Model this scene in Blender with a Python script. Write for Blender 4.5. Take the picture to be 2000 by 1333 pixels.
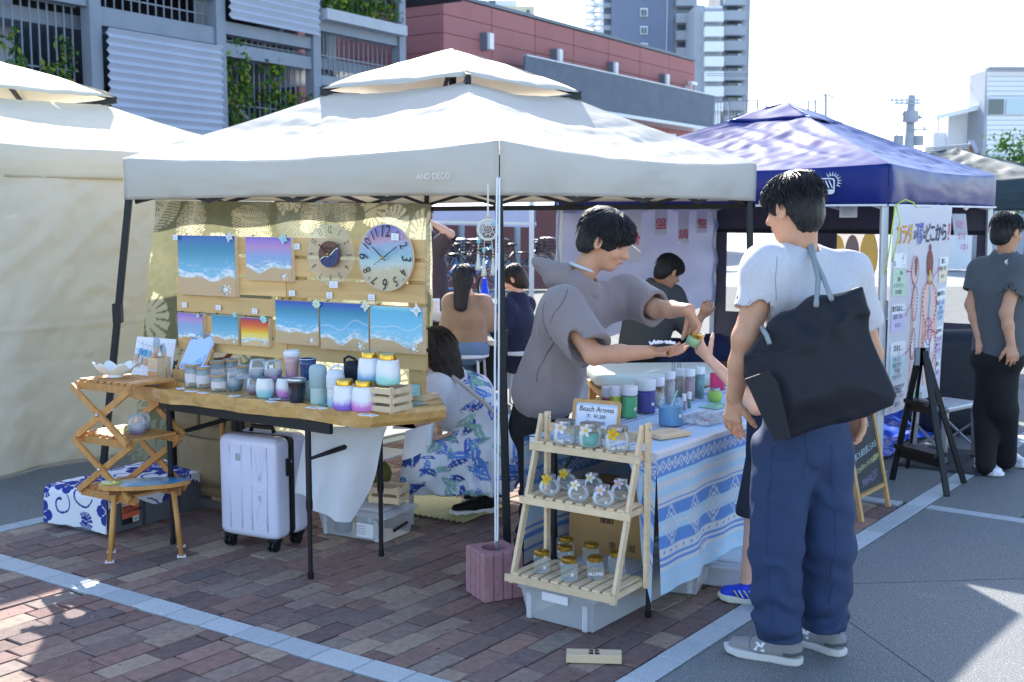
import bpy, bmesh, math, random
import numpy as np
from mathutils import Matrix, Vector, noise as mnoise
R = math.radians
random.seed(11); rng = np.random.default_rng(5)
SC = bpy.context.scene
for o in list(bpy.data.objects): bpy.data.objects.remove(o)

# ------------------------------------------------------------------ camera, sky, sun, exposure
CAM_H, FPX = 1.58, 2250.0
PITCH = math.atan(246.5 / FPX)
cam = bpy.data.cameras.new('camera'); camo = bpy.data.objects.new('camera', cam); SC.collection.objects.link(camo)
cam.lens = 36 * FPX / 2000; cam.sensor_width = 36; cam.clip_end = 3000; cam.clip_start = .05
camo.location = (0, 0, CAM_H); camo.rotation_euler = (R(90) - PITCH, 0, 0)
cam.dof.use_dof = True; cam.dof.focus_distance = 5.0; cam.dof.aperture_fstop = 5.0
SC.camera = camo
SUN_EL, SUN_AZ = R(34), R(-10.5)          # azimuth measured from +Y towards +X
world = bpy.data.worlds.new('World'); SC.world = world; world.use_nodes = True
wn = world.node_tree.nodes; wl = world.node_tree.links
sky = wn.new('ShaderNodeTexSky'); sky.sky_type = 'NISHITA'; sky.sun_disc = False
sky.sun_elevation = SUN_EL; sky.sun_rotation = SUN_AZ; sky.air_density = 1.0; sky.dust_density = .9; sky.ozone_density = 1.6
wl.new(sky.outputs[0], wn['Background'].inputs[0]); wn['Background'].inputs[1].default_value = .15
sun = bpy.data.lights.new('sun', 'SUN'); sun.energy = 4.2; sun.angle = R(.53); sun.color = (1, .95, .87)
suno = bpy.data.objects.new('sun', sun); SC.collection.objects.link(suno)
sd = Vector((math.sin(SUN_AZ) * math.cos(SUN_EL), math.cos(SUN_AZ) * math.cos(SUN_EL), math.sin(SUN_EL)))
suno.rotation_euler = (-sd).to_track_quat('-Z', 'Y').to_euler(); suno.location = (0, 20, 20)
vs = SC.view_settings; vs.view_transform = 'Standard'; vs.look = 'None'; vs.exposure = 1.6; vs.gamma = 1; vs.use_curve_mapping = False
SC.cycles.max_bounces = 10; SC.cycles.transparent_max_bounces = 16; SC.cycles.transmission_bounces = 8
SC.cycles.caustics_reflective = False; SC.cycles.caustics_refractive = False; SC.cycles.sample_clamp_indirect = 6

# ------------------------------------------------------------------ where a sight line meets the ground or a given distance
cp_, sp_ = math.cos(PITCH), math.sin(PITCH)
def ray(u, v):
    x = (u - 1000) / FPX; y = -(v - 666.5) / FPX
    return Vector((x, cp_ + y * sp_, -sp_ + y * cp_))
def G(u, v, z=0.0):
    r = ray(u, v); return Vector((0, 0, CAM_H)) + r * ((z - CAM_H) / r.z)
def W(u, v, d):
    r = ray(u, v); return Vector((0, 0, CAM_H)) + r * (d / r.y)
V = Vector
# ------------------------------------------------------------------ materials
MATS = {}
def _nodes(name):
    m = bpy.data.materials.new(name); m.use_nodes = True
    nt = m.node_tree; return m, nt, nt.nodes, nt.links, nt.nodes['Principled BSDF']
def lin(h):
    h = h.lstrip('#'); c = [int(h[i:i + 2], 16) / 255 for i in (0, 2, 4)]
    return tuple(x / 12.92 if x <= .04045 else ((x + .055) / 1.055) ** 2.4 for x in c)
def mat(name, col=(.5, .5, .5), rough=.6, metal=0, var=0, vscale=8, bump=0, bscale=40, spec=.4, transl=0, alpha=1, attr=None,
        stretch=None, coat=0, trans=0, ior=1.45, sheen=0, rnd=0, detail=4, emit=0):
    """plain procedural surface: colour + noise variation + noise bump; transl = share of light let through cloth"""
    if name in MATS: return MATS[name]
    if isinstance(col, str): col = lin(col)
    m, nt, N, L, b = _nodes(name)
    b.inputs['Base Color'].default_value = (*col, 1); b.inputs['Roughness'].default_value = rough; b.inputs['Metallic'].default_value = metal
    b.inputs['Specular IOR Level'].default_value = spec; b.inputs['Coat Weight'].default_value = coat
    b.inputs['Transmission Weight'].default_value = trans; b.inputs['IOR'].default_value = ior; b.inputs['Sheen Weight'].default_value = sheen
    src = None
    tc = N.new('ShaderNodeTexCoord'); mp = N.new('ShaderNodeMapping'); L.new(tc.outputs['Object'], mp.inputs[0])
    if stretch: mp.inputs['Scale'].default_value = stretch
    if attr:
        a = N.new('ShaderNodeAttribute'); a.attribute_name = attr; src = a.outputs['Color']
    if var or rnd:
        hsv = N.new('ShaderNodeHueSaturation')
        if src: L.new(src, hsv.inputs['Color'])
        else: hsv.inputs['Color'].default_value = (*col, 1)
        val = None
        if var:
            n = N.new('ShaderNodeTexNoise'); n.inputs['Scale'].default_value = vscale; n.inputs['Detail'].default_value = detail
            L.new(mp.outputs[0], n.inputs['Vector'])
            r = N.new('ShaderNodeMapRange'); r.inputs['From Min'].default_value = .3; r.inputs['From Max'].default_value = .7
            r.inputs['To Min'].default_value = 1 - var; r.inputs['To Max'].default_value = 1 + var
            L.new(n.outputs['Fac'], r.inputs['Value']); val = r.outputs[0]
        if rnd:
            oi = N.new('ShaderNodeObjectInfo'); r2 = N.new('ShaderNodeMapRange')
            r2.inputs['To Min'].default_value = 1 - rnd; r2.inputs['To Max'].default_value = 1 + rnd
            L.new(oi.outputs['Random'], r2.inputs['Value'])
            if val:
                mu = N.new('ShaderNodeMath'); mu.operation = 'MULTIPLY'; L.new(val, mu.inputs[0]); L.new(r2.outputs[0], mu.inputs[1]); val = mu.outputs[0]
            else: val = r2.outputs[0]
        L.new(val, hsv.inputs['Value']); src = hsv.outputs[0]
    if src: L.new(src, b.inputs['Base Color'])
    if bump:
        n2 = N.new('ShaderNodeTexNoise'); n2.inputs['Scale'].default_value = bscale; n2.inputs['Detail'].default_value = 5
        L.new(mp.outputs[0], n2.inputs['Vector'])
        bp = N.new('ShaderNodeBump'); bp.inputs['Strength'].default_value = bump; bp.inputs['Distance'].default_value = .01
        L.new(n2.outputs['Fac'], bp.inputs['Height']); L.new(bp.outputs[0], b.inputs['Normal'])
    out = N['Material Output']; sh = b.outputs[0]
    if transl:
        t = N.new('ShaderNodeBsdfTranslucent'); t.inputs[0].default_value = (*col, 1)
        if src: L.new(src, t.inputs[0])
        mx = N.new('ShaderNodeMixShader'); mx.inputs[0].default_value = transl
        L.new(sh, mx.inputs[1]); L.new(t.outputs[0], mx.inputs[2]); sh = mx.outputs[0]
    if alpha < 1:
        t = N.new('ShaderNodeBsdfTransparent'); mx = N.new('ShaderNodeMixShader'); mx.inputs[0].default_value = alpha
        fr = N.new('ShaderNodeFresnel'); fr.inputs[0].default_value = 1.35
        ad = N.new('ShaderNodeMath'); ad.operation = 'ADD'; ad.use_clamp = True; ad.inputs[1].default_value = alpha; L.new(fr.outputs[0], ad.inputs[0])
        L.new(ad.outputs[0], mx.inputs[0]); L.new(t.outputs[0], mx.inputs[1]); L.new(sh, mx.inputs[2]); sh = mx.outputs[0]
    L.new(sh, out.inputs['Surface'])
    MATS[name] = m; return m
def wood(name, col, rough=.55, scale=1.0, axis=0, contrast=.25, coat=0):
    """wood with grain lines along one local axis"""
    if name in MATS: return MATS[name]
    if isinstance(col, str): col = lin(col)
    m, nt, N, L, b = _nodes(name)
    tc = N.new('ShaderNodeTexCoord'); mp = N.new('ShaderNodeMapping'); L.new(tc.outputs['Object'], mp.inputs[0])
    s = [34 * scale] * 3; s[axis] = 2.2 * scale; mp.inputs['Scale'].default_value = s
    oi = N.new('ShaderNodeObjectInfo'); ad = N.new('ShaderNodeVectorMath'); ad.operation = 'ADD'
    cm = N.new('ShaderNodeCombineXYZ'); ml = N.new('ShaderNodeMath'); ml.operation = 'MULTIPLY'; ml.inputs[1].default_value = 50
    L.new(oi.outputs['Random'], ml.inputs[0]); L.new(ml.outputs[0], cm.inputs[0]); L.new(ml.outputs[0], cm.inputs[1])
    L.new(mp.outputs[0], ad.inputs[0]); L.new(cm.outputs[0], ad.inputs[1])
    n = N.new('ShaderNodeTexNoise'); n.inputs['Scale'].default_value = 1; n.inputs['Detail'].default_value = 5; n.inputs['Distortion'].default_value = .6
    L.new(ad.outputs[0], n.inputs['Vector'])
    rp = N.new('ShaderNodeValToRGB'); c0 = tuple(c * (1 - contrast) for c in col); c1 = tuple(min(1, c * (1 + contrast)) for c in col)
    rp.color_ramp.elements[0].color = (*c0, 1); rp.color_ramp.elements[1].color = (*c1, 1)
    rp.color_ramp.elements[0].position = .3; rp.color_ramp.elements[1].position = .7
    L.new(n.outputs['Fac'], rp.inputs[0])
    hsv = N.new('ShaderNodeHueSaturation'); r2 = N.new('ShaderNodeMapRange'); r2.inputs['To Min'].default_value = .88; r2.inputs['To Max'].default_value = 1.1
    L.new(oi.outputs['Random'], r2.inputs['Value']); L.new(r2.outputs[0], hsv.inputs['Value']); L.new(rp.outputs[0], hsv.inputs['Color'])
    L.new(hsv.outputs[0], b.inputs['Base Color']); b.inputs['Roughness'].default_value = rough; b.inputs['Coat Weight'].default_value = coat
    bp = N.new('ShaderNodeBump'); bp.inputs['Strength'].default_value = .12; bp.inputs['Distance'].default_value = .004
    L.new(n.outputs['Fac'], bp.inputs['Height']); L.new(bp.outputs[0], b.inputs['Normal'])
    MATS[name] = m; return m
def ramp_mat(name, stops, attr=None, rough=.7, nscale=30, bump=.3, bscale=120, mixn=.35, speck=None):
    """colour picked from a ramp by object random (or an attribute), broken up with noise"""
    if name in MATS: return MATS[name]
    m, nt, N, L, b = _nodes(name)
    rp = N.new('ShaderNodeValToRGB'); cr = rp.color_ramp; cr.interpolation = 'LINEAR'
    while len(cr.elements) < len(stops): cr.elements.new(.5)
    for e, (p, c) in zip(cr.elements, stops): e.position = p; e.color = (*(lin(c) if isinstance(c, str) else c), 1)
    if attr: a = N.new('ShaderNodeAttribute'); a.attribute_name = attr; fac = a.outputs['Fac']
    else: a = N.new('ShaderNodeObjectInfo'); fac = a.outputs['Random']
    geo = N.new('ShaderNodeNewGeometry')
    n = N.new('ShaderNodeTexNoise'); n.inputs['Scale'].default_value = nscale; n.inputs['Detail'].default_value = 6; n.inputs['Roughness'].default_value = .65
    L.new(geo.outputs['Position'], n.inputs['Vector'])
    r = N.new('ShaderNodeMapRange'); r.inputs['From Min'].default_value = .25; r.inputs['From Max'].default_value = .75; r.inputs['To Min'].default_value = 1 - mixn; r.inputs['To Max'].default_value = 1 + mixn
    L.new(n.outputs['Fac'], r.inputs['Value'])
    hsv = N.new('ShaderNodeHueSaturation'); L.new(fac, rp.inputs[0]); L.new(rp.outputs[0], hsv.inputs['Color']); L.new(r.outputs[0], hsv.inputs['Value'])
    src = hsv.outputs[0]
    if speck:
        n3 = N.new('ShaderNodeTexNoise'); n3.inputs['Scale'].default_value = speck[0]; n3.inputs['Detail'].default_value = 3
        L.new(geo.outputs['Position'], n3.inputs['Vector'])
        r3 = N.new('ShaderNodeMapRange'); r3.inputs['From Min'].default_value = speck[1]; r3.inputs['From Max'].default_value = speck[1] + .06
        L.new(n3.outputs['Fac'], r3.inputs['Value'])
        mx = N.new('ShaderNodeMix'); mx.data_type = 'RGBA'; L.new(r3.outputs[0], mx.inputs[0]); L.new(src, mx.inputs[6]); mx.inputs[7].default_value = (*speck[2], 1); src = mx.outputs[2]
    L.new(src, b.inputs['Base Color']); b.inputs['Roughness'].default_value = rough; b.inputs['Specular IOR Level'].default_value = .3
    n2 = N.new('ShaderNodeTexNoise'); n2.inputs['Scale'].default_value = bscale; n2.inputs['Detail'].default_value = 5; L.new(geo.outputs['Position'], n2.inputs['Vector'])
    bp = N.new('ShaderNodeBump'); bp.inputs['Strength'].default_value = bump; bp.inputs['Distance'].default_value = .004
    L.new(n2.outputs['Fac'], bp.inputs['Height']); L.new(bp.outputs[0], b.inputs['Normal'])
    MATS[name] = m; return m

# ------------------------------------------------------------------ mesh building
COL = SC.collection
def basis(z, x=None):
    z = V(z).normalized(); x = V(x) if x is not None else (V((0, 0, 1)) if abs(z.z) < .95 else V((1, 0, 0)))
    y = z.cross(x).normalized(); x = y.cross(z).normalized(); return x, y, z
class MB:
    def __init__(s): s.v = []; s.f = []; s.c = None
    def add(s, vs, fs):
        k = len(s.v); s.v += [tuple(p) for p in vs]; s.f += [tuple(i + k for i in f) for f in fs]; return s
    def box(s, c, d, rz=0, M=None):
        x, y, z = d[0] / 2, d[1] / 2, d[2] / 2
        ps = [V((a * x, b * y, e * z)) for a in (-1, 1) for b in (-1, 1) for e in (-1, 1)]
        m = M if M is not None else Matrix.Rotation(rz, 3, 'Z')
        return s.add([m @ p + V(c) for p in ps], [(0, 1, 3, 2), (4, 6, 7, 5), (0, 4, 5, 1), (2, 3, 7, 6), (0, 2, 6, 4), (1, 5, 7, 3)])
    def bar(s, a, b, w, h=None, up=None):
        a, b = V(a), V(b); h = h or w; x, y, z = basis(b - a, up)
        M = Matrix((y, x, z)).transposed()      # y = side (w), x = up (h)
        return s.box((a + b) / 2, (w, h, (b - a).length), M=M)
    def tube(s, pts, r, n=10, cap=True):
        pts = [V(p) for p in pts]; rs = r if isinstance(r, (list, tuple)) else [r] * len(pts); vs = []; fs = []
        px = None
        for i, p in enumerate(pts):
            t = (pts[min(i + 1, len(pts) - 1)] - pts[max(i - 1, 0)])
            x, y, z = basis(t, px); px = x
            for k in range(n):
                a = 2 * math.pi * k / n; vs.append(p + (x * math.cos(a) + y * math.sin(a)) * rs[i])
        for i in range(len(pts) - 1):
            for k in range(n): fs.append((i * n + k, i * n + (k + 1) % n, (i + 1) * n + (k + 1) % n, (i + 1) * n + k))
        if cap: fs += [tuple(range(n))[::-1], tuple(range((len(pts) - 1) * n, len(pts) * n))]
        return s.add(vs, fs)
    def lathe(s, prof, n=24, c=(0, 0, 0), sx=1, sy=1, M=None):
        vs = []; fs = []; c = V(c)
        for r, z in prof:
            for k in range(n):
                a = 2 * math.pi * k / n; p = V((r * math.cos(a) * sx, r * math.sin(a) * sy, z)); vs.append((M @ p if M else p) + c)
        m = len(prof)
        for i in range(m - 1):
            for k in range(n): fs.append((i * n + k, i * n + (k + 1) % n, (i + 1) * n + (k + 1) % n, (i + 1) * n + k))
        if prof[0][0] > 1e-6: fs.append(tuple(range(n))[::-1])
        if prof[-1][0] > 1e-6: fs.append(tuple(range((m - 1) * n, m * n)))
        return s.add(vs, fs)
    def shell(s, prof, n=24, c=(0, 0, 0), sx=1, sy=1):   # open lathe, no caps
        k = len(s.f); s.lathe(prof, n, c, sx, sy); s.f = s.f[:k + (len(prof) - 1) * n]; return s
    def prism(s, poly, z0, z1, M=None, c=(0, 0, 0)):
        n = len(poly); c = V(c)
        vs = [V((x, y, z0)) for x, y in poly] + [V((x, y, z1)) for x, y in poly]
        if M is not None: vs = [M @ p for p in vs]
        return s.add([p + c for p in vs], [tuple(range(n))[::-1], tuple(range(n, 2 * n))] + [(i, (i + 1) % n, (i + 1) % n + n, i + n) for i in range(n)])
    def grid(s, fn, nu, nv, closed_u=False):
        vs = [fn(i / nu, j / nv) for j in range(nv + 1) for i in range(nu + (0 if closed_u else 1))]
        w = nu if closed_u else nu + 1
        fs = [(j * w + i, j * w + (i + 1) % w, (j + 1) * w + (i + 1) % w, (j + 1) * w + i) for j in range(nv) for i in range(nu)]
        return s.add(vs, fs)
    def ball(s, c, r, n=10, m=6, sx=1, sy=1, sz=1):
        return s.lathe([(max(1e-5, r * math.sin(math.pi * i / m)), -r * sz * math.cos(math.pi * i / m)) for i in range(m + 1)], n, c, sx, sy)
    def quad(s, a, b, c, d): return s.add([a, b, c, d], [(0, 1, 2, 3)])
    def mesh(s, name, smooth=False):
        me = bpy.data.meshes.new(name); me.from_pydata(s.v, [], s.f); me.validate(); me.update()
        if smooth: me.polygons.foreach_set('use_smooth', [True] * len(me.polygons))
        return me
    def build(s, name, m, parent=None, smooth=False, bevel=0, thick=0, sub=0, color=None, auto=None, label=None, off=0):
        me = s.mesh(name, smooth or auto)
        bm = bmesh.new(); bm.from_mesh(me); bmesh.ops.recalc_face_normals(bm, faces=bm.faces); bm.to_mesh(me); bm.free()
        if color is not None: set_color(me, color)
        if auto: me.set_sharp_from_angle(angle=R(auto))
        return obj(name, me, m, parent, bevel, thick, sub, label, off)
def set_color(me, cols, name='print'):
    cols = np.asarray(cols, dtype=np.float32)
    a = me.attributes.new(name, 'FLOAT_COLOR', 'POINT')
    c4 = np.ones((len(me.vertices), 4), np.float32); c4[:, :3] = cols; a.data.foreach_set('color', c4.ravel())
def obj(name, me, m, parent=None, bevel=0, thick=0, sub=0, label=None, off=0):
    o = bpy.data.objects.new(name, me); COL.objects.link(o)
    if m is not None: me.materials.append(MATS[m] if isinstance(m, str) else m)
    if parent is not None: o.parent = parent
    if thick: md = o.modifiers.new('thickness', 'SOLIDIFY'); md.thickness = thick; md.offset = off
    if bevel: md = o.modifiers.new('bevel', 'BEVEL'); md.width = bevel; md.segments = 2; md.limit_method = 'ANGLE'; md.angle_limit = R(40)
    if sub: md = o.modifiers.new('sub', 'SUBSURF'); md.levels = sub; md.render_levels = sub
    if label: o['label'] = label
    return o
def tag(o, label, cat, group=None, kind=None):
    o['label'] = label; o['category'] = cat
    if group: o['group'] = group
    if kind: o['kind'] = kind
    return o
def thing(name, label, cat, loc=(0, 0, 0), rz=0, group=None):
    o = bpy.data.objects.new(name, None); COL.objects.link(o); o.location = loc; o.rotation_euler = (0, 0, rz); o.empty_display_size = .1
    return tag(o, label, cat, group)
def struct(name, o): o['kind'] = 'structure'; return o
def dup(o, parent=None, loc=None, rz=None):
    c = o.copy(); COL.objects.link(c); c.parent = parent
    if loc is not None: c.location = loc
    if rz is not None: c.rotation_euler = (0, 0, rz)
    for ch in list(o.children): dup(ch, c)
    return c
def text_mesh(s, size, align='CENTER', depth=0, shear=0, sx=1, bold=0):
    cu = bpy.data.curves.new('text', 'FONT'); cu.body = s; cu.size = size; cu.align_x = align; cu.align_y = 'CENTER'; cu.extrude = depth; cu.shear = shear; cu.resolution_u = 3; cu.offset = bold
    o = bpy.data.objects.new('text', cu); me = bpy.data.meshes.new_from_object(o); bpy.data.objects.remove(o); bpy.data.curves.remove(cu)
    if sx != 1:
        for v_ in me.vertices: v_.co.x *= sx
    return me
def letters(name, s, size, M, m, parent=None, align='CENTER', sx=1, bold=0, shear=0, bend=None):
    """printed lettering: M is the 4x4 frame (x along the words, y up, z off the surface) in the parent's space"""
    me = text_mesh(s, size, align, 0, shear, sx, bold)
    if bend:
        for v_ in me.vertices: v_.co = bend(v_.co)
    else: me.transform(M)
    me.name = name; return obj(name, me, m, parent)
def frame(o, x, y):
    x = V(x).normalized(); z = x.cross(V(y)).normalized(); y = z.cross(x)
    return Matrix(((x.x, y.x, z.x, o[0]), (x.y, y.y, z.y, o[1]), (x.z, y.z, z.z, o[2]), (0, 0, 0, 1)))
def lerp(a, b, t): return a + (b - a) * t
def vnoise(p, s=1.0): return mnoise.noise(V(p) * s)
# the market's axes: the stall fronts and paving run along these
TH = R(54); E1 = V((math.cos(TH), math.sin(TH), 0)); E2 = V((-math.sin(TH), math.cos(TH), 0)); UP = V((0, 0, 1))
# ================================================================== GROUND
AX = R(53.2); A1 = V((math.cos(AX), math.sin(AX), 0)); B1 = V((-math.sin(AX), math.cos(AX), 0))
def ab(a, b, z=0): return A1 * a + B1 * b + UP * z
def in_frame(p, m=60):
    q = p - V((0, 0, CAM_H)); zc = q.y * cp_ - q.z * sp_
    if zc < .3: return False
    u = 1000 + FPX * q.x / zc; v = 666.5 - FPX * (q.y * sp_ + q.z * cp_) / zc
    return -m < u < 2000 + m and -m < v < 1333 + m
ramp_mat('far_paving', [(0, '#8d9194'), (1, '#a2a5a6')], nscale=3, mixn=.2, bscale=60, bump=.2, speck=(160, .6, (.18, .18, .18)))
ramp_mat('concrete_aggregate', [(0, '#6a6d6f'), (1, '#797b7c')], nscale=120, mixn=.45, bscale=190, bump=1, speck=(170, .6, (.5, .5, .49)), rough=.8)
ramp_mat('granite', [(0, '#a9b0b6'), (1, '#c3c9cd')], nscale=240, mixn=.3, bscale=300, bump=.7, speck=(420, .58, (.2, .21, .23)), rough=.75)
BR = [(0, '#665654'), (.14, '#8b6c64'), (.28, '#746460'), (.4, '#9a8678'), (.52, '#7c605a'), (.64, '#6b605f'), (.76, '#94756b'), (.88, '#887b72'), (1, '#a8927f')]
ramp_mat('brick', BR, nscale=26, mixn=.3, bscale=150, bump=.8, speck=(46, .665, (.035, .03, .03)), rough=.85)
ramp_mat('brick_far', BR, attr='rnd', nscale=26, mixn=.3, bscale=150, bump=.6, speck=(46, .665, (.035, .03, .03)), rough=.85)
ramp_mat('mossy_bed', [(0, '#3a352c'), (1, '#3a352c')], nscale=20, mixn=.4, bscale=200, bump=.6, speck=(9, .52, (.055, .075, .018)), rough=.95)
mat('joint_sand', '#6f706c', .95, var=.2)
struct('ground', MB().quad((-600, -60, -.06), (600, -60, -.06), (600, 1500, -.06), (-600, 1500, -.06)).build('ground', 'far_paving'))
b_r, b_l, a_far = 1.975, 5.42, 6.22
bed = struct('brick_paving', MB().add([ab(-2, b_r, -.012), ab(a_far, b_r, -.012), ab(a_far, b_l, -.012), ab(-2, b_l, -.012)], [(0, 1, 2, 3)]).build('brick_paving', 'mossy_bed'))
# pale strip that crosses the bricks
S1a, S1b = V((-2.401, 5.261, 0)), V((-.2, 3.767, 0)); S1d = (S1b - S1a).normalized(); S1n = V((S1d.y, -S1d.x, 0))   # S1n points to the camera
def clip(poly, n, k, keep):     # keep the part where dot(n,p)-k has the sign of keep
    out = []
    for i in range(len(poly)):
        p, q = poly[i], poly[(i + 1) % len(poly)]; dp, dq = (n.dot(p) - k) * keep, (n.dot(q) - k) * keep
        if dp >= 0: out.append(p)
        if dp * dq < 0: out.append(p + (q - p) * (dp / (dp - dq)))
    return out
def paver(poly, ch=.003, z0=-.045):     # one stone: sides, small chamfer, top
    c = sum(poly, V()) / len(poly); n = len(poly); r = max((p - c).length for p in poly)
    vs = [p + UP * z0 for p in poly] + [p - UP * ch for p in poly] + [p + (c - p) * (ch * 1.3 / r) for p in poly]
    fs = [(i, (i + 1) % n, (i + 1) % n + n, i + n) for i in range(n)] + [(i + n, (i + 1) % n + n, (i + 1) % n + 2 * n, i + 2 * n) for i in range(n)] + [tuple(range(2 * n, 3 * n))]
    return vs, fs
k1 = S1n.dot(S1a); W1 = .122
bl, bw, gap = .222, .107, .006
bricks = []
nb = int((b_l - b_r - .012) / bw)
for j in range(nb):
    b0 = b_r + .012 + j * bw; off = random.random() * bl if j % 2 else random.random() * .06
    a = -.6 + off
    while a < a_far - .06:
        ln = bl * random.choice((1, 1, 1, 1, .93, .62, 1.0)); a2 = min(a + ln, a_far - .06); w = lambda: random.uniform(-.003, .003)
        poly = [ab(a + w(), b0 + w()), ab(a2 - gap + w(), b0 + w()), ab(a2 - gap + w(), b0 + bw - gap + w()), ab(a + w(), b0 + bw - gap + w())]
        a += ln
        if a2 - a + ln < .04: continue
        for keep, kk in ((-1, k1 - .006), (1, k1 + W1 + .006)):
            q = clip(poly, S1n, kk, keep)
            if len(q) >= 3:
                c = sum(q, V()) / len(q)
                ar = sum((q[i] - c).cross(q[(i + 1) % len(q)] - c).length for i in range(len(q))) / 2
                if ar > .0012 and in_frame(c, 1100): bricks.append((c.length, q, c))
bricks.sort(key=lambda t: t[0])
near = [b for b in bricks if in_frame(b[2], 10)][:300]; nid = {id(b) for b in near}
for d_, q, c in near:
    mb = MB(); vs, fs = paver([p - c for p in q]); mb.add(vs, fs)
    o = obj('brick', mb.mesh('brick'), 'brick', bed); o.location = c + UP * random.uniform(-.0035, .0025); o.rotation_euler = (random.uniform(-.006, .006), random.uniform(-.006, .006), 0)
mb = MB(); rn = []
for b in bricks:
    if id(b) in nid: continue
    vs, fs = paver([p + UP * random.uniform(-.002, .002) for p in b[1]]); mb.add(vs, fs); rn += [random.random()] * len(vs)
o = mb.build('far_bricks', 'brick_far', bed, color=np.repeat(np.array(rn)[:, None], 3, 1)); o['kind'] = 'stuff'
o.data.attributes['print'].name = 'rnd'
def strip(name, p0, d, n, width, length, step, label=None):
    root = struct(name, MB().add([p0 - UP * .014, p0 + d * length - UP * .014, p0 + d * length + n * width - UP * .014, p0 + n * width - UP * .014], [(0, 1, 2, 3)]).build(name, 'mossy_bed'))
    t = 0; i = 0
    while t < length:
        e = min(t + step * random.uniform(.96, 1.04), length)
        q = [p0 + d * (t + .0025) + n * .002, p0 + d * (e - .0025) + n * .002, p0 + d * (e - .0025) + n * (width - .002), p0 + d * (t + .0025) + n * (width - .002)]
        c = sum(q, V()) / 4
        if in_frame(c, 900):
            vs, fs = paver([p - c for p in q]); o = obj('paving_stone', MB().add(vs, fs).mesh('paving_stone'), 'granite', root); o.location = c + UP * (.002 + random.uniform(-.001, .0015))
        t = e
    return root
strip('granite_strip', S1a - S1d * .5, S1d, S1n, W1, 3.7, .2)
strip('granite_border', ab(1.2, b_r + .004), A1, -B1, .108, 9.5, .21)
strip('granite_cross_border', ab(a_far, b_r - .11), -B1, A1, .09, 5, .6)
strip('granite_cross_border', ab(a_far - .02, b_r + .03), B1, A1, .1, 3.6, .3)
strip('granite_back_border', ab(1, b_l + .11), A1, -B1, .106, 5.5, .3)
# big concrete slabs right of the border, joints as gaps
slabs = struct('concrete_paving', MB().quad((-9, -2, -.03), (12, -2, -.03), (12, 26, -.03), (-9, 26, -.03)).build('concrete_paving', 'joint_sand'))
def slab(poly):
    c = sum(poly, V()) / len(poly); vs, fs = paver([p - c + (c - p).normalized() * .006 for p in poly], .002); o = obj('concrete_slab', MB().add(vs, fs).mesh('concrete_slab'), 'concrete_aggregate', slabs); o.location = c
br2 = b_r - .108
J1a, J1b = G(1600, 1142), G(2200, 1124); J2a, J2b = G(1600, 1173), G(1900, 1387)
big = [ab(-1.5, br2), ab(a_far, br2), ab(a_far, -6), ab(-1.5, -6)]
n1 = V((J1b - J1a).yx.to_3d()); n1 = V((-(J1b - J1a).y, (J1b - J1a).x, 0)).normalized(); kk1 = n1.dot(J1a)
n2 = V((-(J2b - J2a).y, (J2b - J2a).x, 0)).normalized(); kk2 = n2.dot(J2a)
slab(clip(big, n1, kk1, 1)); low = clip(big, n1, kk1, -1); slab(clip(low, n2, kk2, 1)); slab(clip(low, n2, kk2, -1))
for i in range(4):
    for j in range(-5, 8):
        a0 = a_far + .09 + i * 2.4; b0 = -5 + j * 1.6
        if a0 > 9.5 and j % 2: continue
        slab([ab(a0, b0), ab(a0 + 2.4, b0), ab(a0 + 2.4, b0 + 1.6), ab(a0, b0 + 1.6)])
for i in range(5): slab([ab(-1 + i * 1.5, b_l + .11), ab(.5 + i * 1.5, b_l + .11), ab(.5 + i * 1.5, b_l + 4), ab(-1 + i * 1.5, b_l + 4)])

# ================================================================== FAR BUILDINGS
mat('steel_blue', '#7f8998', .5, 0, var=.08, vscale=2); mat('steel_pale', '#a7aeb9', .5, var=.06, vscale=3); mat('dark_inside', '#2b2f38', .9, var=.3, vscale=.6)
mat('corrugated', '#b4bccd', .35, .0, var=.05, vscale=1.5, spec=.5); mat('red_panel', '#a26a6a', .7, var=.04, vscale=.8, rnd=.05); mat('red_panel_dark', '#7a5052', .7, rnd=.04)
mat('joint_dark', '#5a3534', .9); mat('grey_screen', '#6b7480', .5, var=.1, vscale=.4); mat('light_metal', '#c3cad2', .4, .3); mat('white_paint', '#e4e6e8', .55)
mat('tower_slate_hazed', '#727d94', .7, var=.05, vscale=.1); mat('tower_grey', '#9ea5b0', .7, var=.05, vscale=.1); mat('tower_white', '#dfe4ea', .6); mat('tower_cream', '#d9d3b8', .7)  # slate tower's base is paled: distance haze put into its colour
mat('pane', '#3d4a58', .08, spec=.8); mat('pane_light', '#a7bcc9', .1, spec=.8); mat('leaf', '#45692f', .6, var=.35, vscale=5, transl=.35); mat('leaf_yellow', '#8b9a2f', .6, var=.3, vscale=5, transl=.35)
mat('bark', '#4d3d2c', .9, bump=.5)
class Face:
    def __init__(s, x, y, ang): s.o = V((x, y, 0)); s.d = V((math.cos(R(ang)), math.sin(R(ang)), 0)); s.n = V((s.d.y, -s.d.x, 0))
    def P(s, t, z, n=0): return s.o + s.d * t + s.n * n + UP * z
    def box(s, mb, t0, t1, z0, z1, n0, n1):
        M = Matrix((s.d, s.n, UP)).transposed(); c = s.P((t0 + t1) / 2, (z0 + z1) / 2, (n0 + n1) / 2)
        return mb.box(c, (abs(t1 - t0), abs(n1 - n0), abs(z1 - z0)), M=M)
    def b(s, name, m, par, *a): return s.box(MB(), *a).build(name, m, par)
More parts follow.
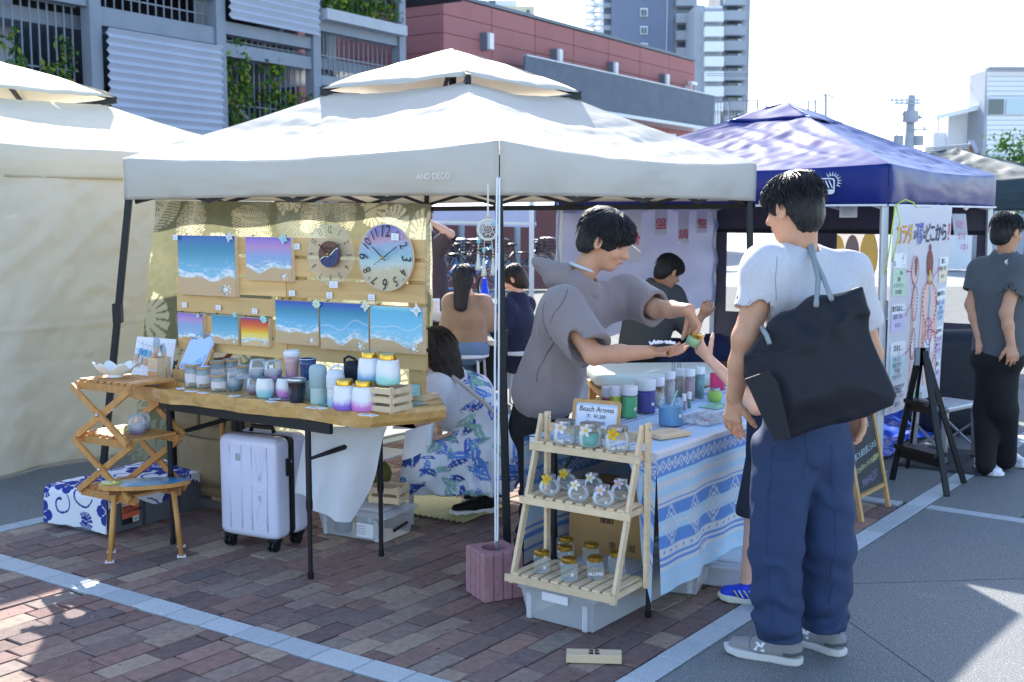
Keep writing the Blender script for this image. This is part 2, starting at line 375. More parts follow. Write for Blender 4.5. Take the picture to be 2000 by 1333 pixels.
def leaves(name, m, pts, size, parent):
    n = len(pts); P = np.array(pts); d1 = rng.normal(size=(n, 3)); d1 /= np.linalg.norm(d1, axis=1)[:, None]
    d2 = np.cross(d1, rng.normal(size=(n, 3))); d2 /= np.linalg.norm(d2, axis=1)[:, None]; sz = size * rng.uniform(.6, 1.3, (n, 1))
    vs = np.stack([P - d1 * sz, P + d2 * sz * .5, P + d1 * sz, P - d2 * sz * .5], 1).reshape(-1, 3)
    mb = MB(); mb.v = [tuple(x) for x in vs]; mb.f = [(4 * i, 4 * i + 1, 4 * i + 2, 4 * i + 3) for i in range(n)]
    o = obj(name, mb.mesh(name), m, parent); o['kind'] = 'stuff'; return o
# ---- steel parking garage
g = thing('parking_garage', 'open steel parking garage with corrugated white panels and climbing vines', 'building', (0, 0, 0))
fg = Face(-8.64, 24, 58)
cols = [-3.4, 0, 3.43, 6.67, 10.2]
for s_ in cols: fg.b('column', 'steel_blue', g, s_ - .14, s_ + .14, 0, 10.5, -.02, .26)
for s_ in (-1.1, 4.6, 8.9): fg.b('inner_column', 'steel_pale', g, s_ - .2, s_ + .2, 0, 10, -1.6, -1.2)
for z in (2.55, 5.35, 8.3): fg.b('floor_slab', 'steel_blue', g, -3.5, 10.3, z, z + .28, -9, -.3)
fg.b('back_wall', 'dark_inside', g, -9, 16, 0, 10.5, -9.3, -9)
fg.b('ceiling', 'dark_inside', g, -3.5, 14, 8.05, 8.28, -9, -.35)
def beam(t0, t1, z0, z1): fg.b('beam', 'steel_blue', g, t0 + .15, t1 - .15, z0, z1, .02, .2)
def railing(t0, t1, z0, z1, n=14):
    mb = MB()
    for i in range(n): fg.box(mb, lerp(t0, t1, (i + .5) / n) - .012, lerp(t0, t1, (i + .5) / n) + .012, z0, z1, -.1, -.075)
    for z in (z0, (z0 + z1) / 2, z1): fg.box(mb, t0, t1, z - .015, z + .015, -.105, -.07)
    mb.build('railing', 'steel_blue', g)
def corr(t0, t1, z0, z1, pitch=.165):
    n = int((z1 - z0) / pitch)
    def fn(u, v):
        k = v * n * 2; tri = abs((k % 2) - 1); return fg.P(lerp(t0, t1, u), lerp(z0, z1, v), .34 + .1 * tri)
    MB().grid(fn, 1, n * 2).build('corrugated_panel', 'corrugated', g, thick=.02)
corr(.18, 3.3, 2.6, 5.35); corr(3.6, 6.62, 6.02, 8.8); corr(6.8, 10.1, 2.4, 4.75); corr(-3.3, -.2, 7.0, 9.5)
beam(-3.4, 0, 5.75, 6.0); beam(-3.4, 0, 6.15, 6.4); beam(0, 3.43, 5.42, 5.8); beam(0, 3.43, 6.42, 6.75); beam(3.43, 6.67, 5.2, 5.5); beam(3.43, 6.67, 5.7, 5.98); beam(6.67, 10.2, 4.85, 5.1); beam(6.67, 10.2, 6.2, 6.45)
beam(-3.4, 0, 2.8, 3.1)
railing(.2, 3.3, 5.8, 6.4); railing(3.6, 6.5, 5.5, 5.72); railing(3.6, 6.5, 3.1, 5.2, 16); railing(6.8, 10, 5.1, 6.2, 16); railing(-3.3, -.2, 3.2, 5.75, 16); railing(6.8, 10, 6.5, 8.2, 16)
fg.b('planter_trough', 'steel_pale', g, 6.8, 10.1, 6.45, 6.72, .1, .5); fg.b('ceiling_lamp', 'white_paint', g, -1.1, -.5, 4.35, 4.41, -2.2, -2)
br = MB()
for a_, b_ in (((4.9, 5.1), (6.6, 6.3)), ((7.3, 6.2), (8.6, 4.9)), ((6.9, 6.9), (8.2, 8.6)), ((4.2, 4.6), (6.3, 3.3))): br.bar(fg.P(a_[0], a_[1], -.8), fg.P(b_[0], b_[1], -.8), .07)
br.build('diagonal_brace', 'steel_pale', g)
lv = []
for t0, t1, z0, z1, nst, sp in ((-2.6, -.3, 3.1, 5.2, 9, .12), (3.6, 5.6, 3.0, 5.3, 8, .09), (5.6, 6.5, 3.0, 4.6, 4, .1), (6.9, 10, 6.6, 8.8, 16, .15), (3.5, 4.6, 5.0, 5.6, 3, .16)):
    for k in range(nst):
        t = random.uniform(t0, t1); h = random.uniform(.45, 1) * (z1 - z0); top = t0 > 3 and t0 < 6
        for q in range(int(h * 75)):
            z = (z1 - random.random() * h) if top else z0 + random.random() ** 1.3 * h
            lv.append(fg.P(t + random.gauss(0, sp) + .1 * math.sin(z * 3 + k), z, .12 + random.gauss(0, .08)))
leaves('vine_leaves', 'leaf', lv[::2], .085, g); leaves('vine_leaves', 'leaf_yellow', lv[1::4], .075, g)
# ---- red hall
h = thing('red_hall', 'brick red panelled hall with wall lamps and grey louvre screen', 'building')
fr = Face(-2.36, 40, 56.8); fl = Face(-2.36, 40, 56.8 + 90)
core = MB(); fr.box(core, .06, 20.5, 0, 9.0, -14, -.05); core.build('core', 'joint_dark', h)
pan = None
for i in range(7):
    for j in range(14):
        z0 = .3 + j * .62
        if z0 > 8.8: continue
        fr.b('wall_panel', 'red_panel', h, .02 + i * 2.93, 2.91 + i * 2.93, z0, min(z0 + .6, 9.0), -.05, .03)
for i in range(3):
    for j in range(14):
        z0 = .3 + j * .62
        fr_ = fl; M_ = MB(); c0, c1 = .04 + i * 2.2, 2.22 + i * 2.2
        fl.box(M_, c0, c1, z0, min(z0 + .6, 9.0), -.02, .05); 
        # outward side of the left flank is -n of that face
        M_.v = [tuple(V(p)) for p in M_.v]; M_.build('wall_panel', 'red_panel', h)
fr.b('parapet', 'grey_screen', h, -.05, 20.6, 9.0, 9.12, -.4, .08)
fl.b('parapet', 'grey_screen', h, -.05, 8, 9.002, 9.122, -.4, .08)
mbs = MB()
for i in range(150): fr.box(mbs, 3.6 + i * .113, 3.64 + i * .113, 5.75, 7.3, 1.02, 1.1)
o = mbs.build('louvre_slats', 'steel_blue', h); o['kind'] = 'stuff'
fr.b('louvre_backing', 'grey_screen', h, 3.6, 20.5, 5.75, 7.28, .96, 1.0); fr.b('ledge', 'light_metal', h, 3.5, 20.6, 5.6, 5.74, 0, 1.2); fr.b('louvre_rail', 'light_metal', h, 3.6, 20.5, 7.28, 7.33, .94, 1.12)
for t in (2.2, 7.0, 11.6, 16.6):
    l = fr.b('wall_lamp', 'grey_screen', h, t, t + .24, 7.4, 8.0, .03, .3); fr.b('lamp_glass', 'white_paint', l, t + .05, t + .3, 7.42, 7.98, .31, .42)
cam_ = fr.b('security_camera', 'white_paint', h, 19.2, 19.8, 7.75, 7.9, .3, .5); fr.b('bracket', 'white_paint', cam_, 19.4, 19.5, 7.55, 7.75, .03, .36)
fa = Face(-4.5, 33, 35)
hw = thing('arcade', 'maroon arcade wall with grey round columns behind the bicycles', 'building')
fa.b('wall', 'red_panel_dark', hw, -2, 12, 0, 4, -4, -3.8)
for t in np.arange(-2, 12, 2.2): fa.b('wall_panel', 'red_panel_dark', hw, t + .02, t + 2.18, .05, 3.9, -3.8, -3.76)
fa.b('ceiling', 'light_metal', hw, -2, 12, 4, 4.3, -4, .4)
for u in (901, 937, 1010): p = W(u, 430, 32); MB().tube([(p.x, p.y, 0), (p.x, p.y, 4)], .09, 14).build('column', 'steel_pale', hw, smooth=True)
# ---- towers far behind
def blk(name, m, par, u0, u1, d, v_top, depth, z0=0):
    a, b = W(u0, v_top, d), W(u1, v_top, d); z1 = a.z
    return MB().box(((a.x + b.x) / 2, d + depth / 2, (z0 + z1) / 2), (b.x - a.x, depth, z1 - z0)).build(name, m, par)
def fbox(name, m, par, u0, u1, v0, v1, d, th):     # panel on a front seen straight on
    a, b = W(u0, v1, d), W(u1, v0, d); return MB().box(((a.x + b.x) / 2, d - th / 2, (a.z + b.z) / 2), (b.x - a.x, th, b.z - a.z)).build(name, m, par)
t = thing('apartment_tower', 'dark slate apartment tower with white framed windows behind the red hall', 'building')
blk('wall', 'tower_slate_hazed', t, 1196, 1318, 190, -140, 14); blk('wall', 'tower_grey', t, 1318, 1358, 190.5, -140, 13)
for v in (25, 60, 93, -10):
    w_ = fbox('window', 'tower_white', t, 1250, 1265, v - 8, v + 8, 189.9, .3); fbox('pane', 'pane', w_, 1252, 1257, v - 6, v + 6, 189.5, .1); fbox('pane', 'pane', w_, 1258.5, 1263, v - 6, v + 6, 189.5, .1)
for v in range(-15, 200, 33):
    fbox('balcony', 'tower_grey', t, 1319, 1359, v + 12, v + 30, 190, 1.6); fbox('balcony_opening', 'pane', t, 1322, 1358, v, v + 12, 190.4, .12)
fbox('pipe', 'tower_white', t, 1302, 1304, -100, 110, 189.9, .2)
st = MB()
for k in range(9):
    v = -40 + k * 13; a_, b_ = W(1146, v, 191), W(1176, v + (13 if k % 2 else 0), 191)
    st.bar(W(1146, v + (13 if k % 2 == 0 else 0), 191), W(1176, v + (13 if k % 2 else 0), 191), 1.2, .3); st.bar(W(1144, v, 191), W(1178, v, 191), 2, .18)
for u in (1145, 1160, 1177): st.bar(W(u, -60, 191), W(u, 70, 191), .3)
st.build('outside_stair', 'tower_white', t); blk('stair_wall', 'tower_slate_hazed', t, 1177, 1196, 192, -20, 8)
for v in (8, 30, 52): fbox('landing', 'tower_grey', t, 1178, 1195, v, v + 9, 191.8, 1)
t = thing('slim_white_tower', 'slim white apartment tower with stacked balconies between grey towers', 'building')
blk('wall', 'tower_grey', t, 1358, 1376, 180, 10, 10); blk('wall', 'tower_white', t, 1376, 1411, 180.3, 12, 9.6)
for v in range(18, 200, 29): fbox('balcony', 'tower_white', t, 1374, 1411, v + 8, v + 27, 180, 1.4); fbox('balcony_opening', 'tower_grey', t, 1377, 1410, v - 1, v + 8, 180.2, .12)
t = thing('concrete_tower', 'tall grey concrete apartment tower at the edge of the open sky', 'building')
blk('wall', 'tower_grey', t, 1411, 1470, 185, -180, 12); 
for v in range(-12, 230, 29):
    fbox('balcony', 'tower_grey', t, 1410, 1452, v + 9, v + 27, 185, 2.2); q = fbox('balcony_opening', 'pane', t, 1420, 1448, v - 3, v + 9, 184.9, .12); fbox('air_conditioner', 'tower_white', q, 1440, 1447, v + 2, v + 8, 184.7, .5)
t = thing('cream_tower', 'small cream tower block peeking over the red hall roof', 'building')
blk('wall', 'tower_cream', t, 936, 1044, 210, 12, 14); blk('penthouse', 'tower_white', t, 930, 1010, 214, 0, 8); fbox('window', 'pane', t, 955, 968, 2, 10, 209.8, .2); fbox('window', 'pane', t, 1028, 1034, 20, 27, 209.8, .2)
# ---- roof fence between hall and blue stall
f = thing('mesh_fence', 'tall pale vertical bar fence above the blue tent', 'fence')
def vbars(u0, u1, v0a, v0b, v1a, v1b, d, n, name='bar_panel'):
    mb = MB()
    for i in range(n + 1):
        t_ = i / n; u = lerp(u0, u1, t_); mb.bar(W(u, lerp(v0a, v0b, t_), d), W(u, lerp(v1a, v1b, t_), d), .035 if i % 6 else .1)
    mb.bar(W(u0, v0a, d), W(u1, v0b, d), .07); mb.bar(W(u0, v1a, d), W(u1, v1b, d), .07)
    o = mb.build(name, 'steel_blue', f); o['kind'] = 'stuff'
vbars(1357, 1480, 202, 196, 280, 300, 60, 22); vbars(1480, 1497, 196, 190, 300, 300, 60, 4); vbars(1592, 1612, 196, 184, 300, 300, 60, 5); vbars(1612, 1629, 184, 190, 300, 300, 61, 5); vbars(1497, 1592, 205, 198, 300, 300, 62, 14)
# ---- utility pole with wires
p = thing('utility_pole', 'concrete utility pole with transformer and cross arms in the sky', 'pole', W(1775, 300, 45) * 1)
p.location.z = 0; px = p.location.x
top = W(1776, 186, 45).z; zz = lambda v: W(1776, v, 45).z
MB().tube([(0, 0, 0), (0, 0, top)], [.26, .17], 12).build('pole', 'steel_pale', p, smooth=True)
for v, w0, w1 in ((197, -.85, .32), (203, -.7, .3), (231, -.3, .42), (255, -.05, .62)): MB().bar((w0, -.2, zz(v)), (w1, -.2, zz(v)), .08).build('cross_arm', 'tower_grey', p)
MB().tube([(-.05, -.2, zz(240)), (-.05, -.2, zz(218))], .3, 12).build('transformer', 'tower_grey', p); 
for x in (-.42, .36): MB().tube([(x, 0, zz(285)), (x, 0, zz(265))], .19, 12).build('transformer', 'tower_grey', p)
for x in (-.8, -.6, -.4, -.2, .2): MB().tube([(x, -.2, zz(201)), (x, -.2, zz(193))], .045, 8).build('insulator', 'white_paint', p)
for x, v in ((.5, 255), (.3, 233), (-.25, 233)): MB().tube([(x, -.2, zz(v + 2)), (x, -.2, zz(v - 7))], .045, 8).build('insulator', 'tower_grey', p)
MB().tube([(-.3, -.1, zz(222)), (-.62, -.1, zz(235)), (-.55, -.1, zz(262)), (-.35, -.1, zz(285))], .03, 6).build('cable', 'pane', p)
for a_, b_, lb in (((1380, 148), (2100, 108), 'lower of the two long overhead wires above the blue tent'), ((1380, 144), (2100, 103), 'upper of the two long overhead wires above the blue tent'), ((1800, 240), (2100, 236), 'thin overhead wire from the pole towards the white house'), ((1790, 300), (2100, 291), 'low overhead wire just above the tiled roof')):
    mb = MB(); q0, q1 = W(*a_, 46), W(*b_, 44); mb.tube([q0.lerp(q1, k / 12) - UP * (.25 * (1 - (2 * k / 12 - 1) ** 2)) for k in range(13)], .012, 5)
    tag(mb.build('power_line', 'pane', None), lb, 'wire', 'overhead wires')
# ---- houses on the right
t = thing('tiled_building', 'pale grey tiled building with sliding windows at the right edge', 'building')
blk('wall', 'tower_grey', t, 1926, 2120, 42, 137, 1.5)
for k in range(20):
    v = 141 + k * 9.5; fbox('tile_course', 'tower_white', t, 1926.5, 2119, v, v + 8.3, 42, .03)
for v0, v1 in ((191, 226), (304, 336)):
    w_ = fbox('window', 'light_metal', t, 1929, 2010, v0, v1, 41.95, .06); fbox('pane', 'pane', w_, 1931, 1961, v0 + 3, v1 - 2, 41.87, .02); fbox('pane', 'pane_light', w_, 1964, 2006, v0 + 3, v1 - 2, 41.87, .02)
fbox('roof_edge', 'tower_grey', t, 1922, 2121, 133, 137, 41.9, .4)
t = thing('white_house', 'white rendered house with thin flat eaves beside the tiled building', 'building')
blk('wall', 'tower_white', t, 1853, 1926, 44, 219, 1.2); blk('balcony_wall', 'tower_white', t, 1825, 1856, 44.3, 259, .9)
MB().add([W(1828, 230, 42.5), W(1926, 207, 42.5), W(1926, 207, 44), W(1828, 230, 44)], [(0, 1, 2, 3)]).build('eaves', 'tower_white', t, thick=.16)
MB().bar(W(1833, 230, 43), W(1833, 262, 43), .05).build('eaves_post', 'white_paint', t); fbox('downpipe', 'tower_grey', t, 1914, 1917, 214, 330, 43.95, .1)
t = thing('tiled_roof_house', 'low house with grey tiled gable roof behind the blue tent', 'building')
a_, b_, c_, d_ = W(1770, 292, 34), W(1896, 282, 34), W(1880, 322, 31), W(1740, 330, 31)
for k in range(9):
    t0, t1 = k / 9, (k + 1) / 9 + .03; n_ = V((0, -.05, .06)) * (1 if k % 2 else .99)
    MB().add([a_.lerp(d_, t0), b_.lerp(c_, t0), b_.lerp(c_, t1) + n_, a_.lerp(d_, t1) + n_], [(0, 1, 2, 3)]).build('tile_row', mat('roof_tile', '#737b85', .5, var=.2, vscale=9), t, thick=.03)
MB().add([b_, W(1912, 322, 33), W(1868, 322, 33), ], [(0, 1, 2)]).build('gable', mat('gable_orange', '#c98a55', .8), t, thick=.1)
MB().bar(b_ + UP * .05, W(1916, 322, 33), .14).build('barge_board', 'tower_grey', t); blk('wall', 'tower_white', t, 1760, 1905, 33.5, 325, 1)
# ---- tree at right edge
t = thing('leafy_tree', 'light green leafy tree at the right edge behind the dark tent', 'tree', (W(2015, 330, 24).x, 24, 0))
MB().tube([(0, 0, 0), (.05, 0, 1.4), (-.1, .1, 2.6)], [.13, .1, .05], 8).build('trunk', 'bark', t)
for k in range(7):
    a = k * .9; MB().tube([(0, 0, 1.4 + .1 * k), (.5 * math.cos(a), .5 * math.sin(a), 2.0 + .12 * k), (.85 * math.cos(a), .8 * math.sin(a), 2.3 + .1 * k)], [.045, .03, .012], 6).build('limb', 'bark', t)
pts = []
for k in range(46):
    c = V((random.gauss(0, .45), random.gauss(0, .45), random.uniform(1.5, 3.1)))
    pts += [tuple(c + V((random.gauss(0, .14), random.gauss(0, .14), random.gauss(0, .12)))) for _ in range(70)]
leaves('crown', 'leaf', pts, .05, t)
# ================================================================== TENTS
mat('canvas', '#dcd6cc', .75, var=.03, vscale=3, bump=.3, bscale=11, transl=.3); mat('canvas_cream', '#e6e0d0', .75, var=.03, vscale=2, bump=1, bscale=7, transl=.36)
mat('black_metal', '#1d2026', .45, .2, spec=.5); mat('navy_nylon', '#1b2b7a', .36, var=.06, vscale=4, bump=.15, bscale=11, spec=.35, transl=.12); mat('green_canvas', '#31434a', .6, var=.1, bump=.15, bscale=10)
mat('white_nylon', '#b3b8d6', .7, var=.04, vscale=3, bump=.1, bscale=10, transl=.08); mat('white_metal', '#d5d8da', .4, .2, spec=.5); mat('silver_metal', '#b6bbc1', .3, .7)
mat('charcoal_nylon', '#56525c', .7, var=.1); mat('clear_vinyl', '#cfd8e4', .18, alpha=.17, spec=.6); mat('white_cord', '#e8e8ea', .7); mat('print_white', '#e3e4ea', .6); mat('print_black', '#22252d', .6)
def tent(name, label, C4, zb, zt, rim, vent, m, mv, leg, bases, legw=.036, sag=.05, wrinkle=.008, sides=(0, 1, 2, 3), truss=True, legm=None, nseed=0, vsag=.02, crease=0):
    """C4 = four corners in order; rim=(share,z) where the roof opens; vent=(share,z_edge,z_peak)"""
    t = thing(name, label, 'tent', (0, 0, 0)); ctr = sum(C4, V()) / 4
    mb = MB()
    for k in range(4):
        P, Q = C4[k], C4[(k + 1) % 4]
        def fn(u, v, P=P, Q=Q, k=k):
            e = P.lerp(Q, u); r = ctr + (e - ctr) * rim[0]
            p = e.lerp(r, v); w = 4 * u * (1 - u)
            z = lerp(zt, rim[1], v ** .93) - sag * w * (1 - .45 * v) - .05 * math.sin(math.pi * v) * (.4 + .6 * w)
            q = V((p.x, p.y, 0)); nz = vnoise(V((p.x * 1.2 + k * 9 + nseed, p.y * 1.2, v * 5)), 2.2) * wrinkle * 1.6 + vnoise(V((p.x * 6, p.y * 6, k)), 1.7) * wrinkle * .8 * (1 - v * .5)
            if crease: nz += crease * (max(0, .3 - abs(vnoise(V((p.x * 2.3 + z * 5, p.y * 1.1 - z * 2, k)), 1.3))) + .7 * max(0, .2 - abs(vnoise(V((p.x * 3 - z * 9, p.y * 5, k + 4)), 1.5))))
            edge = min(1, 6 * min(u, 1 - u, ) + .15)
            return V((p.x, p.y, z + nz * edge * min(1, 8 * v + .1)))
        mb.grid(fn, 90 if crease else 44, 70 if crease else 30)
    roof = mb.build('roof_cloth', m, t, smooth=True)
    for k in sides:
        P, Q = C4[k], C4[(k + 1) % 4]; n = (Q - P).cross(UP).normalized(); n = n if n.dot(P - ctr) > 0 else -n
        def fv(u, v, P=P, Q=Q, n=n):
            w = 4 * u * (1 - u); e = P.lerp(Q, u); z = lerp(zt - sag * w * .9, zb + vsag * .3 * w, v)
            bulge = .016 * math.sin(math.pi * v) * (1 if w > .1 else w * 10) + .007 * math.sin(u * 19 + v * 2 + nseed) * v * w + wrinkle * vnoise(V((u * 5, v * 3, k + nseed)), 2.5) * w
            bulge -= .012 * math.exp(-((u - .06 - .1 * v) / .03) ** 2) * v + .012 * math.exp(-((u - .95 + .1 * v) / .03) ** 2) * v
            return V((e.x, e.y, z)) + n * (.004 + bulge)
        MB().grid(fv, 48, 10).build('valance', mv, t, smooth=True, thick=.002)
        a_, b_ = P + n * .012 + UP * (zb + .012), Q + n * .012 + UP * (zb + .012)
    if vent:
        mb = MB(); rho, ze, zp = vent
        for k in range(4):
            P, Q = ctr + (C4[k] - ctr) * rho, ctr + (C4[(k + 1) % 4] - ctr) * rho
            def fn(u, v, P=P, Q=Q, k=k):
                e = P.lerp(Q, u); w = 4 * u * (1 - u); p = e.lerp(ctr, v * .97)
                return V((p.x, p.y, lerp(ze, zp, v ** .85) + -.012 * w * (1 - v) ** 2 + .012 * vnoise(V((p.x * 3, p.y * 3, k)), 2)))
            mb.grid(fn, 14, 10)
        mb.build('vent_cloth', m, t, smooth=True, thick=.002)
        for k in range(4):
            P = ctr + (C4[k] - ctr) * rho; P0 = ctr + (C4[k] - ctr) * .04
            mb = MB(); mb.bar(V((P.x, P.y, ze - .012)), V((P0.x, P0.y, zp - .06)), .022, .03)
            i = ctr + (C4[k] - ctr) * (rho * .8); mb.bar(V((P.x, P.y, ze - .025)), V((i.x, i.y, ze - .05)), .03, .035)
            j = ctr + (C4[k] - ctr) * (rim[0] * 1.02); mb.bar(V((i.x, i.y, ze - .05)), V((ctr.x, ctr.y, rim[1] - .05)).lerp(V((j.x, j.y, rim[1] - .02)), .4), .02)
            mb.build('vent_strut', leg, t)
        MB().tube([(ctr.x, ctr.y, zp - .3), (ctr.x, ctr.y, zp - .02)], .022, 10).build('peak_post', leg, t)
    for k in range(4):
        if bases[k] is None: continue
        inn = C4[k] + (ctr - C4[k]).normalized() * .045
        a_ = V(bases[k]); top = V((inn.x, inn.y, zt - .06)); mid = a_.lerp(top, .55)
        L = MB().bar(a_, top, legw).build('leg', leg, t, bevel=.004); MB().bar(mid - UP * .05, mid + UP * .06, legw * 1.35).build('leg_slider', legm or leg, L)
        MB().box(a_ + UP * .006, (legw * 2.2, legw * 2.2, .008), rz=TH).build('foot_plate', legm or leg, L)
    if truss:
        for k in range(4):
            P, Q = [C4[i] + (ctr - C4[i]).normalized() * .06 for i in (k, (k + 1) % 4)]; lo, hi = zb - .012, zt - .1
            for (u0, z0, u1, z1) in ((0, lo, .25, hi), (0, hi, .25, lo), (.25, lo, .5, hi), (.25, hi, .5, lo), (.5, lo, .75, hi), (.5, hi, .75, lo), (.75, lo, 1, hi), (.75, hi, 1, lo)):
                a_, b_ = P.lerp(Q, u0), P.lerp(Q, u1); MB().bar(V((a_.x, a_.y, z0)), V((b_.x, b_.y, z1)), .012, .022).build('truss_bar', leg, t)
            rim_ = [ctr + (c - ctr) * .04 for c in (C4[k],)][0]
            MB().bar(V((C4[k].x, C4[k].y, zt - .05)).lerp(V((ctr.x, ctr.y, zt)), .04), V((rim_.x, rim_.y, rim[1] + .02)), .02, .03).build('roof_rib', leg, t)
    return t, roof
F0 = V((-.055, 5.05, 0)); S0 = 2.66
L0, R0 = F0 + E2 * S0, F0 + E1 * S0; B0 = L0 + E1 * S0; C0 = (L0 + F0 + R0 + B0) / 4
main, roof = tent('canopy_tent', 'greige pop-up canopy tent with vented top over the craft stall', [L0, F0, R0, B0], 1.664, 1.90, (.375, 2.28), (.41, 2.31, 2.54), 'canvas', 'canvas', 'black_metal',
     [V((-2.405, 6.615, 0)), V((-.02, 5.07, 0)), R0 + V((.02, -.05, 0)), B0 + V((-.05, .03, 0))], sag=.045, crease=.012)
P, Q = L0, F0; n = -E1
letters('brand_print', 'AND·DECO', .038, frame(F0.lerp(L0, .132) + UP * 1.752 + n * .028, -E2, UP), mat('print_pale', '#efe9e2', .6), main)
# black bar along the back of the tent
MB().bar(V((B0.x, B0.y, 1.625)) , V((R0.x, R0.y, 1.635)), .02, .035).build('rear_bar', 'black_metal', main)
# guy cord from the front corner down to the block
blk_c = V((-.075, 4.69, 0))
cd = thing('guy_cord', 'doubled white guy cord running from the tent corner to the pink block', 'cord')
for dx in (-.008, .009): MB().tube([F0 + V((-.005 + dx * .6, -.02, 1.74)), F0.lerp(blk_c, .5) + V((dx, -.0, .95)), blk_c + V((.01 + dx * .5, .01, .215))], .0042, 6).build('strand', 'white_cord', cd)
MB().ball(blk_c.lerp(F0, .42) + UP * .78, .013).build('knot', 'white_cord', cd); MB().tube([blk_c + V((.012, .01, .225)), blk_c + V((.012, .012, .19)), blk_c + V((.02, .015, .16))], .008, 8).build('hook', 'silver_metal', cd)
# pink block with a round socket and grooves
bk = thing('concrete_block', 'pink fluted concrete block weighing down the front tent leg', 'concrete block', blk_c, R(28))
mat('pink_concrete', '#b98a92', .9, var=.12, vscale=40, bump=.9, bscale=220)
def blockpoly():
    pts = []; hs = .088
    for k in range(4):
        a = k * math.pi / 2; c, s_ = math.cos(a), math.sin(a)
        for x in (-1, -.56, -.5, -.44, -.06, 0, .06, .44, .5, .56):
            dp = .011 if x in (-.5, 0, .5) else 0
            p = (x * hs, -hs + dp); pts.append((p[0] * c - p[1] * s_, p[0] * s_ + p[1] * c))
    return pts
bp_ = blockpoly(); nbp = len(bp_)
mb = MB(); hole = [(.052 * math.cos(math.atan2(y, x)), .052 * math.sin(math.atan2(y, x))) for x, y in bp_]
rings = [[(x, y, 0) for x, y in bp_], [(x, y, .192) for x, y in bp_], [(x * .96, y * .96, .2) for x, y in bp_], [(x, y, .2) for x, y in hole], [(x * .96, y * .96, .06) for x, y in hole]]
mb.v = [p for r_ in rings for p in r_]; mb.f = [(i * nbp + k, i * nbp + (k + 1) % nbp, (i + 1) * nbp + (k + 1) % nbp, (i + 1) * nbp + k) for i in range(4) for k in range(nbp)] + [tuple(range(4 * nbp, 5 * nbp)), tuple(range(nbp))[::-1]]
mb.build('block', 'pink_concrete', bk)

# ---- cream tent on the left with a side wall
P0 = V((-3.2, 6.64, 0)); LF, LR = P0 - E1 * .27, P0 + E1 * 2.43; LB, LL = LR + E2 * 2.7, LF + E2 * 2.7
lt, _ = tent('cream_tent', 'cream pop-up tent with closed side wall at the left edge', [LL, LF, LR, LB], 1.80, 2.02, (.38, 2.37), (.43, 2.42, 2.66), 'canvas_cream', 'canvas_cream', 'black_metal',
     [LL, LF, LR, LB], sag=.03, nseed=4, truss=False)
def wall(u, v):
    e = LF.lerp(LR, u); z = lerp(1.83, .012, v); n = -E2
    f = .02 * vnoise(V((u * 3, v * 2, 3)), 2.5) + .012 * math.sin(u * 26 + 3 * v + 2 * vnoise(V((u * 4, v * 2, 1)))) * (.3 + .7 * v) + .012 * math.sin(u * 9 - v * 5) + (.035 * math.sin(u * 15) * (v - .85) / .15 if v > .85 else 0)
    f += .02 * abs(vnoise(V((u * 7 + v * 4, v * 3 - u * 2, 7)), 2.2)) + .012 * abs(vnoise(V((u * 16 - v * 5, v * 9 + u * 5, 1)), 1.6)) - .02 * max(0, 1 - abs(v - .62 - .05 * u) * 60) * .3
    f += .05 * max(0, .3 - abs(vnoise(V((u * 4 + v * 2.5, v * 2 - u, 11)), 1.4))) + .04 * max(0, .22 - abs(vnoise(V((u * 6 - v * 3, v * 4 + u * 3, 5)), 1.3))) + .012 * max(0, 1 - abs(v - .52) * 90)
    return V((e.x, e.y, z)) + n * (-.02 + f)
MB().grid(wall, 130, 110).build('side_wall', 'canvas_cream', lt, smooth=True, thick=.002)
MB().grid(lambda u, v: LR.lerp(LB, u) + UP * lerp(1.83, .02, v) - E1 * (.03 + .015 * math.sin(u * 20)), 30, 8).build('side_wall', 'canvas_cream', lt, smooth=True)

# ---- blue tent on the right
BF = V((2.25, 6.95, 0)); BS = 2.5; BL, BR_ = BF + E2 * 2.4, BF + E1 * 2.55; BB = BL + E1 * 2.55
bt, _ = tent('blue_tent', 'shiny navy blue pop-up tent with white printed valance', [BL, BF, BR_, BB], 1.635, 1.885, (.2, 2.3), (.26, 2.27, 2.4), 'navy_nylon', 'navy_nylon', 'white_metal',
     [BL, BF, BR_, BB], legw=.042, legm='silver_metal', sag=.03, wrinkle=.008, crease=.02, nseed=8, vsag=.05)
n = -E1
for d_, z_ in ((BL, BF), (BF, BR_)):
    nn = (z_ - d_).cross(UP).normalized(); MB().bar(d_ + nn * .012 + UP * 1.638, z_ + nn * .012 + UP * 1.638, .008, .012).build('white_piping', 'print_white', bt)
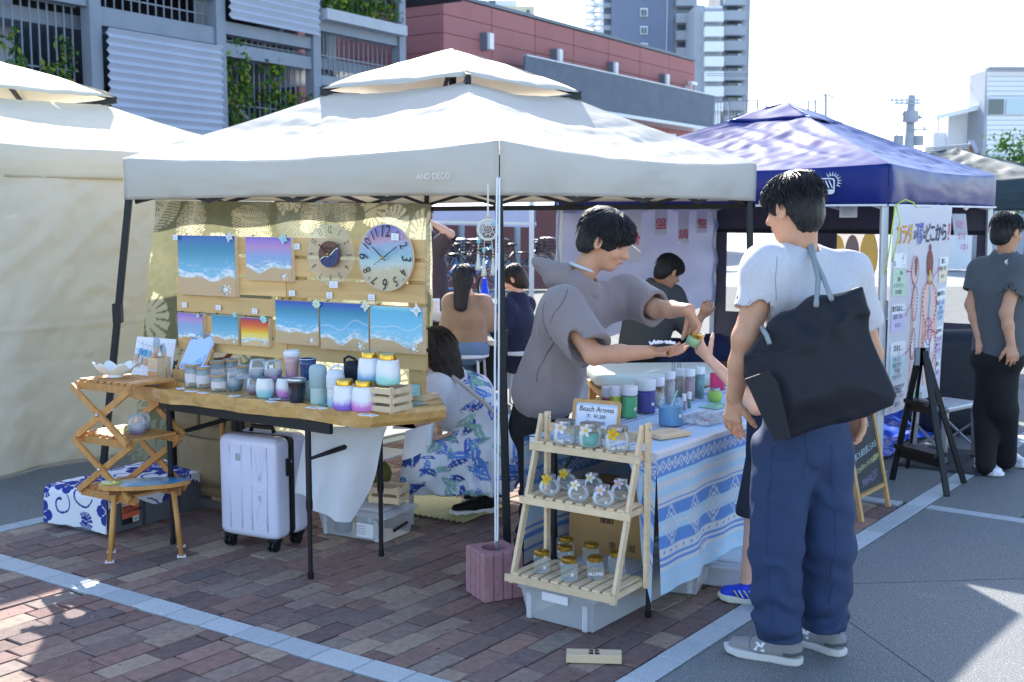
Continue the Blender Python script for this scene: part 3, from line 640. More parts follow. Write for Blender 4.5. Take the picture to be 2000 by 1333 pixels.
# printed marks on the valance beside the corner
def badge(t0, kind):
    o_ = BF.lerp(BL, t0) + UP * 1.755 + n * .03; F_ = frame(o_, -E2, UP); mb = MB(); w, h_ = .062, .05
    ring = [(math.copysign(abs(math.cos(a)) ** .35, math.cos(a)) * w, math.copysign(abs(math.sin(a)) ** .35, math.sin(a)) * h_) for a in np.linspace(0, 2 * math.pi, 33)[:-1]]
    k = len(ring)
    mb.v = [tuple(F_ @ V((x, y, 0))) for x, y in ring] + [tuple(F_ @ V((x * .86, y * .84, 0))) for x, y in ring]; mb.f = [(i, (i + 1) % k, (i + 1) % k + k, i + k) for i in range(k)]
    mb.add([F_ @ V(p) for p in ((-w * .9, -h_ * .9, .001), (w * .9, -h_ * .9, .001), (w * .9, -h_ * .45, .001), (-w * .9, -h_ * .25, .001))], [(0, 1, 2, 3)])
    if kind == 'rain':
        for x, y, s_ in ((-.035, .02, .8), (-.012, .0, 1.3), (.014, .012, 1), (.038, .018, .8)):
            pts = [(x, y + .02 * s_)] + [(x + .008 * s_ * math.cos(a), y - .004 + .009 * s_ * math.sin(a)) for a in np.linspace(.4, -math.pi - .4, 9)]; mb.add([F_ @ V((a, b, .001)) for a, b in pts], [tuple(range(len(pts)))])
    else:
        for q in range(4): x = -.045 + q * .022; mb.add([F_ @ V(p) for p in ((x, .035, .001), (x + .008, .035, .001), (x + .03, -.012, .001), (x + .022, -.012, .001))], [(0, 1, 2, 3)])
        for q in range(9):
            a = -.5 + q * .33; c_ = V((.042, .025, .001)); mb.add([F_ @ (c_ + V((.038 * math.cos(a - .13), .038 * math.sin(a - .13), 0))), F_ @ (c_ + V((.038 * math.cos(a + .13), .038 * math.sin(a + .13), 0))), F_ @ (c_ + V((.066 * math.cos(a), .066 * math.sin(a), 0)))], [(0, 1, 2)])
    mb.build('weather_badge', 'print_white', bt)
badge(.158, 'sun'); badge(.215, 'rain')
letters('brand_print', 'F', .09, frame(BF.lerp(BL, .53) + UP * 1.755 + n * .032, -E2, UP), 'print_white', bt)
letters('brand_print', 'K', .075, frame(BF.lerp(BL, .268) + UP * 1.75 + n * .032, -E2, UP), 'print_white', bt, shear=.4)
pl = thing('paper_label', 'small white paper label hanging under the blue valance', 'paper'); c_ = W(1657, 402, 7.3); MB().grid(lambda u, v: c_ + V((.11 * (u - .5), .01 * math.sin(u * 5), -.075 * v)), 6, 4).build('sheet', 'print_white', pl, thick=.001)
for k in range(5): MB().bar(c_ + V((-.04, -.012, -.014 - .011 * k)), c_ + V((.03 + .01 * (k % 2), -.008, -.014 - .011 * k)), .001, .002).build('text_line', mat('ink_grey', '#9aa0a8', .7), pl)
# walls of the blue tent: pale panel on the left flank, dark panels with clear windows behind
def bw(u, v): e = (BL - E1 * .03).lerp(BB, u); return V((e.x, e.y, lerp(1.72, .55 + .35 * max(0, 1 - u * 1.2) * 0 + .25 * u, v))) + (-E2) * (.03 * math.sin(u * 7 + v * 2) * v + .03 * vnoise(V((u * 3, v * 3, 2)), 2) + .03)
MB().grid(bw, 40, 30).build('pale_wall', 'white_nylon', bt, smooth=True)
def dark_wall(P, Q, t0, t1, z0, z1, w0=.1, tt=(.16, .1)):
    d_ = (Q - P); d_n = d_.normalized(); n_ = d_n.cross(UP)
    def pan(a, b, c, d, m, nm, off=0, par=bt): A_, B_ = P + d_ * a, P + d_ * b; return MB().add([V((A_.x, A_.y, c)) + n_ * off, V((B_.x, B_.y, c)) + n_ * off, V((B_.x, B_.y, d)) + n_ * off, V((A_.x, A_.y, d)) + n_ * off], [(0, 1, 2, 3)]).build(nm, m, par)
    pan(t0, t1, z1 - .2, z1 + .25, 'charcoal_nylon', 'wall_cloth'); pan(t0, t1, 0.02, z0, 'charcoal_nylon', 'wall_cloth'); pan(t0, t0 + w0 * .6, z0, z1 - .2, 'charcoal_nylon', 'wall_cloth'); pan(t1 - w0 * .5, t1, z0, z1 - .2, 'charcoal_nylon', 'wall_cloth')
    pan(t0 + w0 * .6, t1 - w0 * .5, z0, z1 - .2, 'clear_vinyl', 'clear_window')
    MB().bar(P + d_ * t0 + UP * (z1 - .18), P + d_ * t1 + UP * (z1 - .18), .02, .03).build('wall_bar', 'black_metal', bt)
dark_wall(BB, BR_, 0.0, .42, .72, 1.62); dark_wall(BB, BR_, .42, 1.0, .72, 1.62)
# yellow printed poster seen through the window
po = thing('printed_backdrop', 'pale backdrop with yellow and brown oval emblems behind the clear window', 'banner')
pa, pb = W(1602, 430, 10.4), W(1712, 430, 10.2)
MB().add([V((pa.x, pa.y, .5)), V((pb.x, pb.y, .5)), V((pb.x, pb.y, 1.55)), V((pa.x, pa.y, 1.55))], [(0, 1, 2, 3)]).build('sheet', mat('pale_vinyl', '#e8e2d8', .5, transl=.3), po)
for u, v, w_, h_, c in ((1634, 492, 15, 33, '#e8b53a'), (1664, 495, 14, 36, '#7a6257'), (1697, 500, 18, 48, '#e8b53a')):
    a_ = W(u, v, 10.15); MB().add([a_ + V((w_ * .0045 * math.cos(q), 0, h_ * .0045 * math.sin(q))) for q in np.linspace(0, 2 * math.pi, 25)[:-1]], [tuple(range(24))]).build('emblem', mat('emb' + c, c, .6), po)
# little clear bag and poles
# ---- white tent behind
wb = thing('white_tent', 'white pop-up tent frame behind the craft stall', 'tent')
qa, qb = W(840, 410, 13.5), W(1046, 412, 11.8)
MB().grid(lambda u, v: qa.lerp(qb, u) + UP * (.03 - .2 * v) + V((0, -.02 * math.sin(u * 9) * v, 0)), 16, 3).build('valance', 'white_nylon', wb, smooth=True)
MB().add([qa + UP * .03, qb + UP * .03, qb + V((.8, 2.6, .12)), qa + V((-.3, 3, .12)), ], [(0, 1, 2, 3)]).build('roof_cloth', 'white_nylon', wb, smooth=True)
for p_ in (V((qb.x - .04, qb.y, 0)), V((qb.x + .75, qb.y + 2.5, 0)), V((qa.x, qa.y, 0))): MB().bar(p_, p_ + UP * 1.72, .05).build('leg', 'white_metal', wb)
MB().bar(V((qa.x, qa.y, 1.5)), V((qb.x, qb.y, 1.49)), .02, .03).build('truss_bar', 'white_metal', wb)
# ---- dark green tent far right
gc = V((4.62, 12.2, 0)); ga = [gc + (E1 * a + E2 * b) * 1.3 for a, b in ((-1, 1), (-1, -1), (1, -1), (1, 1))]
gt, _ = tent('dark_green_tent', 'dark green pop-up tent at the far right', ga, 1.62, 1.93, (.05, 2.26), None, 'green_canvas', 'green_canvas', 'black_metal', ga, truss=False, sag=.04, wrinkle=.03, nseed=21)
# ================================================================== PRINTS (colour fields computed per vertex)
def hexc(h): return np.array(lin(h))
def gradc(v, stops):
    ps = [s[0] for s in stops]; cs = np.array([hexc(s[1]) for s in stops]); return np.stack([np.interp(v, ps, cs[:, k]) for k in range(3)], -1)
def smooth(x, a, b): t = np.clip((x - a) / (b - a), 0, 1); return t * t * (3 - 2 * t)
_pn = rng.random((64, 64))
def n2(x, y):       # value noise
    xi, yi = np.floor(x).astype(int), np.floor(y).astype(int); fx, fy = x - xi, y - yi; fx, fy = fx * fx * (3 - 2 * fx), fy * fy * (3 - 2 * fy)
    g = lambda a, b: _pn[a % 64, b % 64]
    return (g(xi, yi) * (1 - fx) + g(xi + 1, yi) * fx) * (1 - fy) + (g(xi, yi + 1) * (1 - fx) + g(xi + 1, yi + 1) * fx) * fy
def fbm(x, y, o=4): return sum(n2(x * 2 ** k + 7 * k, y * 2 ** k + 3 * k) / 2 ** k for k in range(o)) / (2 - 2 ** (1 - o))
def mixc(a, b, f): return a * (1 - f[..., None]) + b * f[..., None]
WHITE = np.array((.82, .82, .84))
def sea_print(seed, sky, shore=.3, amp=.06, sand='#c9a67c', second=0):
    def fn(u, v):
        c = gradc(v, sky); w = shore + amp * np.sin(u * 7 + seed) + amp * .6 * np.sin(u * 13 + seed * 2.3)
        lace = fbm(u * 14 + seed, v * 22, 4)
        c = mixc(c, WHITE, np.clip(.55 * smooth(lace, .5, .75) * smooth(v, w + .25, w), 0, 1))
        c = mixc(c, WHITE, np.exp(-((v - w - .012 * (lace - .5) * 2) / .012) ** 2))
        if second:
            w3 = w + .2 + .1 * u; c = mixc(c, WHITE, .5 * np.exp(-((v - w3) / .012) ** 2))
        w2 = w - .075 - .03 * np.sin(u * 6 + seed * 1.7)
        wash = smooth(v, w2 - .015, w2 + .02) * smooth(w, v - .0, v + .03)
        c = mixc(c, mixc(np.broadcast_to(hexc('#9fc7cf'), c.shape), np.broadcast_to(WHITE, c.shape), np.clip(smooth(lace, .35, .65) + .25 * smooth(v, w2 + .06, w2), 0, 1)), (v < w) * 1.0)
        s = hexc(sand) * (1 + .12 * (fbm(u * 60, v * 60, 3) - .5))[..., None]
        return mixc(c, s, 1 - smooth(v, w2 - .012, w2 + .012))
    return fn
def sheet(name, fn, m, parent, M, w, h, nx, ny, curve=None, thick=0):
    U, Vv = np.meshgrid(np.linspace(0, 1, nx + 1), np.linspace(0, 1, ny + 1)); c = fn(U.ravel(), Vv.ravel())
    mb = MB(); mb.grid(lambda u, v: M @ (V((w * u, h * v, 0)) if not curve else curve(u, v)), nx, ny)
    o = mb.build(name, m, parent, smooth=True, color=c, thick=thick); return o
mat('resin_print', attr='print', rough=.12, spec=.5, coat=.4); mat('cloth_print', attr='print', rough=.85, spec=.2, bump=.08, bscale=600); mat('gloss_print', attr='print', rough=.25, spec=.5, coat=.3); mat('dress_print', attr='print', rough=.8, spec=.2)
def lathe_print(name, prof, fn, m, parent, c=(0, 0, 0), n=28, sub=4):
    pr = []
    for (r0, z0), (r1, z1) in zip(prof[:-1], prof[1:]): pr += [(lerp(r0, r1, k / sub), lerp(z0, z1, k / sub)) for k in range(sub)]
    pr.append(prof[-1]); mb = MB().lathe(pr, n, c); P = np.array(mb.v) - np.array(c); zs = (P[:, 2] - prof[0][1]) / max(1e-6, max(p[1] for p in prof) - prof[0][1])
    return mb.build(name, m, parent, smooth=True, color=fn(np.arctan2(P[:, 1], P[:, 0]), zs))
def ombre(top, bot, t0=.25, t1=.5, seed=0):
    def fn(a, z):
        k = z + .12 * (fbm(a * 3 + seed, z * 2 + seed) - .5) + .05 * np.sin(a * 3 + seed); c = mixc(np.broadcast_to(hexc(bot), a.shape + (3,)), np.broadcast_to(hexc(top), a.shape + (3,)), smooth(k, t0, t1))
        return mixc(c, np.broadcast_to(WHITE, c.shape), .5 * smooth(fbm(a * 6 + seed, z * 9), .55, .75) * np.exp(-((k - (t0 + t1) / 2) / .12) ** 2))
    return fn
# ================================================================== LEFT STALL
wood('slab_wood', '#c39a5c', .3, .8, 0, .22, coat=.4); wood('pine', '#d9b277', .6, .7, 0, .13); wood('teak', '#c08a4c', .5, 1, 2, .16); wood('pale_wood', '#dcc3a0', .6, 1, 0, .1); wood('mid_wood', '#c49a66', .55, 1, 2, .15)
mat('dark_tube', '#2b2c30', .5, .4); mat('paper', '#ecebf2', .8); mat('gold', '#d2a646', .22, .9); mat('steel', '#c8ccd0', .22, .9); mat('glass', '#e6eef2', .03, alpha=.05, spec=.9); mat('clear_plastic', '#dfe5ee', .15, alpha=.2, spec=.6); mat('frost_plastic', '#f2f5fb', .25, alpha=.24, spec=.5)
mat('black_plastic', '#16181c', .4); mat('white_plastic', '#e6e7ee', .3); mat('white_fabric', '#dfe3ea', .85, var=.03, transl=.25)
TZ = .77
TFR, TFL = V((-.574, 4.689, 0)), V((-1.86, 5.487, 0)); TL = (TFL - TFR).normalized(); TD = V((-TL.y, TL.x, 0)); TD = TD if TD.y > 0 else -TD
def on_t(u, v, z=TZ): return G(u, v, z)
tb = thing('craft_table', 'live edge wooden slab on a black folding table frame', 'table')
# slab with wavy live edge
edge = []
for k in range(25): t_ = k / 24; edge.append(TFR.lerp(TFL, t_) - TD * (.012 * math.sin(t_ * 17) + .008 * math.sin(t_ * 41)))
bk_ = [TFL + TD * .46 + TL * .02, TFR + TD * .47 - TL * .02, TFR + TD * .31 - TL * .155]
poly = edge + bk_; cpoly = sum(poly, V()) / len(poly)
mb = MB(); k = len(poly)
for z, s_ in ((TZ - .068, .975), (TZ - .05, .995), (TZ - .02, 1.0), (TZ - .004, .992), (TZ, .985)):
    mb.v += [tuple(cpoly + (p - cpoly) * s_ + UP * (z + (.006 * vnoise(p * 9, 1) if z < TZ - .03 else 0))) for p in poly]
mb.f = [(i * k + j, i * k + (j + 1) % k, (i + 1) * k + (j + 1) % k, (i + 1) * k + j) for i in range(4) for j in range(k)] + [tuple(range(k))[::-1], tuple(range(4 * k, 5 * k))]
slab_ = mb.build('table_top', 'slab_wood', tb)
# teal resin river on top, right half
riv = []
for q in range(13): t_ = q / 12; riv.append(TFR + TD * (.05 + .04 * math.sin(q)) + TL * (.02 + .62 * t_))
riv += [TFR + TD * (.3 + .03 * math.sin(q * 2)) + TL * (.62 - .7 * q / 8) for q in range(9)]
MB().add([V((p.x, p.y, TZ + .0025)) for p in riv], [tuple(range(len(riv)))]).build('resin_inlay', mat('teal_resin', '#7fa9a8', .06, var=.25, vscale=7, spec=.7, coat=.5), slab_)
legs = {'fl': V((-1.639, 5.431, 0)), 'fr': V((-.88, 4.894, 0)), 'br': V((-.609, 5.229, 0)), 'bl': V((-1.37, 5.77, 0))}
for p in legs.values():
    lg = MB().tube([p + UP * .3, p + UP * (TZ - .07)], .0135, 12).build('leg', 'dark_tube', tb, smooth=True, auto=40); MB().tube([p + UP * .012, p + UP * .34], .0105, 12).build('lower_tube', 'dark_tube', lg, auto=40); MB().tube([p, p + UP * .03], .0135, 12).build('rubber_foot', 'black_plastic', lg, auto=40); MB().tube([p + UP * .31, p + UP * .35], .0155, 12).build('collar', 'black_plastic', lg, auto=40)
for a_, b_ in (('fl', 'fr'), ('bl', 'br')):
    d_ = (legs[b_] - legs[a_]).normalized(); MB().bar(legs[a_] - d_ * .06 + UP * (TZ - .092), legs[b_] + d_ * .14 + UP * (TZ - .092), .02, .045).build('side_rail', 'dark_tube', tb)
for a_, b_ in (('fr', 'br'), ('fl', 'bl')):
    A_, B_ = legs[a_] + UP * .53, legs[b_] + UP * .57; MB().tube([A_, A_.lerp(B_, .35), A_.lerp(B_, .65), B_], [.007, .012, .012, .008], 8).build('stretcher', 'dark_tube', tb, smooth=True); m_ = legs[a_].lerp(legs[b_], .8) + UP * .58
    MB().tube([m_, m_ + TL * (.32 if a_ == 'fr' else -.32) + UP * .1], .006, 8).build('brace', 'dark_tube', tb)
# ---- display board standing at the back of the table
PR = V((-.378, 5.0, 0)); PD = V((-.85, .527, 0)).normalized(); PN = V((-PD.y, PD.x, 0)); PN = PN if PN.y < 0 else -PN; LEN = 1.55; ZT, ZB = 1.474, .9
def Bp(u, v, off=0):   # point of the board's plane on a sight line: (distance from left end, z)
    r = ray(u, v); o_ = PR + PN * off; t_ = (o_ - V((0, 0, CAM_H))).dot(PN) / r.dot(PN); p = V((0, 0, CAM_H)) + r * t_; return LEN - (p - o_).dot(PD), p.z
BM = frame(PR + PD * LEN, -PD, UP)      # board frame: x from its left end, y up, z to the viewer
bd = thing('display_board', 'pine slat display board standing at the back of the craft table', 'display board')
ph = (ZT - ZB + .014) / 6
for i in range(6):
    z0 = ZB + i * ph; 
    for a_, b_ in ((0.0 if i != 3 else .0, .74), (.744, LEN)):
        MB().box((0, 0, 0), (b_ - a_, .018, ph - .016)).build('slat', 'pine', bd).matrix_local = frame(BM @ V(((a_ + b_) / 2, z0 + ph / 2 - .007, -.009)), -PD, PN * -1)
for x in (.06, .70, .79, LEN - .07): MB().bar(BM @ V((x, TZ + .012, -.037)), BM @ V((x, ZT - .02, -.037)), .07, .035, up=PN).build('post', 'pine', bd)
for x in (.06, .75, LEN - .07):
    MB().box(BM @ V((x, TZ + .011, -.03)), (.16, .12, .02), rz=math.atan2(PD.y, PD.x)).build('base', 'pale_wood', bd)
    q = BM @ V((x + .02, TZ + .022, -.0)); MB().prism([(0, 0), (.05, 0), (.05, .012), (.012, .045), (0, .045)], -.02, .02, frame(q, PN, UP).to_3x3(), q).build('bracket', mat('teal_plastic', '#9fc8c2', .4), bd)
# ---- resin sea paintings hung on it
DEEP = [(0, '#8fc9de'), (.45, '#6db4d3'), (.75, '#2f8aa8'), (.97, '#1d6aa8'), (1, '#1c4fa8')]; DEEP2 = [(0, '#9fd3e0'), (.5, '#62b3d6'), (.8, '#1f86a6'), (.93, '#1a5cb0'), (1, '#1b46a0')]; PALE = [(0, '#a5d5e0'), (.5, '#7cc4e0'), (.9, '#5cb4d2'), (1, '#8fd0da')]
PINK = [(0, '#8fbcd2'), (.55, '#86a6cf'), (.78, '#b88ac0'), (.92, '#9a78c8'), (1, '#7b62bd')]; FIRE = [(0, '#f6e8b0'), (.45, '#f2cf28'), (.58, '#ee9a1e'), (.75, '#e0551b'), (.9, '#c23a1e'), (1, '#6a2c9a')]
mat('shell_white', '#ece8e2', .5); mat('sea_glass', '#7fb5bd', .2)
def painting(label, u0, v0, u1, v1, fn, shells, nx=64, off=.03):
    (x0, z1), (x1, z0) = Bp(u0, v0, off), Bp(u1, v1, off)
    t = thing('sea_painting', label, 'painting', group='resin sea paintings on the board'); w, h_ = x1 - x0, z1 - z0
    MB().box(BM @ V(((x0 + x1) / 2, (z0 + z1) / 2, .013)), (w, .024, h_), rz=math.atan2(PD.y, PD.x)).build('wood_panel', 'pale_wood', t)
    sheet('resin_face', fn, 'resin_print', t, BM @ Matrix.Translation((x0 + .001, z0 + .001, .0265)), w - .002, h_ - .002, nx, nx)
    cx, cy = x1 - .16 * w, z0 + .11 * h_; r_ = min(w, h_) * .05
    for q in range(shells):
        a = q * 2.4; d_ = 0 if q == 0 else r_ * 2.0; rr = r_ if q == 0 else r_ * random.uniform(.28, .45)
        MB().ball(BM @ V((cx + d_ * math.cos(a), cy + d_ * .7 * math.sin(a), .0275)), rr, 8, 5, 1, .6).build('shell', 'shell_white' if q % 3 != 1 else 'sea_glass', t)
    for fx in (.15, .85):
        p_ = BM @ V((x0 + w * fx, z1, .02)); MB().tube([p_ + UP * -.002, p_ + UP * .006 + PN * .004, p_ + UP * .008 - PN * .012], .0022, 6).build('hook', 'black_metal', t)
    return x0, x1, z0, z1
painting('largest square deep blue sea painting at the top left of the board', 345, 460, 460, 581, sea_print(1.2, DEEP, .36, .05), 9, 80)
painting('pink and violet sky sea painting in the top row', 478, 463, 569, 551, sea_print(3.1, PINK, .34, .05), 6)
painting('small pink and violet sea painting partly behind the mirror', 345, 611, 396, 664, sea_print(5, PINK, .1, .02), 2, 40)
painting('small turquoise sea painting beside the orange sunset one', 412, 615, 465, 675, sea_print(2, [(0, '#8ecbe0'), (.6, '#5aa9c6'), (1, '#2b88a4')], .28, .03), 4, 40)
painting('small orange sunset sea painting', 469, 620, 524, 679, sea_print(4.1, FIRE, .26, .03, '#d8b98a'), 5, 40)
painting('leftmost of the three joined blue sea paintings in the lower row', 536, 586, 622, 677, sea_print(.4, DEEP2, .36, .04), 7)
painting('middle of the three joined blue sea paintings in the lower row', 623.5, 590, 719, 689, sea_print(2.2, DEEP2, .28, .07, second=1), 7)
painting('rightmost pale blue sea painting at the board end', 721, 597, 825, 694, sea_print(6.0, PALE, .3, .05, second=1), 8)
# ---- paper tags: turtles, shells and price cards
def turtle(s):
    pts = []
    for a in np.linspace(0, 2 * math.pi, 40)[:-1]:
        r_ = .62 + .12 * math.cos(2 * a)
        for c, amp, wd in ((.9, .75, .25), (2.3, .75, .25), (3.9, .45, .22), (5.4, .45, .22), (1.57, .38, .22)):
            da = (a - c + math.pi) % (2 * math.pi) - math.pi; r_ += amp * math.exp(-(da / wd) ** 2)
        pts.append((s * r_ * math.cos(a), s * r_ * math.sin(a)))
    return pts
def shellshape(s): return [(s * (.6 + (.35 if i % 2 else 0) * (1 if i < 12 else .5)) * math.cos(i / 18 * 2 * math.pi) * 1.3, s * (.6 + (.35 if i % 2 else 0)) * math.sin(i / 18 * 2 * math.pi)) for i in range(18)]
def tagobj(shape, u, v, s, col, rot, label, off=.032):
    x, z = Bp(u, v, off); t = thing('paper_tag', label, 'tag', group='paper tags on the board'); M_ = BM @ Matrix.Translation((x, z, off + .004)) @ Matrix.Rotation(rot, 4, 'Z')
    pl_ = (turtle if shape == 'turtle' else shellshape)(s); MB().prism(pl_, 0, .0015, M_.to_3x3(), M_.translation).build('card', mat('tag' + col, col, .8), t)
    for k in range(3): MB().add([M_ @ V(p) for p in ((-s * .4, .2 * s - k * .2 * s, .002), (s * .35, .2 * s - k * .2 * s, .002), (s * .35, .14 * s - k * .2 * s, .002), (-s * .4, .14 * s - k * .2 * s, .002))], [(0, 1, 2, 3)]).build('handwriting', 'ink_grey', t)
for a in (('turtle', 449, 464, .024, '#dcdce8', .5, 'white turtle tag on the largest blue painting'), ('turtle', 555, 468, .025, '#a9d6d8', .6, 'aqua turtle tag on the pink top row painting'), ('shell', 388, 617, .012, '#a9d6cc', .2, 'aqua scallop tag on the small pink painting'), ('turtle', 460, 616, .016, '#a9d6d8', .4, 'small aqua turtle tag on the turquoise painting'),
          ('shell', 516, 624, .022, '#aedfd8', -.5, 'aqua conch tag on the orange painting'), ('shell', 619, 594, .024, '#d5e6c8', -.3, 'pale green conch tag between the joined paintings'), ('turtle', 714, 599, .024, '#dfe3cf', -.7, 'cream turtle tag on the middle joined painting'), ('turtle', 815, 607, .026, '#e9e6e6', .8, 'white turtle tag at the board end')): tagobj(*a)
for k, (u, v, w_, h_, lb) in enumerate(((344, 464, 11, 11, 'price card on the top left corner of the largest painting'), (581, 482, 13, 12, 'price card right of the pink painting'), (362, 596, 12, 11, 'price card above the small pink painting'), (428, 601, 12, 11, 'price card above the small turquoise painting'), (499, 608, 12, 11, 'price card above the orange painting'), (572, 573, 13, 11, 'price card above the leftmost joined painting'), (645, 577, 12, 12, 'price card above the middle joined painting'), (727, 581, 13, 12, 'price card above the rightmost painting'), (653, 556, 17, 13, 'price card below the see-through clock'), (773, 463, 14, 13, 'price card on the pastel clock'))):
    of = .034 if k in (0, 8, 9) else .002
    x, z = Bp(u, v, of); s_ = .0023; t = tag(MB().box((0, 0, 0), (w_ * s_ * 1.25, h_ * s_, .0015)).build('price_card', 'paper', None), 'white ' + lb, 'price card', 'price cards on the board'); t.matrix_local = BM @ Matrix.Translation((x, z, of + .006)) @ Matrix.Rotation(random.uniform(-.06, .06), 4, 'Z')
    for q in range(2): MB().box((0, h_ * s_ * (.15 - .35 * q), .0012), (w_ * s_ * (.4 + .3 * q), .002, .0006)).build('text_line', 'ink_grey', t)
# ---- clocks
def clock(u, v, r_, name, label, face, wooddisc):
    x, z = Bp(u, v, .03); t = thing(name, label, 'clock'); M_ = BM @ Matrix.Translation((x, z, .03)); M3 = M_.to_3x3()
    def disc(nm, m, r, z0, z1, par=t, n=48): return MB().prism([(r * math.cos(a), r * math.sin(a)) for a in np.linspace(0, 2 * math.pi, n + 1)[:-1]], z0, z1, M3, M_.translation).build(nm, m, par)
    if wooddisc:
        disc('acrylic_disc', 'glass', r_, 0, .004)
        wd = disc('wood_disc', mat('walnut', '#6b4a3c', .5, var=.15, vscale=30, stretch=(1, 1, 6)), r_ * .44, .005, .018)
        mb = MB(); R_ = r_ * .435; pts = [(R_ * math.cos(a), R_ * math.sin(a)) for a in np.linspace(R(-150), R(25), 20)]; mb.add([M_ @ V((a, b, .0188)) for a, b in pts], [tuple(range(20))]); mb.build('sea_inlay', mat('night_sea', '#2e3c66', .2, var=.5, vscale=30), wd)
        mb = MB(); p0, p1 = pts[0], pts[-1]; mb.tube([M_ @ V((lerp(p0[0], p1[0], k / 8), lerp(p0[1], p1[1], k / 8) + .006 * math.sin(k * 1.1), .0192)) for k in range(9)], .0035, 5); mb.build('foam_line', 'shell_white', wd)
        letters('lettering', 'Aloha', .018, M_ @ Matrix.Translation((0, .028, .019)), 'print_black', wd, shear=.3)
    else:
        disc('backing', 'pale_wood', r_, -.012, .0)
        nr = 40; mb = MB(); P = []
        for i in range(nr + 1):
            for k in range(72): a = 2 * math.pi * k / 72; P.append((r_ * .995 * i / nr * math.cos(a), r_ * .995 * i / nr * math.sin(a)))
        mb.v = [tuple(M_ @ V((a, b, .002))) for a, b in P]; mb.f = [(i * 72 + k, i * 72 + (k + 1) % 72, (i + 1) * 72 + (k + 1) % 72, (i + 1) * 72 + k) for i in range(nr) for k in range(72)]
        P = np.array(P); o = mb.build('painted_face', 'resin_print', t, color=face(P[:, 0] / r_ / 2 + .5, P[:, 1] / r_ / 2 + .5))
        disc('acrylic_cover', 'glass', r_ * 1.02, .004, .008)
        for a in (.75, 2.4, 3.9, 5.5): MB().ball(M_ @ V((r_ * .9 * math.cos(a), r_ * .9 * math.sin(a), .009)), .005).build('screw', 'steel', t)
    for hnum in range(12):
        a = R(90 - 30 * hnum); rr = r_ * (.8 if wooddisc else .78); s_ = .046 if wooddisc else (.075 if hnum % 3 == 0 else .06)
        letters('numeral', str(hnum or 12), s_, M_ @ Matrix.Translation((rr * math.cos(a), rr * math.sin(a), .009)) @ Matrix.Rotation(a - R(90) if not wooddisc else (a - R(90)), 4, 'Z'), 'print_black', t, sx=.55 if wooddisc else .8, shear=0 if wooddisc else .15)
    for a, l, w in ((R(140), .5, .005), (R(33), .62, .004), (R(212), .4, .002)):
        mb = MB(); mb.add([M_ @ (Matrix.Rotation(a, 4, 'Z') @ V(p)) for p in ((-.1 * r_, -w / 2, .024), (l * r_, -w / 2, .024), (l * r_ * 1.05, 0, .024), (l * r_, w / 2, .024), (-.1 * r_, w / 2, .024))], [(0, 1, 2, 3, 4)]); mb.build('hand', 'dark_tube', t, thick=.001)
    MB().ball(M_ @ V((0, 0, .025)), .007).build('hub', 'gold', t)
clock(647, 497, .137, 'acrylic_clock', 'see-through acrylic wall clock with round walnut centre', None, True)
clock(754, 504, .147, 'pastel_clock', 'round pastel violet to sand beach wall clock with curly numerals', lambda u, v: mixc(gradc(v + .02 * np.sin(u * 6), [(0, '#d9c08e'), (.3, '#dcc89c'), (.42, '#c8dcd8'), (.55, '#8fc3d6'), (.7, '#a9b4d8'), (.78, '#d59ab8'), (.9, '#8070c0'), (1, '#5a4ca8')]), WHITE, .35 * smooth(fbm(u * 9, v * 20), .5, .75) * np.exp(-((v - .38) / .1) ** 2)), False)

# ---- palm leaf cloth along the left side of the tent
def monstera(x, y, cx, cy, s, rot, kind):
    dx, dy = (x - cx) / s, (y - cy) / s; c, sn = math.cos(rot), math.sin(rot); X, Y = dx * c + dy * sn, -dx * sn + dy * c
    if kind == 0:       # feather palm: leaflets off a stem
        t_ = Y; w = .62 * np.sin(np.clip((t_ + 1) / 2, 0, 1) * math.pi) ** .6; ax = np.abs(X); ph = (t_ + ax * .9) * 9 % 1.0
        return ((np.abs(t_) < 1) & (ax < w) & ((np.abs(ph - .5) < .33 - .25 * ax / (w + 1e-6) + .08) | (ax < .025))).astype(float)
    r_ = np.hypot(X * 1.15, Y); a = np.arctan2(X, Y); rim = .8 + .15 * np.cos(a) - .25 * (np.abs(a) > 2.7); cut = (np.abs(((np.abs(a) * 2.7 + .35) % 1) - .5) < .13) & (r_ > .38)
    vein = (np.abs(X) < .025) & (Y > -.6)
    return ((r_ < rim) & ~cut & ~vein).astype(float)
leafset = [(random.uniform(-.2, 2.6), random.uniform(-.1, 1.7), random.uniform(.14, .24), random.uniform(-3, 3), q % 2, (q * 7) % 3) for q in range(70)]
def palm_fn(u, v):
    x, y = u * 2.45, v * 1.6; c = np.broadcast_to(hexc('#85866a'), u.shape + (3,)).copy() * (1 + .25 * (fbm(x * 40, y * 40, 2) - .5))[:, None]
    for cx, cy, s_, ro, kd, cl in leafset: c = mixc(c, np.broadcast_to(hexc(('#e6dfc0', '#e2d9b4', '#b4b8a6')[cl]), c.shape), monstera(x, y, cx, cy, s_, ro, kd) * (.9 if cl < 2 else .6))
    return c
mat('palm_cloth', attr='print', rough=.85, transl=.5, spec=.15)
pc = thing('palm_cloth', 'olive cloth printed with pale palm leaves hung as the left side wall', 'cloth')
CL, CR = L0 + V((.1, 0, 0)) - E2 * .09, B0 - E2 * .09 - E1 * .07
def pcurve(u, v):
    e = CL.lerp(CR, u) + V((-.2, .0, 0)) * (1 - v) * (1 - u); z = .06 + 1.6 * v
    return V((e.x, e.y, z)) - E2 * (.02 + .012 * math.sin(u * 21 + 2 * v) + .014 * vnoise(V((u * 4, v * 3, 0)), 2))
U, Vv = np.meshgrid(np.linspace(0, 1, 301), np.linspace(0, 1, 201)); 
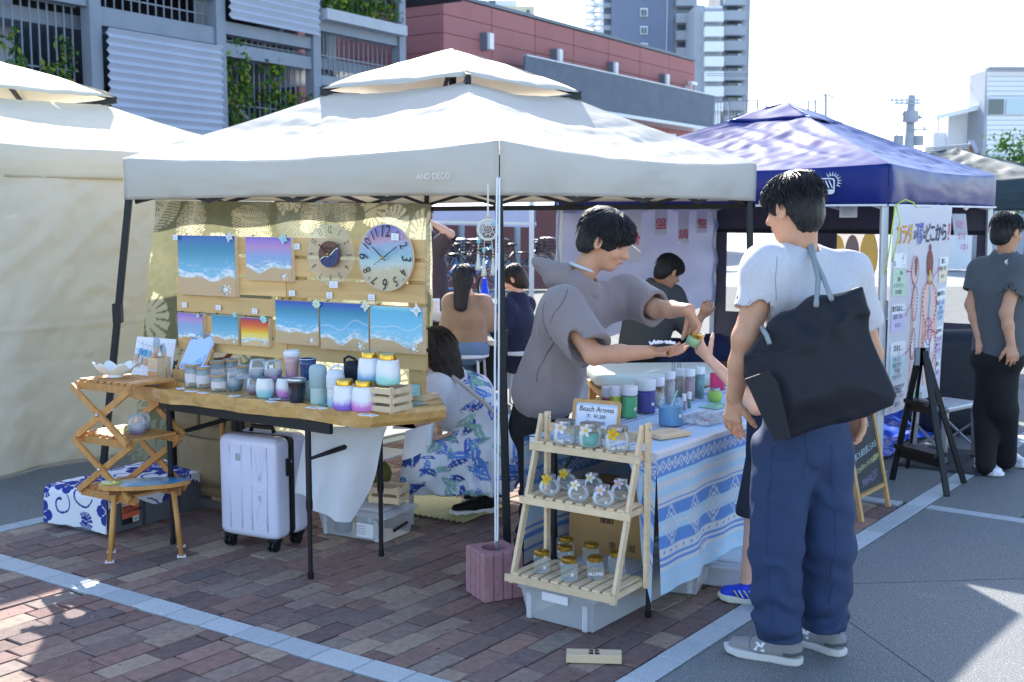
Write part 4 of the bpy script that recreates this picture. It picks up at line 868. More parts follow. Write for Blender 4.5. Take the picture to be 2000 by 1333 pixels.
MB().grid(pcurve, 300, 200).build('cloth', 'palm_cloth', pc, smooth=True, color=palm_fn(U.ravel(), Vv.ravel()))
for k in range(6): MB().lathe([(.004, -.002), (.009, 0), (.004, .002)], 12, pcurve(.008, .1 + .17 * k) - E2 * .004).build('eyelet', 'steel', pc)

# ---- folding X shelf standing on the cloth covered container
zs = (.285, .545, .8)
sFL, sFR, sBR = G(160, 951, zs[0]), G(265, 972, zs[0]), G(351, 953, zs[0])
sx = (sFR - sFL); sy = (sBR - sFR); sx.z = sy.z = 0; sxn = sx.normalized(); sy = sy.normalized() * min(.36, sy.length); syn = V((-sxn.y, sxn.x, 0))
xs = thing('folding_shelf', 'three tier folding wooden shelf with crossed legs at the left', 'shelf'); S_ = lambda a, b, z: V((sFL.x, sFL.y, 0)) + sx * a + sy * b + UP * z
for z in zs:
    tier = MB(); tier.bar(S_(0, 0, z - .02), S_(1, 0, z - .02), .016, .035, up=UP).build('front_rail', 'teak', xs); MB().bar(S_(0, 1, z - .02), S_(1, 1, z - .02), .016, .035, up=UP).build('back_rail', 'teak', xs)
    for k in range(8): MB().bar(S_((k + .5) / 8, .01, z + .004), S_((k + .5) / 8, .99, z + .004), sx.length / 8 * .72, .012, up=UP).build('slat', 'teak', xs)
for z0, z1 in ((zs[0], zs[1]), (zs[1], zs[2])):
    for b, o_ in ((0, -.018), (1, .018)):
        d_ = syn * o_; MB().bar(S_(0, b, z0 - .01) + d_, S_(1, b, z1 - .02) + d_, .014, .03).build('cross_leg', 'teak', xs); MB().bar(S_(1, b, z0 - .01) + d_ * 1.9, S_(0, b, z1 - .02) + d_ * 1.9, .014, .03).build('cross_leg', 'teak', xs)
        MB().ball(S_(.5, b, (z0 + z1) / 2 - .015) + d_ * 2.6, .008).build('bolt', 'steel', xs)
# container with blue hibiscus cloth
cA, cB, cC = G(96, 1026), G(212, 1050), G(402, 985); cx_ = (cB - cA); cxn = cx_.normalized(); cyn = V((-cxn.y, cxn.x, 0)); cl_ = (cC - cB).dot(cyn)
ct = thing('buckle_container', 'long clear plastic container lying flat under the blue hibiscus cloth', 'container'); ch_ = .2; cw_ = cx_.length
mat('smoke_plastic', '#7d828c', .3, alpha=.55)
K_ = lambda a, b, z: cA + cxn * a + cyn * b + UP * z
mb = MB()
for q in range(3):
    b0 = q * cl_ / 3 + .015; b1 = (q + 1) * cl_ / 3 - .01; mb.add([K_(.02, b0, .004), K_(cw_ - .02, b0, .004), K_(cw_ - .02, b1, .004), K_(.02, b1, .004), K_(.005, b0 - .01, ch_), K_(cw_ - .003, b0 - .01, ch_), K_(cw_ - .003, b1 + .008, ch_), K_(.005, b1 + .008, ch_)], [(0, 1, 2, 3), (0, 1, 5, 4), (1, 2, 6, 5), (2, 3, 7, 6), (3, 0, 4, 7)])
mb.build('tub', 'smoke_plastic', ct)
lbM = frame(K_(cw_ + .004, .14, .1), cyn, UP)
for nm, c, y0, y1 in (('label_card', '#d9694a', -.03, .035), ('label_card', '#1d1f24', -.06, -.03), ('label_card', '#d8d8dc', .035, .055)): MB().add([lbM @ V(p) for p in ((-.055, y0, 0), (.055, y0, 0), (.055, y1, 0), (-.055, y1, 0))], [(0, 1, 2, 3)]).build(nm, mat('lab' + c, c, .6), ct)
letters('lettering', 'BUCKLE\nCONTAINER', .021, lbM @ Matrix.Translation((-.048, .014, .001)), 'print_black', ct, align='LEFT', bold=.0006); letters('lettering', 'BL-13R', .016, lbM @ Matrix.Translation((-.03, .044, .001)), mat('print_orange', '#c8553a', .6), ct)
MB().add([lbM @ V(p) for p in ((.01, -.056, .001), (.05, -.056, .001), (.05, -.028, .001), (.01, -.028, .001))], [(0, 1, 2, 3)]).build('barcode_card', 'paper', ct)
for q in range(9): MB().add([lbM @ V(p) for p in ((.016 + q * .0034, -.05, .002), (.0175 + q * .0034, -.05, .002), (.0175 + q * .0034, -.034, .002), (.016 + q * .0034, -.034, .002))], [(0, 1, 2, 3)]).build('barcode_bar', 'print_black', ct)
def hib(x, y, cx, cy, s, rot):
    dx, dy = x - cx, y - cy; r_ = np.hypot(dx, dy) / s; a = np.arctan2(dy, dx) + rot; pet = .62 + .38 * np.abs(np.cos(a * 2.5)) ** .7; ins = (r_ < pet) & (r_ > .16); ray_ = (np.abs(np.cos(a * 2.5)) < .16 + .1 * r_) & (r_ < .5); return (ins & ~ray_).astype(float)
def curl(x, y, cx, cy, s, rot):
    dx, dy = (x - cx) / s, (y - cy) / s; r_ = np.hypot(dx, dy); a = (np.arctan2(dy, dx) + rot) % (2 * math.pi); sp = .25 + .75 * a / (2 * math.pi); return (np.abs(r_ - sp) < .05 + .06 * (1 - a / 6.3)).astype(float) * (a > .4)
hs = [(.08 + i * .155 + .02 * math.sin(i * 5 + j), .04 + j * .145 + (.07 if i % 2 else 0), (i + 2 * j) % 3) for i in range(6) for j in range(9)]
def hib_fn(x, y):
    m_ = np.zeros_like(x)
    for i, (cx, cy, q) in enumerate(hs):
        k = q % 3; s_ = .075 + .02 * (i % 3)
        m_ = np.maximum(m_, hib(x, y, cx, cy, s_, i) if k == 0 else curl(x, y, cx, cy, s_ * .9, i * 2.0) if k == 1 else monstera(x, y, cx, cy, s_ * .95, i * 1.3, 1))
    return mixc(np.broadcast_to(hexc('#dfe0ea'), x.shape + (3,)), np.broadcast_to(hexc('#2f3d8c'), x.shape + (3,)), m_)
hc = thing('hibiscus_cloth', 'white cloth with navy hibiscus print draped over the container', 'cloth')
# drape: front hang, top, right flap
prof_y = [0.0, .17, .2, .22, .26, .6, 1.0]
def hcurve(u, v):      # u across (with a short hang at both sides), v from the front hem over the top
    s_ = v * (cl_ + .21); hang = .19
    if s_ < hang: b, z = -.012 - .012 * math.sin(u * 9) * (1 - s_ / hang), ch_ + .012 - (hang - s_)
    else: b, z = s_ - hang - .01, ch_ + .013
    if abs(s_ - hang) < .03: z -= .008 * (1 - abs(s_ - hang) / .03); b += .008 * (1 - abs(s_ - hang) / .03)
    t_ = u * (cw_ + .2) - .1; a = t_
    if t_ < 0: a = -.012; z = max(z + t_, .03) if s_ >= hang else z; 
    if t_ > cw_: a = cw_ + .01; z = z - (t_ - cw_) * (.75 + .35 * math.sin(v * 14)) if s_ >= hang else z
    return K_(min(max(a, -.012), cw_ + .012), b, z + .005 * vnoise(V((u * 6, v * 8, 2)), 2))
U, Vv = np.meshgrid(np.linspace(0, 1, 161), np.linspace(0, 1, 241)); MB().grid(hcurve, 160, 240).build('cloth', 'cloth_print', hc, smooth=True, color=hib_fn(U.ravel() * (cw_ + .2), Vv.ravel() * (cl_ + .21)))
# surfboard stool
sc_ = G(282, 943, .345); sA, sB = G(193, 947, .345), G(372, 936, .345); sd_ = (sB - sA); sl = sd_.length; ang = math.atan2(sd_.y, sd_.x)
st = thing('surfboard_stool', 'small wooden stool with surfboard shaped sea painted top', 'stool', ((sA + sB) / 2).to_2d().to_3d(), ang)
nU, nW = 60, 14; mb = MB(); Pu = []
def surf(u, w): x = (u - .5) * sl; hw = .085 * (max(0, 1 - abs(2 * u - 1.0) ** 2.3)) ** .62 + 1e-4; return x, (w - .5) * 2 * hw
mb.grid(lambda u, v: V((*surf(u, v), .345 + .004 * (1 - (2 * v - 1) ** 2))), nU, nW)
U, Vv = np.meshgrid(np.linspace(0, 1, nU + 1), np.linspace(0, 1, nW + 1)); mb.build('painted_top', 'resin_print', st, smooth=True, color=sea_print(2.6, [(0, '#a5d5e0'), (.5, '#5fb4d8'), (1, '#2a7fb8')], .28, .04, '#cdb48a')(Vv.ravel() * .6, U.ravel()))
pts = [surf(k / 40, 0) for k in range(41)] + [surf(k / 40, 1) for k in range(40, -1, -1)]; MB().prism(pts, .325, .344, None, (0, 0, 0)).build('board', 'teak', st)
for x, dx in ((-.33, -.06), (.3, .06)):
    MB().box((x * sl, 0, .315), (.05, .09, .025)).build('leg_block', mat('dark_wood', '#6e4524', .6), st)
    for y in (-1, 1): lg = MB().tube([(x * sl, y * .03, .32), (x * sl + dx * .5, y * .085, .004)], .0115, 10).build('leg', 'teak', st, smooth=True); MB().box((x * sl + dx * .5, y * .085, .002), (.04, .04, .004)).build('felt_pad', 'paper', lg)
cst = thing('round_coaster', 'yellow round coaster with a price card on the surfboard stool', 'coaster', st.location + V((math.cos(ang), math.sin(ang), 0)) * (-.36 * sl) + UP * .351); MB().lathe([(.045, 0), (.047, .003), (.045, .006)], 28).build('disc', mat('yellow_resin', '#d6cf7c', .2), cst, smooth=True); MB().box((-.02, -.02, .008), (.035, .025, .001), rz=.4).build('price_card', 'paper', cst)

# ---- suitcase
scp = V((-1.255, 5.345, 0)); sw = thing('white_suitcase', 'white hard shell suitcase with black zip and wheels under the table', 'suitcase', scp + V((.06, .09, 0)), R(-27))
mat('suit_shell', '#dcdcf2', .16, spec=.5, coat=.3, bump=.03, bscale=3)
def rbox(w, d, h, r, z0, n=6):   # rounded upright box as stacked rounded rectangles
    mb = MB(); rings = []
    prof = [(r * (1 - math.cos(a)), r * (1 - math.sin(a))) for a in np.linspace(0, math.pi / 2, n)]
    levels = [(z0 + dz, ins) for ins, dz in [(r - r * math.sin(a), r - r * math.cos(a)) for a in np.linspace(0, math.pi / 2, n)]]; levels += [(z0 + h - (z - z0), i) for z, i in levels[::-1]]
    N_ = 32
    for z, ins in levels:
        ring = []
        for k in range(N_):
            a = 2 * math.pi * (k + .5) / N_; c, s_ = math.cos(a), math.sin(a); e = .28
            ring.append((math.copysign(abs(c) ** e, c) * (w / 2 - ins), math.copysign(abs(s_) ** e, s_) * (d / 2 - ins), z))
        rings.append(ring)
    mb.v = [p for r_ in rings for p in r_]; m_ = len(rings); mb.f = [(i * N_ + k, i * N_ + (k + 1) % N_, (i + 1) * N_ + (k + 1) % N_, (i + 1) * N_ + k) for i in range(m_ - 1) for k in range(N_)] + [tuple(range(N_))[::-1], tuple(range((m_ - 1) * N_, m_ * N_))]
    return mb
SWD, SDP, SHT = .345, .225, .49
for nm, y, d_ in (('front_shell', -.065, .115), ('rear_shell', .075, .105)): mb = rbox(SWD, d_, SHT, .038, .055); mb.v = [(a, b + y, c) for a, b, c in mb.v]; mb.build(nm, 'suit_shell', sw, smooth=True)
mb = rbox(SWD - .012, .06, SHT - .012, .03, .061); mb.v = [(a, b + .005, c) for a, b, c in mb.v]; mb.build('zip_band', 'black_plastic', sw, smooth=True)
for x in (-.1, -.03, .03, .12): MB().tube([(x, -.1235, .1), (x, -.1245, .5)], .0035, 6).build('rib', 'suit_shell', sw, smooth=True)
for sx_ in (-1, 1):      # pressed union style cross on the right half
    MB().bar((.075 + sx_ * .03, -.1225, .14), (.075 + sx_ * .005, -.1225, .27), .012, .006, up=(0, 1, 0)).build('pressed_bar', 'suit_shell', sw); MB().bar((.075 + sx_ * .03, -.1225, .47), (.075 + sx_ * .005, -.1225, .34), .012, .006, up=(0, 1, 0)).build('pressed_bar', 'suit_shell', sw)
MB().bar((.035, -.1225, .305), (.12, -.1225, .305), .03, .007, up=(0, 1, 0)).build('pressed_bar', 'suit_shell', sw, bevel=.003); MB().bar((.077, -.1225, .12), (.077, -.1225, .48), .02, .006, up=(0, 1, 0)).build('pressed_bar', 'suit_shell', sw, bevel=.002)
MB().box((-.045, -.1245, .445), (.035, .006, .034)).build('badge', 'steel', sw, bevel=.003)
lk = MB().box((SWD / 2 + .003, -.028, .4), (.012, .04, .085)).build('lock', 'black_plastic', sw, bevel=.004); MB().box((SWD / 2 + .01, -.02, .425), (.006, .008, .01)).build('lock_dial', 'steel', lk)
MB().tube([(-.07, .0, .548), (-.06, .0, .572), (.06, .0, .572), (.07, .0, .548)], .011, 8).build('top_handle', 'black_plastic', sw, smooth=True)
for x in (-.13, .13):
    for y in (-.085, .085):
        MB().box((x, y, .055), (.06, .05, .03)).build('wheel_mount', 'black_plastic', sw, bevel=.01)
        for dx in (-.012, .012): w_ = MB().tube([(x + dx - .007, y - .01, .027), (x + dx + .007, y - .01, .027)], .027, 16).build('wheel', 'black_plastic', sw, auto=40); MB().tube([(x + dx - .009, y - .01, .027), (x + dx + .009, y - .01, .027)], .014, 12).build('hub', 'dark_tube', w_)
# ---- brown canvas organiser with pockets, behind the suitcase
og = thing('canvas_organiser', 'brown canvas tool organiser with pockets under the table', 'organiser', V((-1.66, 6.05, 0)), R(-36)); mat('brown_canvas', '#8c785c', .9, var=.12, vscale=10, bump=.2, bscale=80)
MB().box((0, .1, .42), (.5, .16, .7)).build('body', 'brown_canvas', og, bevel=.03)
for x, z, w_, h_ in ((-.13, .56, .2, .25), (.1, .58, .15, .22), (0, .27, .44, .26)): MB().grid(lambda u, v: V((x + (u - .5) * w_, .015 - .035 * math.sin(math.pi * u) * (.4 + .6 * v), z + (v - .5) * h_)), 10, 6).build('pocket', 'brown_canvas', og, smooth=True, thick=.004)
for x in (-.26, .26): MB().bar((x, .02, 0), (x, .02, .8), .03).build('frame_post', 'dark_tube', og)
MB().bar((-.26, .0, .05), (.26, .0, .05), .012, .04).build('frame_bar', 'steel', og); MB().bar((-.26, .02, .78), (.26, .02, .78), .02).build('frame_bar', 'dark_tube', og)
MB().tube([(.2, -.02, .35), (.2, -.02, .7)], .012, 8).build('umbrella_shaft', 'teak', og); MB().ball((.2, -.02, .55), .028).build('clamp', 'black_plastic', og)
# ---- white cloth hanging under the table
wc = thing('white_dust_cloth', 'white cloth hanging in folds from the underside of the table', 'cloth')
def wcl(u, v):
    a = W(lerp(600, 756, u), 834, 5.06); b = W(*[float(np.interp(u, [0, .2, .58, .7, .88, 1], q)) for q in ([568, 600, 662, 686, 722, 752], [965, 985, 1016, 1020, 930, 842])], 5.06); return a.lerp(b, v) + TD * (.03 * math.sin(u * 8 + v) * v + .02 * math.sin(u * 17) * v)
MB().grid(wcl, 50, 30).build('cloth', 'white_fabric', wc, smooth=True)
# ---- clear box with lid, crate on it
def clear_box(name, label, o, ang, w, d, h, lid=True, m='frost_plastic', handle=None):
    t = thing(name, label, 'plastic box', o, ang); mb = MB(); i = .02
    mb.add([(i, i, .006), (w - i, i, .006), (w - i, d - i, .006), (i, d - i, .006), (0, 0, h), (w, 0, h), (w, d, h), (0, d, h)], [(0, 1, 2, 3), (0, 1, 5, 4), (1, 2, 6, 5), (2, 3, 7, 6), (3, 0, 4, 7)]); mb.build('tub', m, t)
    if lid: MB().box((w / 2, d / 2, h + .012), (w + .024, d + .024, .022)).build('lid', m, t, bevel=.006); MB().box((w / 2, d / 2, h + .03), (w * .8, d * .8, .012)).build('lid_panel', m, t, bevel=.004)
    for x in (.12, .88):
        MB().box((x * w, -.004, h * .5), (.02, .006, h * .8)).build('rib', m, t)
    return t
q0, q1, q2 = G(622, 1044), G(752, 1066), G(806, 1012); bx = (q1 - q0); a_ = math.atan2(bx.y, bx.x); dn = V((-bx.normalized().y, bx.normalized().x, 0))
cb = clear_box('storage_box', 'lidded clear plastic box of bottles under the craft table', q0, a_, bx.length, .26, .125)
MB().tube([(bx.length + .012, .06, .06), (bx.length + .012, .17, .075)], .008, 8).build('carry_handle', 'black_plastic', cb)
w_ = bx.length
for x, y, r_, h_, c in ((.08, .1, .045, .09, '#8f9aa8'), (.2, .14, .05, .1, '#b8c0c8'), (.27, .07, .03, .1, '#d6d8de'), (.13, .18, .03, .09, '#c9b9a0')): MB().lathe([(r_, .008), (r_, h_ * .8), (r_ * .5, h_), (r_ * .5, h_ * 1.05)], 16, (x, y, 0)).build('bottle', mat('bot' + c, c, .4), cb, smooth=True)
MB().box((w_ * .72, -.006, .06), (.1, .002, .07)).build('carton_label', 'paper', cb)
for k in range(4): MB().box((w_ * .72 - .02, -.0085, .08 - k * .012), (.05, .001, .003)).build('text_line', 'ink_grey', cb)
def crate(name, label, o, ang, w, d, h, rows=3, m='pale_wood'):
    t = thing(name, label, 'crate', o, ang); th = .007
    for x in (th, w - th):
        for y in (th, d - th): MB().box((x, y, h / 2), (.014, .014, h)).build('corner_post', m, t)
    for k in range(rows):
        z = h * (k + .5) / rows; hh = h / rows * .62
        for y in (-.004, d + .004): MB().box((w / 2, y, z), (w, .006, hh)).build('side_slat', m, t)
        for x in (-.004, w + .004): MB().box((x, d / 2, z), (.006, d, hh)).build('end_slat', m, t)
    for k in range(4): MB().box((w / 2, d * (k + .5) / 4, .006), (w - .02, d / 4 * .8, .006)).build('base_slat', m, t)
    return t
cr = crate('wooden_crate', 'small empty wooden crate on the clear box under the table', q0 + bx.normalized() * .24 + dn * .1 + UP * .166, a_ + .2, .16, .12, .09, 2)
# ================================================================== GOODS ON THE CRAFT TABLE
def up_of(h_px, p): return h_px * p.y / FPX
rs_a, rs_b = G(455, 738, .835), G(612, 752, .835)
rsr = thing('acrylic_riser', 'clear acrylic riser carrying the tall cups', 'riser'); rd = (rs_b - rs_a); rdn = V((-rd.normalized().y, rd.normalized().x, 0)) 
MB().add([rs_a, rs_b, rs_b + rdn * .13, rs_a + rdn * .13], [(0, 1, 2, 3)]).build('top', 'glass', rsr, thick=.004)
for p in (rs_a, rs_b): MB().add([p, p + rdn * .13, p + rdn * .13 - UP * .063, p - UP * .063], [(0, 1, 2, 3)]).build('side', 'glass', rsr, thick=.004)
def soap(u, v, z, bot, label, rz):
    p = G(u, v, z); t = thing('soap_dispenser', label, 'soap dispenser', p, rz, 'ombre soap dispensers'); t.scale = (1.22, 1.22, 1.04)
    lathe_print('bottle', [(.001, 0), (.036, 0), (.041, .006), (.043, .02), (.0415, .05), (.039, .08), (.037, .094), (.033, .099), (.026, .1)], ombre('#e9e9ec', bot, .2, .52, u), 'gloss_print', t)
    cp = MB().lathe([(.029, .099), (.029, .121), (.028, .123), (.001, .123)], 24).build('pump_cap', 'gold', t, auto=40); MB().lathe([(.031, .097), (.031, .102)], 24).build('collar', 'gold', t); MB().box((.026, 0, .113), (.022, .012, .006)).build('spout', 'gold', cp); MB().box((.0285, 0, .112), (.004, .009, .005)).build('spout_hole', 'black_plastic', cp)
CZ = TZ + .112
cr2 = crate('wooden_crate', 'pale wooden crate on the table end carrying two soap dispensers', G(732, 806, TZ) + TL * .12, math.atan2(-TL.y, -TL.x), .21, .13, .11, 3)
soap(674, 800, TZ, '#8d6fd0', 'white to violet soap dispenser at the table front', 2.2); soap(711, 803, TZ, '#d684cc', 'white to pink soap dispenser beside the crate', .4)
c_o = cr2.location; ax_ = -TL
for f, g_, bot, lb, rz in ((.04, .07, '#7fb4dc', 'white to sky blue soap dispenser on the crate', 1.9), (.145, .06, '#a4dcd4', 'white to mint soap dispenser on the crate', 2.6)):
    p = c_o + ax_ * f + V((-ax_.y, ax_.x, 0)) * g_ + UP * .112; soap(0, 0, 1, bot, lb, rz); [o for o in COL.objects if o.name.startswith('soap_dispenser')][-1].location = p
def vessel(name, label, cat, u, v, z, prof, fn=None, m='gloss_print', group=None, extra=None, off=0):
    p = G(u, v, z); t = thing(name, label, cat, p + TD * off, u * .1, group)
    if fn: lathe_print('body', prof, fn, m, t)
    else: MB().lathe(prof, 24).build('body', m, t, smooth=True)
    if extra: extra(t)
    return t
MUG = [(.001, 0), (.028, 0), (.036, .008), (.041, .03), (.041, .05), (.037, .075), (.033, .088), (.031, .088), (.035, .07), (.035, .02), (.001, .012)]
rimf = lambda r, z: (lambda t: MB().lathe([(r, z - .004), (r + .0015, z), (r - .001, z + .002), (r - .002, z - .004)], 24).build('steel_rim', 'steel', t, smooth=True))
vessel('wine_tumbler', 'stemless white to aqua tumbler at the table front', 'tumbler', 518, 777, TZ, MUG, ombre('#e6e4e2', '#9fd0dc', .3, .6, 1), extra=rimf(.032, .088))
vessel('wine_tumbler', 'plain white stemless tumbler behind the aqua one', 'tumbler', 538, 770, TZ, MUG, ombre('#dcdcdc', '#cfd6d8', .3, .6, 1), extra=rimf(.032, .088))
vessel('wine_tumbler', 'stemless white to pink tumbler beside the black cup', 'tumbler', 557, 777, TZ, MUG, ombre('#e8e6ea', '#cf86c4', .3, .6, 3), extra=rimf(.032, .088))
vessel('steel_tumbler', 'black tumbler with steel rim and dark wave inlay', 'tumbler', 580, 786, TZ, [(.001, 0), (.029, 0), (.031, .004), (.04, .1), (.0415, .104), (.0385, .104), (.036, .09), (.028, .01), (.001, .01)], lambda a, z: mixc(mixc(np.broadcast_to(hexc('#1c1d20'), a.shape + (3,)), np.broadcast_to(hexc('#222b3c'), a.shape + (3,)), smooth(.6 - z, 0, .1)), np.broadcast_to(WHITE, a.shape + (3,)), np.exp(-((z - .58 - .04 * np.sin(a * 2)) / .03) ** 2) * smooth(fbm(a * 5, z * 8), .35, .6)), extra=lambda t: MB().lathe([(.0402, .088), (.0425, .104), (.0405, .106), (.039, .104)], 28).build('steel_rim', 'steel', t, smooth=True))
vessel('small_cup', 'grey green cup half hidden behind the black tumbler', 'cup', 601, 781, TZ, [(.001, 0), (.028, 0), (.033, .09), (.03, .09), (.025, .01), (.001, .01)], None, mat('sage', '#a9bcbc', .35))
def bottle_shoulder(t): MB().lathe([(.0365, .07), (.0385, .072), (.0385, .15), (.034, .163), (.02, .169), (.001, .17)], 28).build('lid', mat('sage_lid', '#a3b8bb', .5), t, smooth=True)
vessel('flask', 'sage green flask with wide lid and foam pattern', 'flask', 622, 788, TZ, [(.001, 0), (.034, 0), (.0355, .004), (.0355, .08)], ombre('#b3c6c0', '#a9cbc6', .3, .5, 4), extra=bottle_shoulder)
def strap(col, r_, z0):
    def f(t): MB().lathe([(.0365, .075), (.0395, .08), (.0395, .125), (.034, .15), (.02, .155), (.001, .156)], 28).build('lid', mat('lid' + col, col, .45), t, smooth=True); MB().tube([(-.037, 0, .14), (-.036, 0, .165), (-.015, 0, .176), (.014, 0, .166), (.03, 0, .15)], [.004, .006, .006, .006, .004], 8).build('carry_loop', mat('lid' + col, col, .45), t, smooth=True)
    return f
vessel('flask', 'white flask with carrying loop and pale blue base', 'flask', 656, 793, TZ, [(.001, 0), (.035, 0), (.0365, .004), (.0365, .09)], ombre('#dfe0e2', '#8fc0e0', .15, .5, 2), extra=strap('#dcdfe2', 0, 0))
vessel('flask', 'dark navy flask with strap behind the dispensers', 'flask', 688, 772, TZ, [(.001, 0), (.032, 0), (.033, .004), (.033, .09)], None, mat('night', '#1c2230', .4), extra=strap('#1b2030', 0, 0))
def lidcup(t): MB().lathe([(.036, .112), (.038, .116), (.038, .126), (.034, .13), (.034, .137), (.001, .138)], 28).build('lid', 'white_plastic', t, smooth=True, auto=40)
RZ = .84
vessel('coffee_cup', 'dusty pink takeaway cup with white lid on the riser', 'cup', 571, 744, RZ, [(.001, 0), (.026, 0), (.036, .112)], ombre('#caa4a0', '#b98ab0', .2, .5, 6), extra=lidcup)
vessel('coffee_cup', 'navy tumbler with white wave band on the riser', 'cup', 602, 748, RZ, [(.001, 0), (.03, 0), (.038, .108), (.035, .108), (.027, .01), (.001, .01)], lambda a, z: mixc(np.broadcast_to(hexc('#26406e'), a.shape + (3,)), np.broadcast_to(WHITE, a.shape + (3,)), np.exp(-((z - .38 - .03 * np.sin(a * 3)) / .05) ** 2) * smooth(fbm(a * 6, z * 9), .4, .6)), extra=rimf(.037, .108))
def glassware(name, label, u, v, z, col, s=1.0, tagl=False):
    t = thing(name, label, 'glass', G(u, v, z), 0, 'resin coated glasses'); k = s
    MB().shell([(.02 * k, .002 * k), (.03 * k, .004 * k), (.038 * k, .025 * k), (.0395 * k, .045 * k), (.036 * k, .07 * k), (.031 * k, .092 * k)], 28).build('glass_wall', 'glass', t, smooth=True, thick=.0015)
    lathe_print('resin_coat', [(.001, 0), (.025 * k, 0), (.034 * k, .012 * k), (.0385 * k, .028 * k), (.0398 * k, .042 * k), (.0392 * k, .052 * k), (.001, .05 * k)], ombre('#cdd6e2', col, .3, .9, u), mat('tint_resin', attr='print', rough=.15, spec=.6, alpha=.62), t)
    if tagl: MB().prism(turtle(.011), 0, .001, frame((0, -.037, .07), (1, 0, .2), (0, 0, 1)).to_3x3(), (0, -.037 * k, .068)).build('turtle_charm', 'paper', t)
glassware('stemless_glass', 'blue frosted stemless glass standing alone at the front', 459, 763, TZ, '#6fa4d0'); glassware('stemless_glass', 'small violet glass half hidden by the aqua tumbler', 497, 770, TZ, '#a681b8', .85)
glassware('stemless_glass', 'blue stemless glass on the riser', 504, 742, RZ, '#6f9cc0'); glassware('stemless_glass', 'violet glass with white turtle charm on the riser', 534, 744, RZ, '#b78ac0', 1, True)
glassware('stemless_glass', 'tall violet glass with gold lettering on the middle shelf', 268, 851, .545, '#9a84b8', 1.05); glassware('stemless_glass', 'clear glass behind the violet one on the middle shelf', 279, 843, .545, '#b0b4c8', .95)
def jar(label, u, v, h_, r_=.03):
    t = thing('wood_lid_jar', label, 'jar', G(u, v, TZ), 0, 'glass jars with wooden lids'); t.scale = (1.18, 1.18, 1.05); MB().shell([(.001, .002), (r_ * .9, .002), (r_, .008), (r_, h_)], 24).build('glass_wall', 'glass', t, smooth=True, thick=.0015)
    MB().shell([(r_ + .0012, h_ * .25), (r_ + .0012, h_ * .68)], 24).build('paper_band', mat('kraft_white', '#d9d2d4', .8), t, smooth=True)
    MB().lathe([(r_ * .97, h_ - .008), (r_ * .97, h_), (r_ * 1.06, h_), (r_ * 1.06, h_ + .008), (.001, h_ + .008)], 24).build('lid', 'mid_wood', t, auto=40); MB().lathe([(r_ * 1.0, h_ + .009), (.001, h_ + .0095)], 24).build('resin_top', mat('lid_resin', '#9cc0d0', .15, var=.3, vscale=40), t)
jar('tall glass jar with wooden spoon, leftmost of the wood lidded jars', 377, 756, .095); jar('tall banded jar second from the left at the front', 398, 758, .088, .028); jar('tall jar behind the second wood lidded jar', 404, 742, .09); jar('tall jar in the middle of the back row', 425, 745, .088); jar('tall jar at the right of the back row', 451, 742, .09)
jar('short banded jar at the front of the wood lidded group', 428, 764, .066, .029); jar('low jar behind the blue glass', 477, 752, .08, .026)
# mirror, spatula box, pegboard, shell bowl
p0, p1, p2, p3 = W(346, 722, 5.62), W(394, 722, 5.55), W(401, 658, 5.7), W(352, 657, 5.77)
mr = thing('table_mirror', 'small tilted table mirror with resin shore corner on a wood stand', 'mirror'); nrm = (p1 - p0).cross(p3 - p0).normalized(); Mm = frame(p0, p1 - p0, p3 - p0); mw, mh = (p1 - p0).length, (p3 - p0).length
ring = [(math.copysign(abs(math.cos(a)) ** .3, math.cos(a)) * mw / 2 + mw / 2, math.copysign(abs(math.sin(a)) ** .3, math.sin(a)) * mh / 2 + mh / 2) for a in np.linspace(0, 2 * math.pi, 41)[:-1]]
MB().prism(ring, -.012, 0, Mm.to_3x3(), Mm.translation).build('frame', mat('lavender_frame', '#d9d6f0', .3), mr); MB().prism([(lerp(mw / 2, a, .93), lerp(mh / 2, b, .94)) for a, b in ring], 0, .0015, Mm.to_3x3(), Mm.translation).build('mirror_glass', mat('mirror_glass', '#c9d8ff', .12, .85), mr)
MB().add([Mm @ V(p) for p in ((mw * .12, mh * .03, .003), (mw * .9, mh * .03, .003), (mw * .93, mh * .42, .003), (mw * .6, mh * .2, .003))], [(0, 1, 2, 3)]).build('resin_corner', mat('shore_resin', '#9fc2d8', .15, var=.5, vscale=60), mr)
for x in (-.012, mw + .008): MB().bar(Mm @ V((x, -.02, -.012)), Mm @ V((x, mh * .55, -.012)), .014, .02).build('stand_post', 'mid_wood', mr)
MB().bar(Mm @ V((-.02, -.02, -.012)), Mm @ V((mw + .015, -.02, -.012)), .02, .05).build('stand_base', 'mid_wood', mr)
lfM = Mm @ Matrix.Translation((.01, mh * 1.0, .012)) @ Matrix.Rotation(-.3, 4, 'Z'); lf = thing('leaf_tag', 'white leaf shaped tag on the mirror corner', 'tag')
MB().prism([(.036 * (1 - .3 * (k % 3 == 0)) * math.cos(k / 15 * 6.283), .034 * (1 - .3 * (k % 3 == 0)) * math.sin(k / 15 * 6.283)) for k in range(15)], 0, .002, lfM.to_3x3(), lfM.translation).build('card', 'paper', lf); letters('handwriting', 'A-3', .022, lfM @ Matrix.Translation((0, 0, .003)), mat('ink_red', '#b04a4a', .7), lf)
pcM = Mm @ Matrix.Translation((mw * .93, mh * .96, .006)); tag(MB().box(pcM.translation, (.045, .03, .002), M=pcM.to_3x3()).build('price_card', 'paper', None), 'white price card on the mirror top right corner', 'price card')
sb = thing('spatula_box', 'square wooden box with blue resin corner holding two spatulas', 'box', G(312, 742, TZ), R(-33)); bw_, bh_ = .075, .112
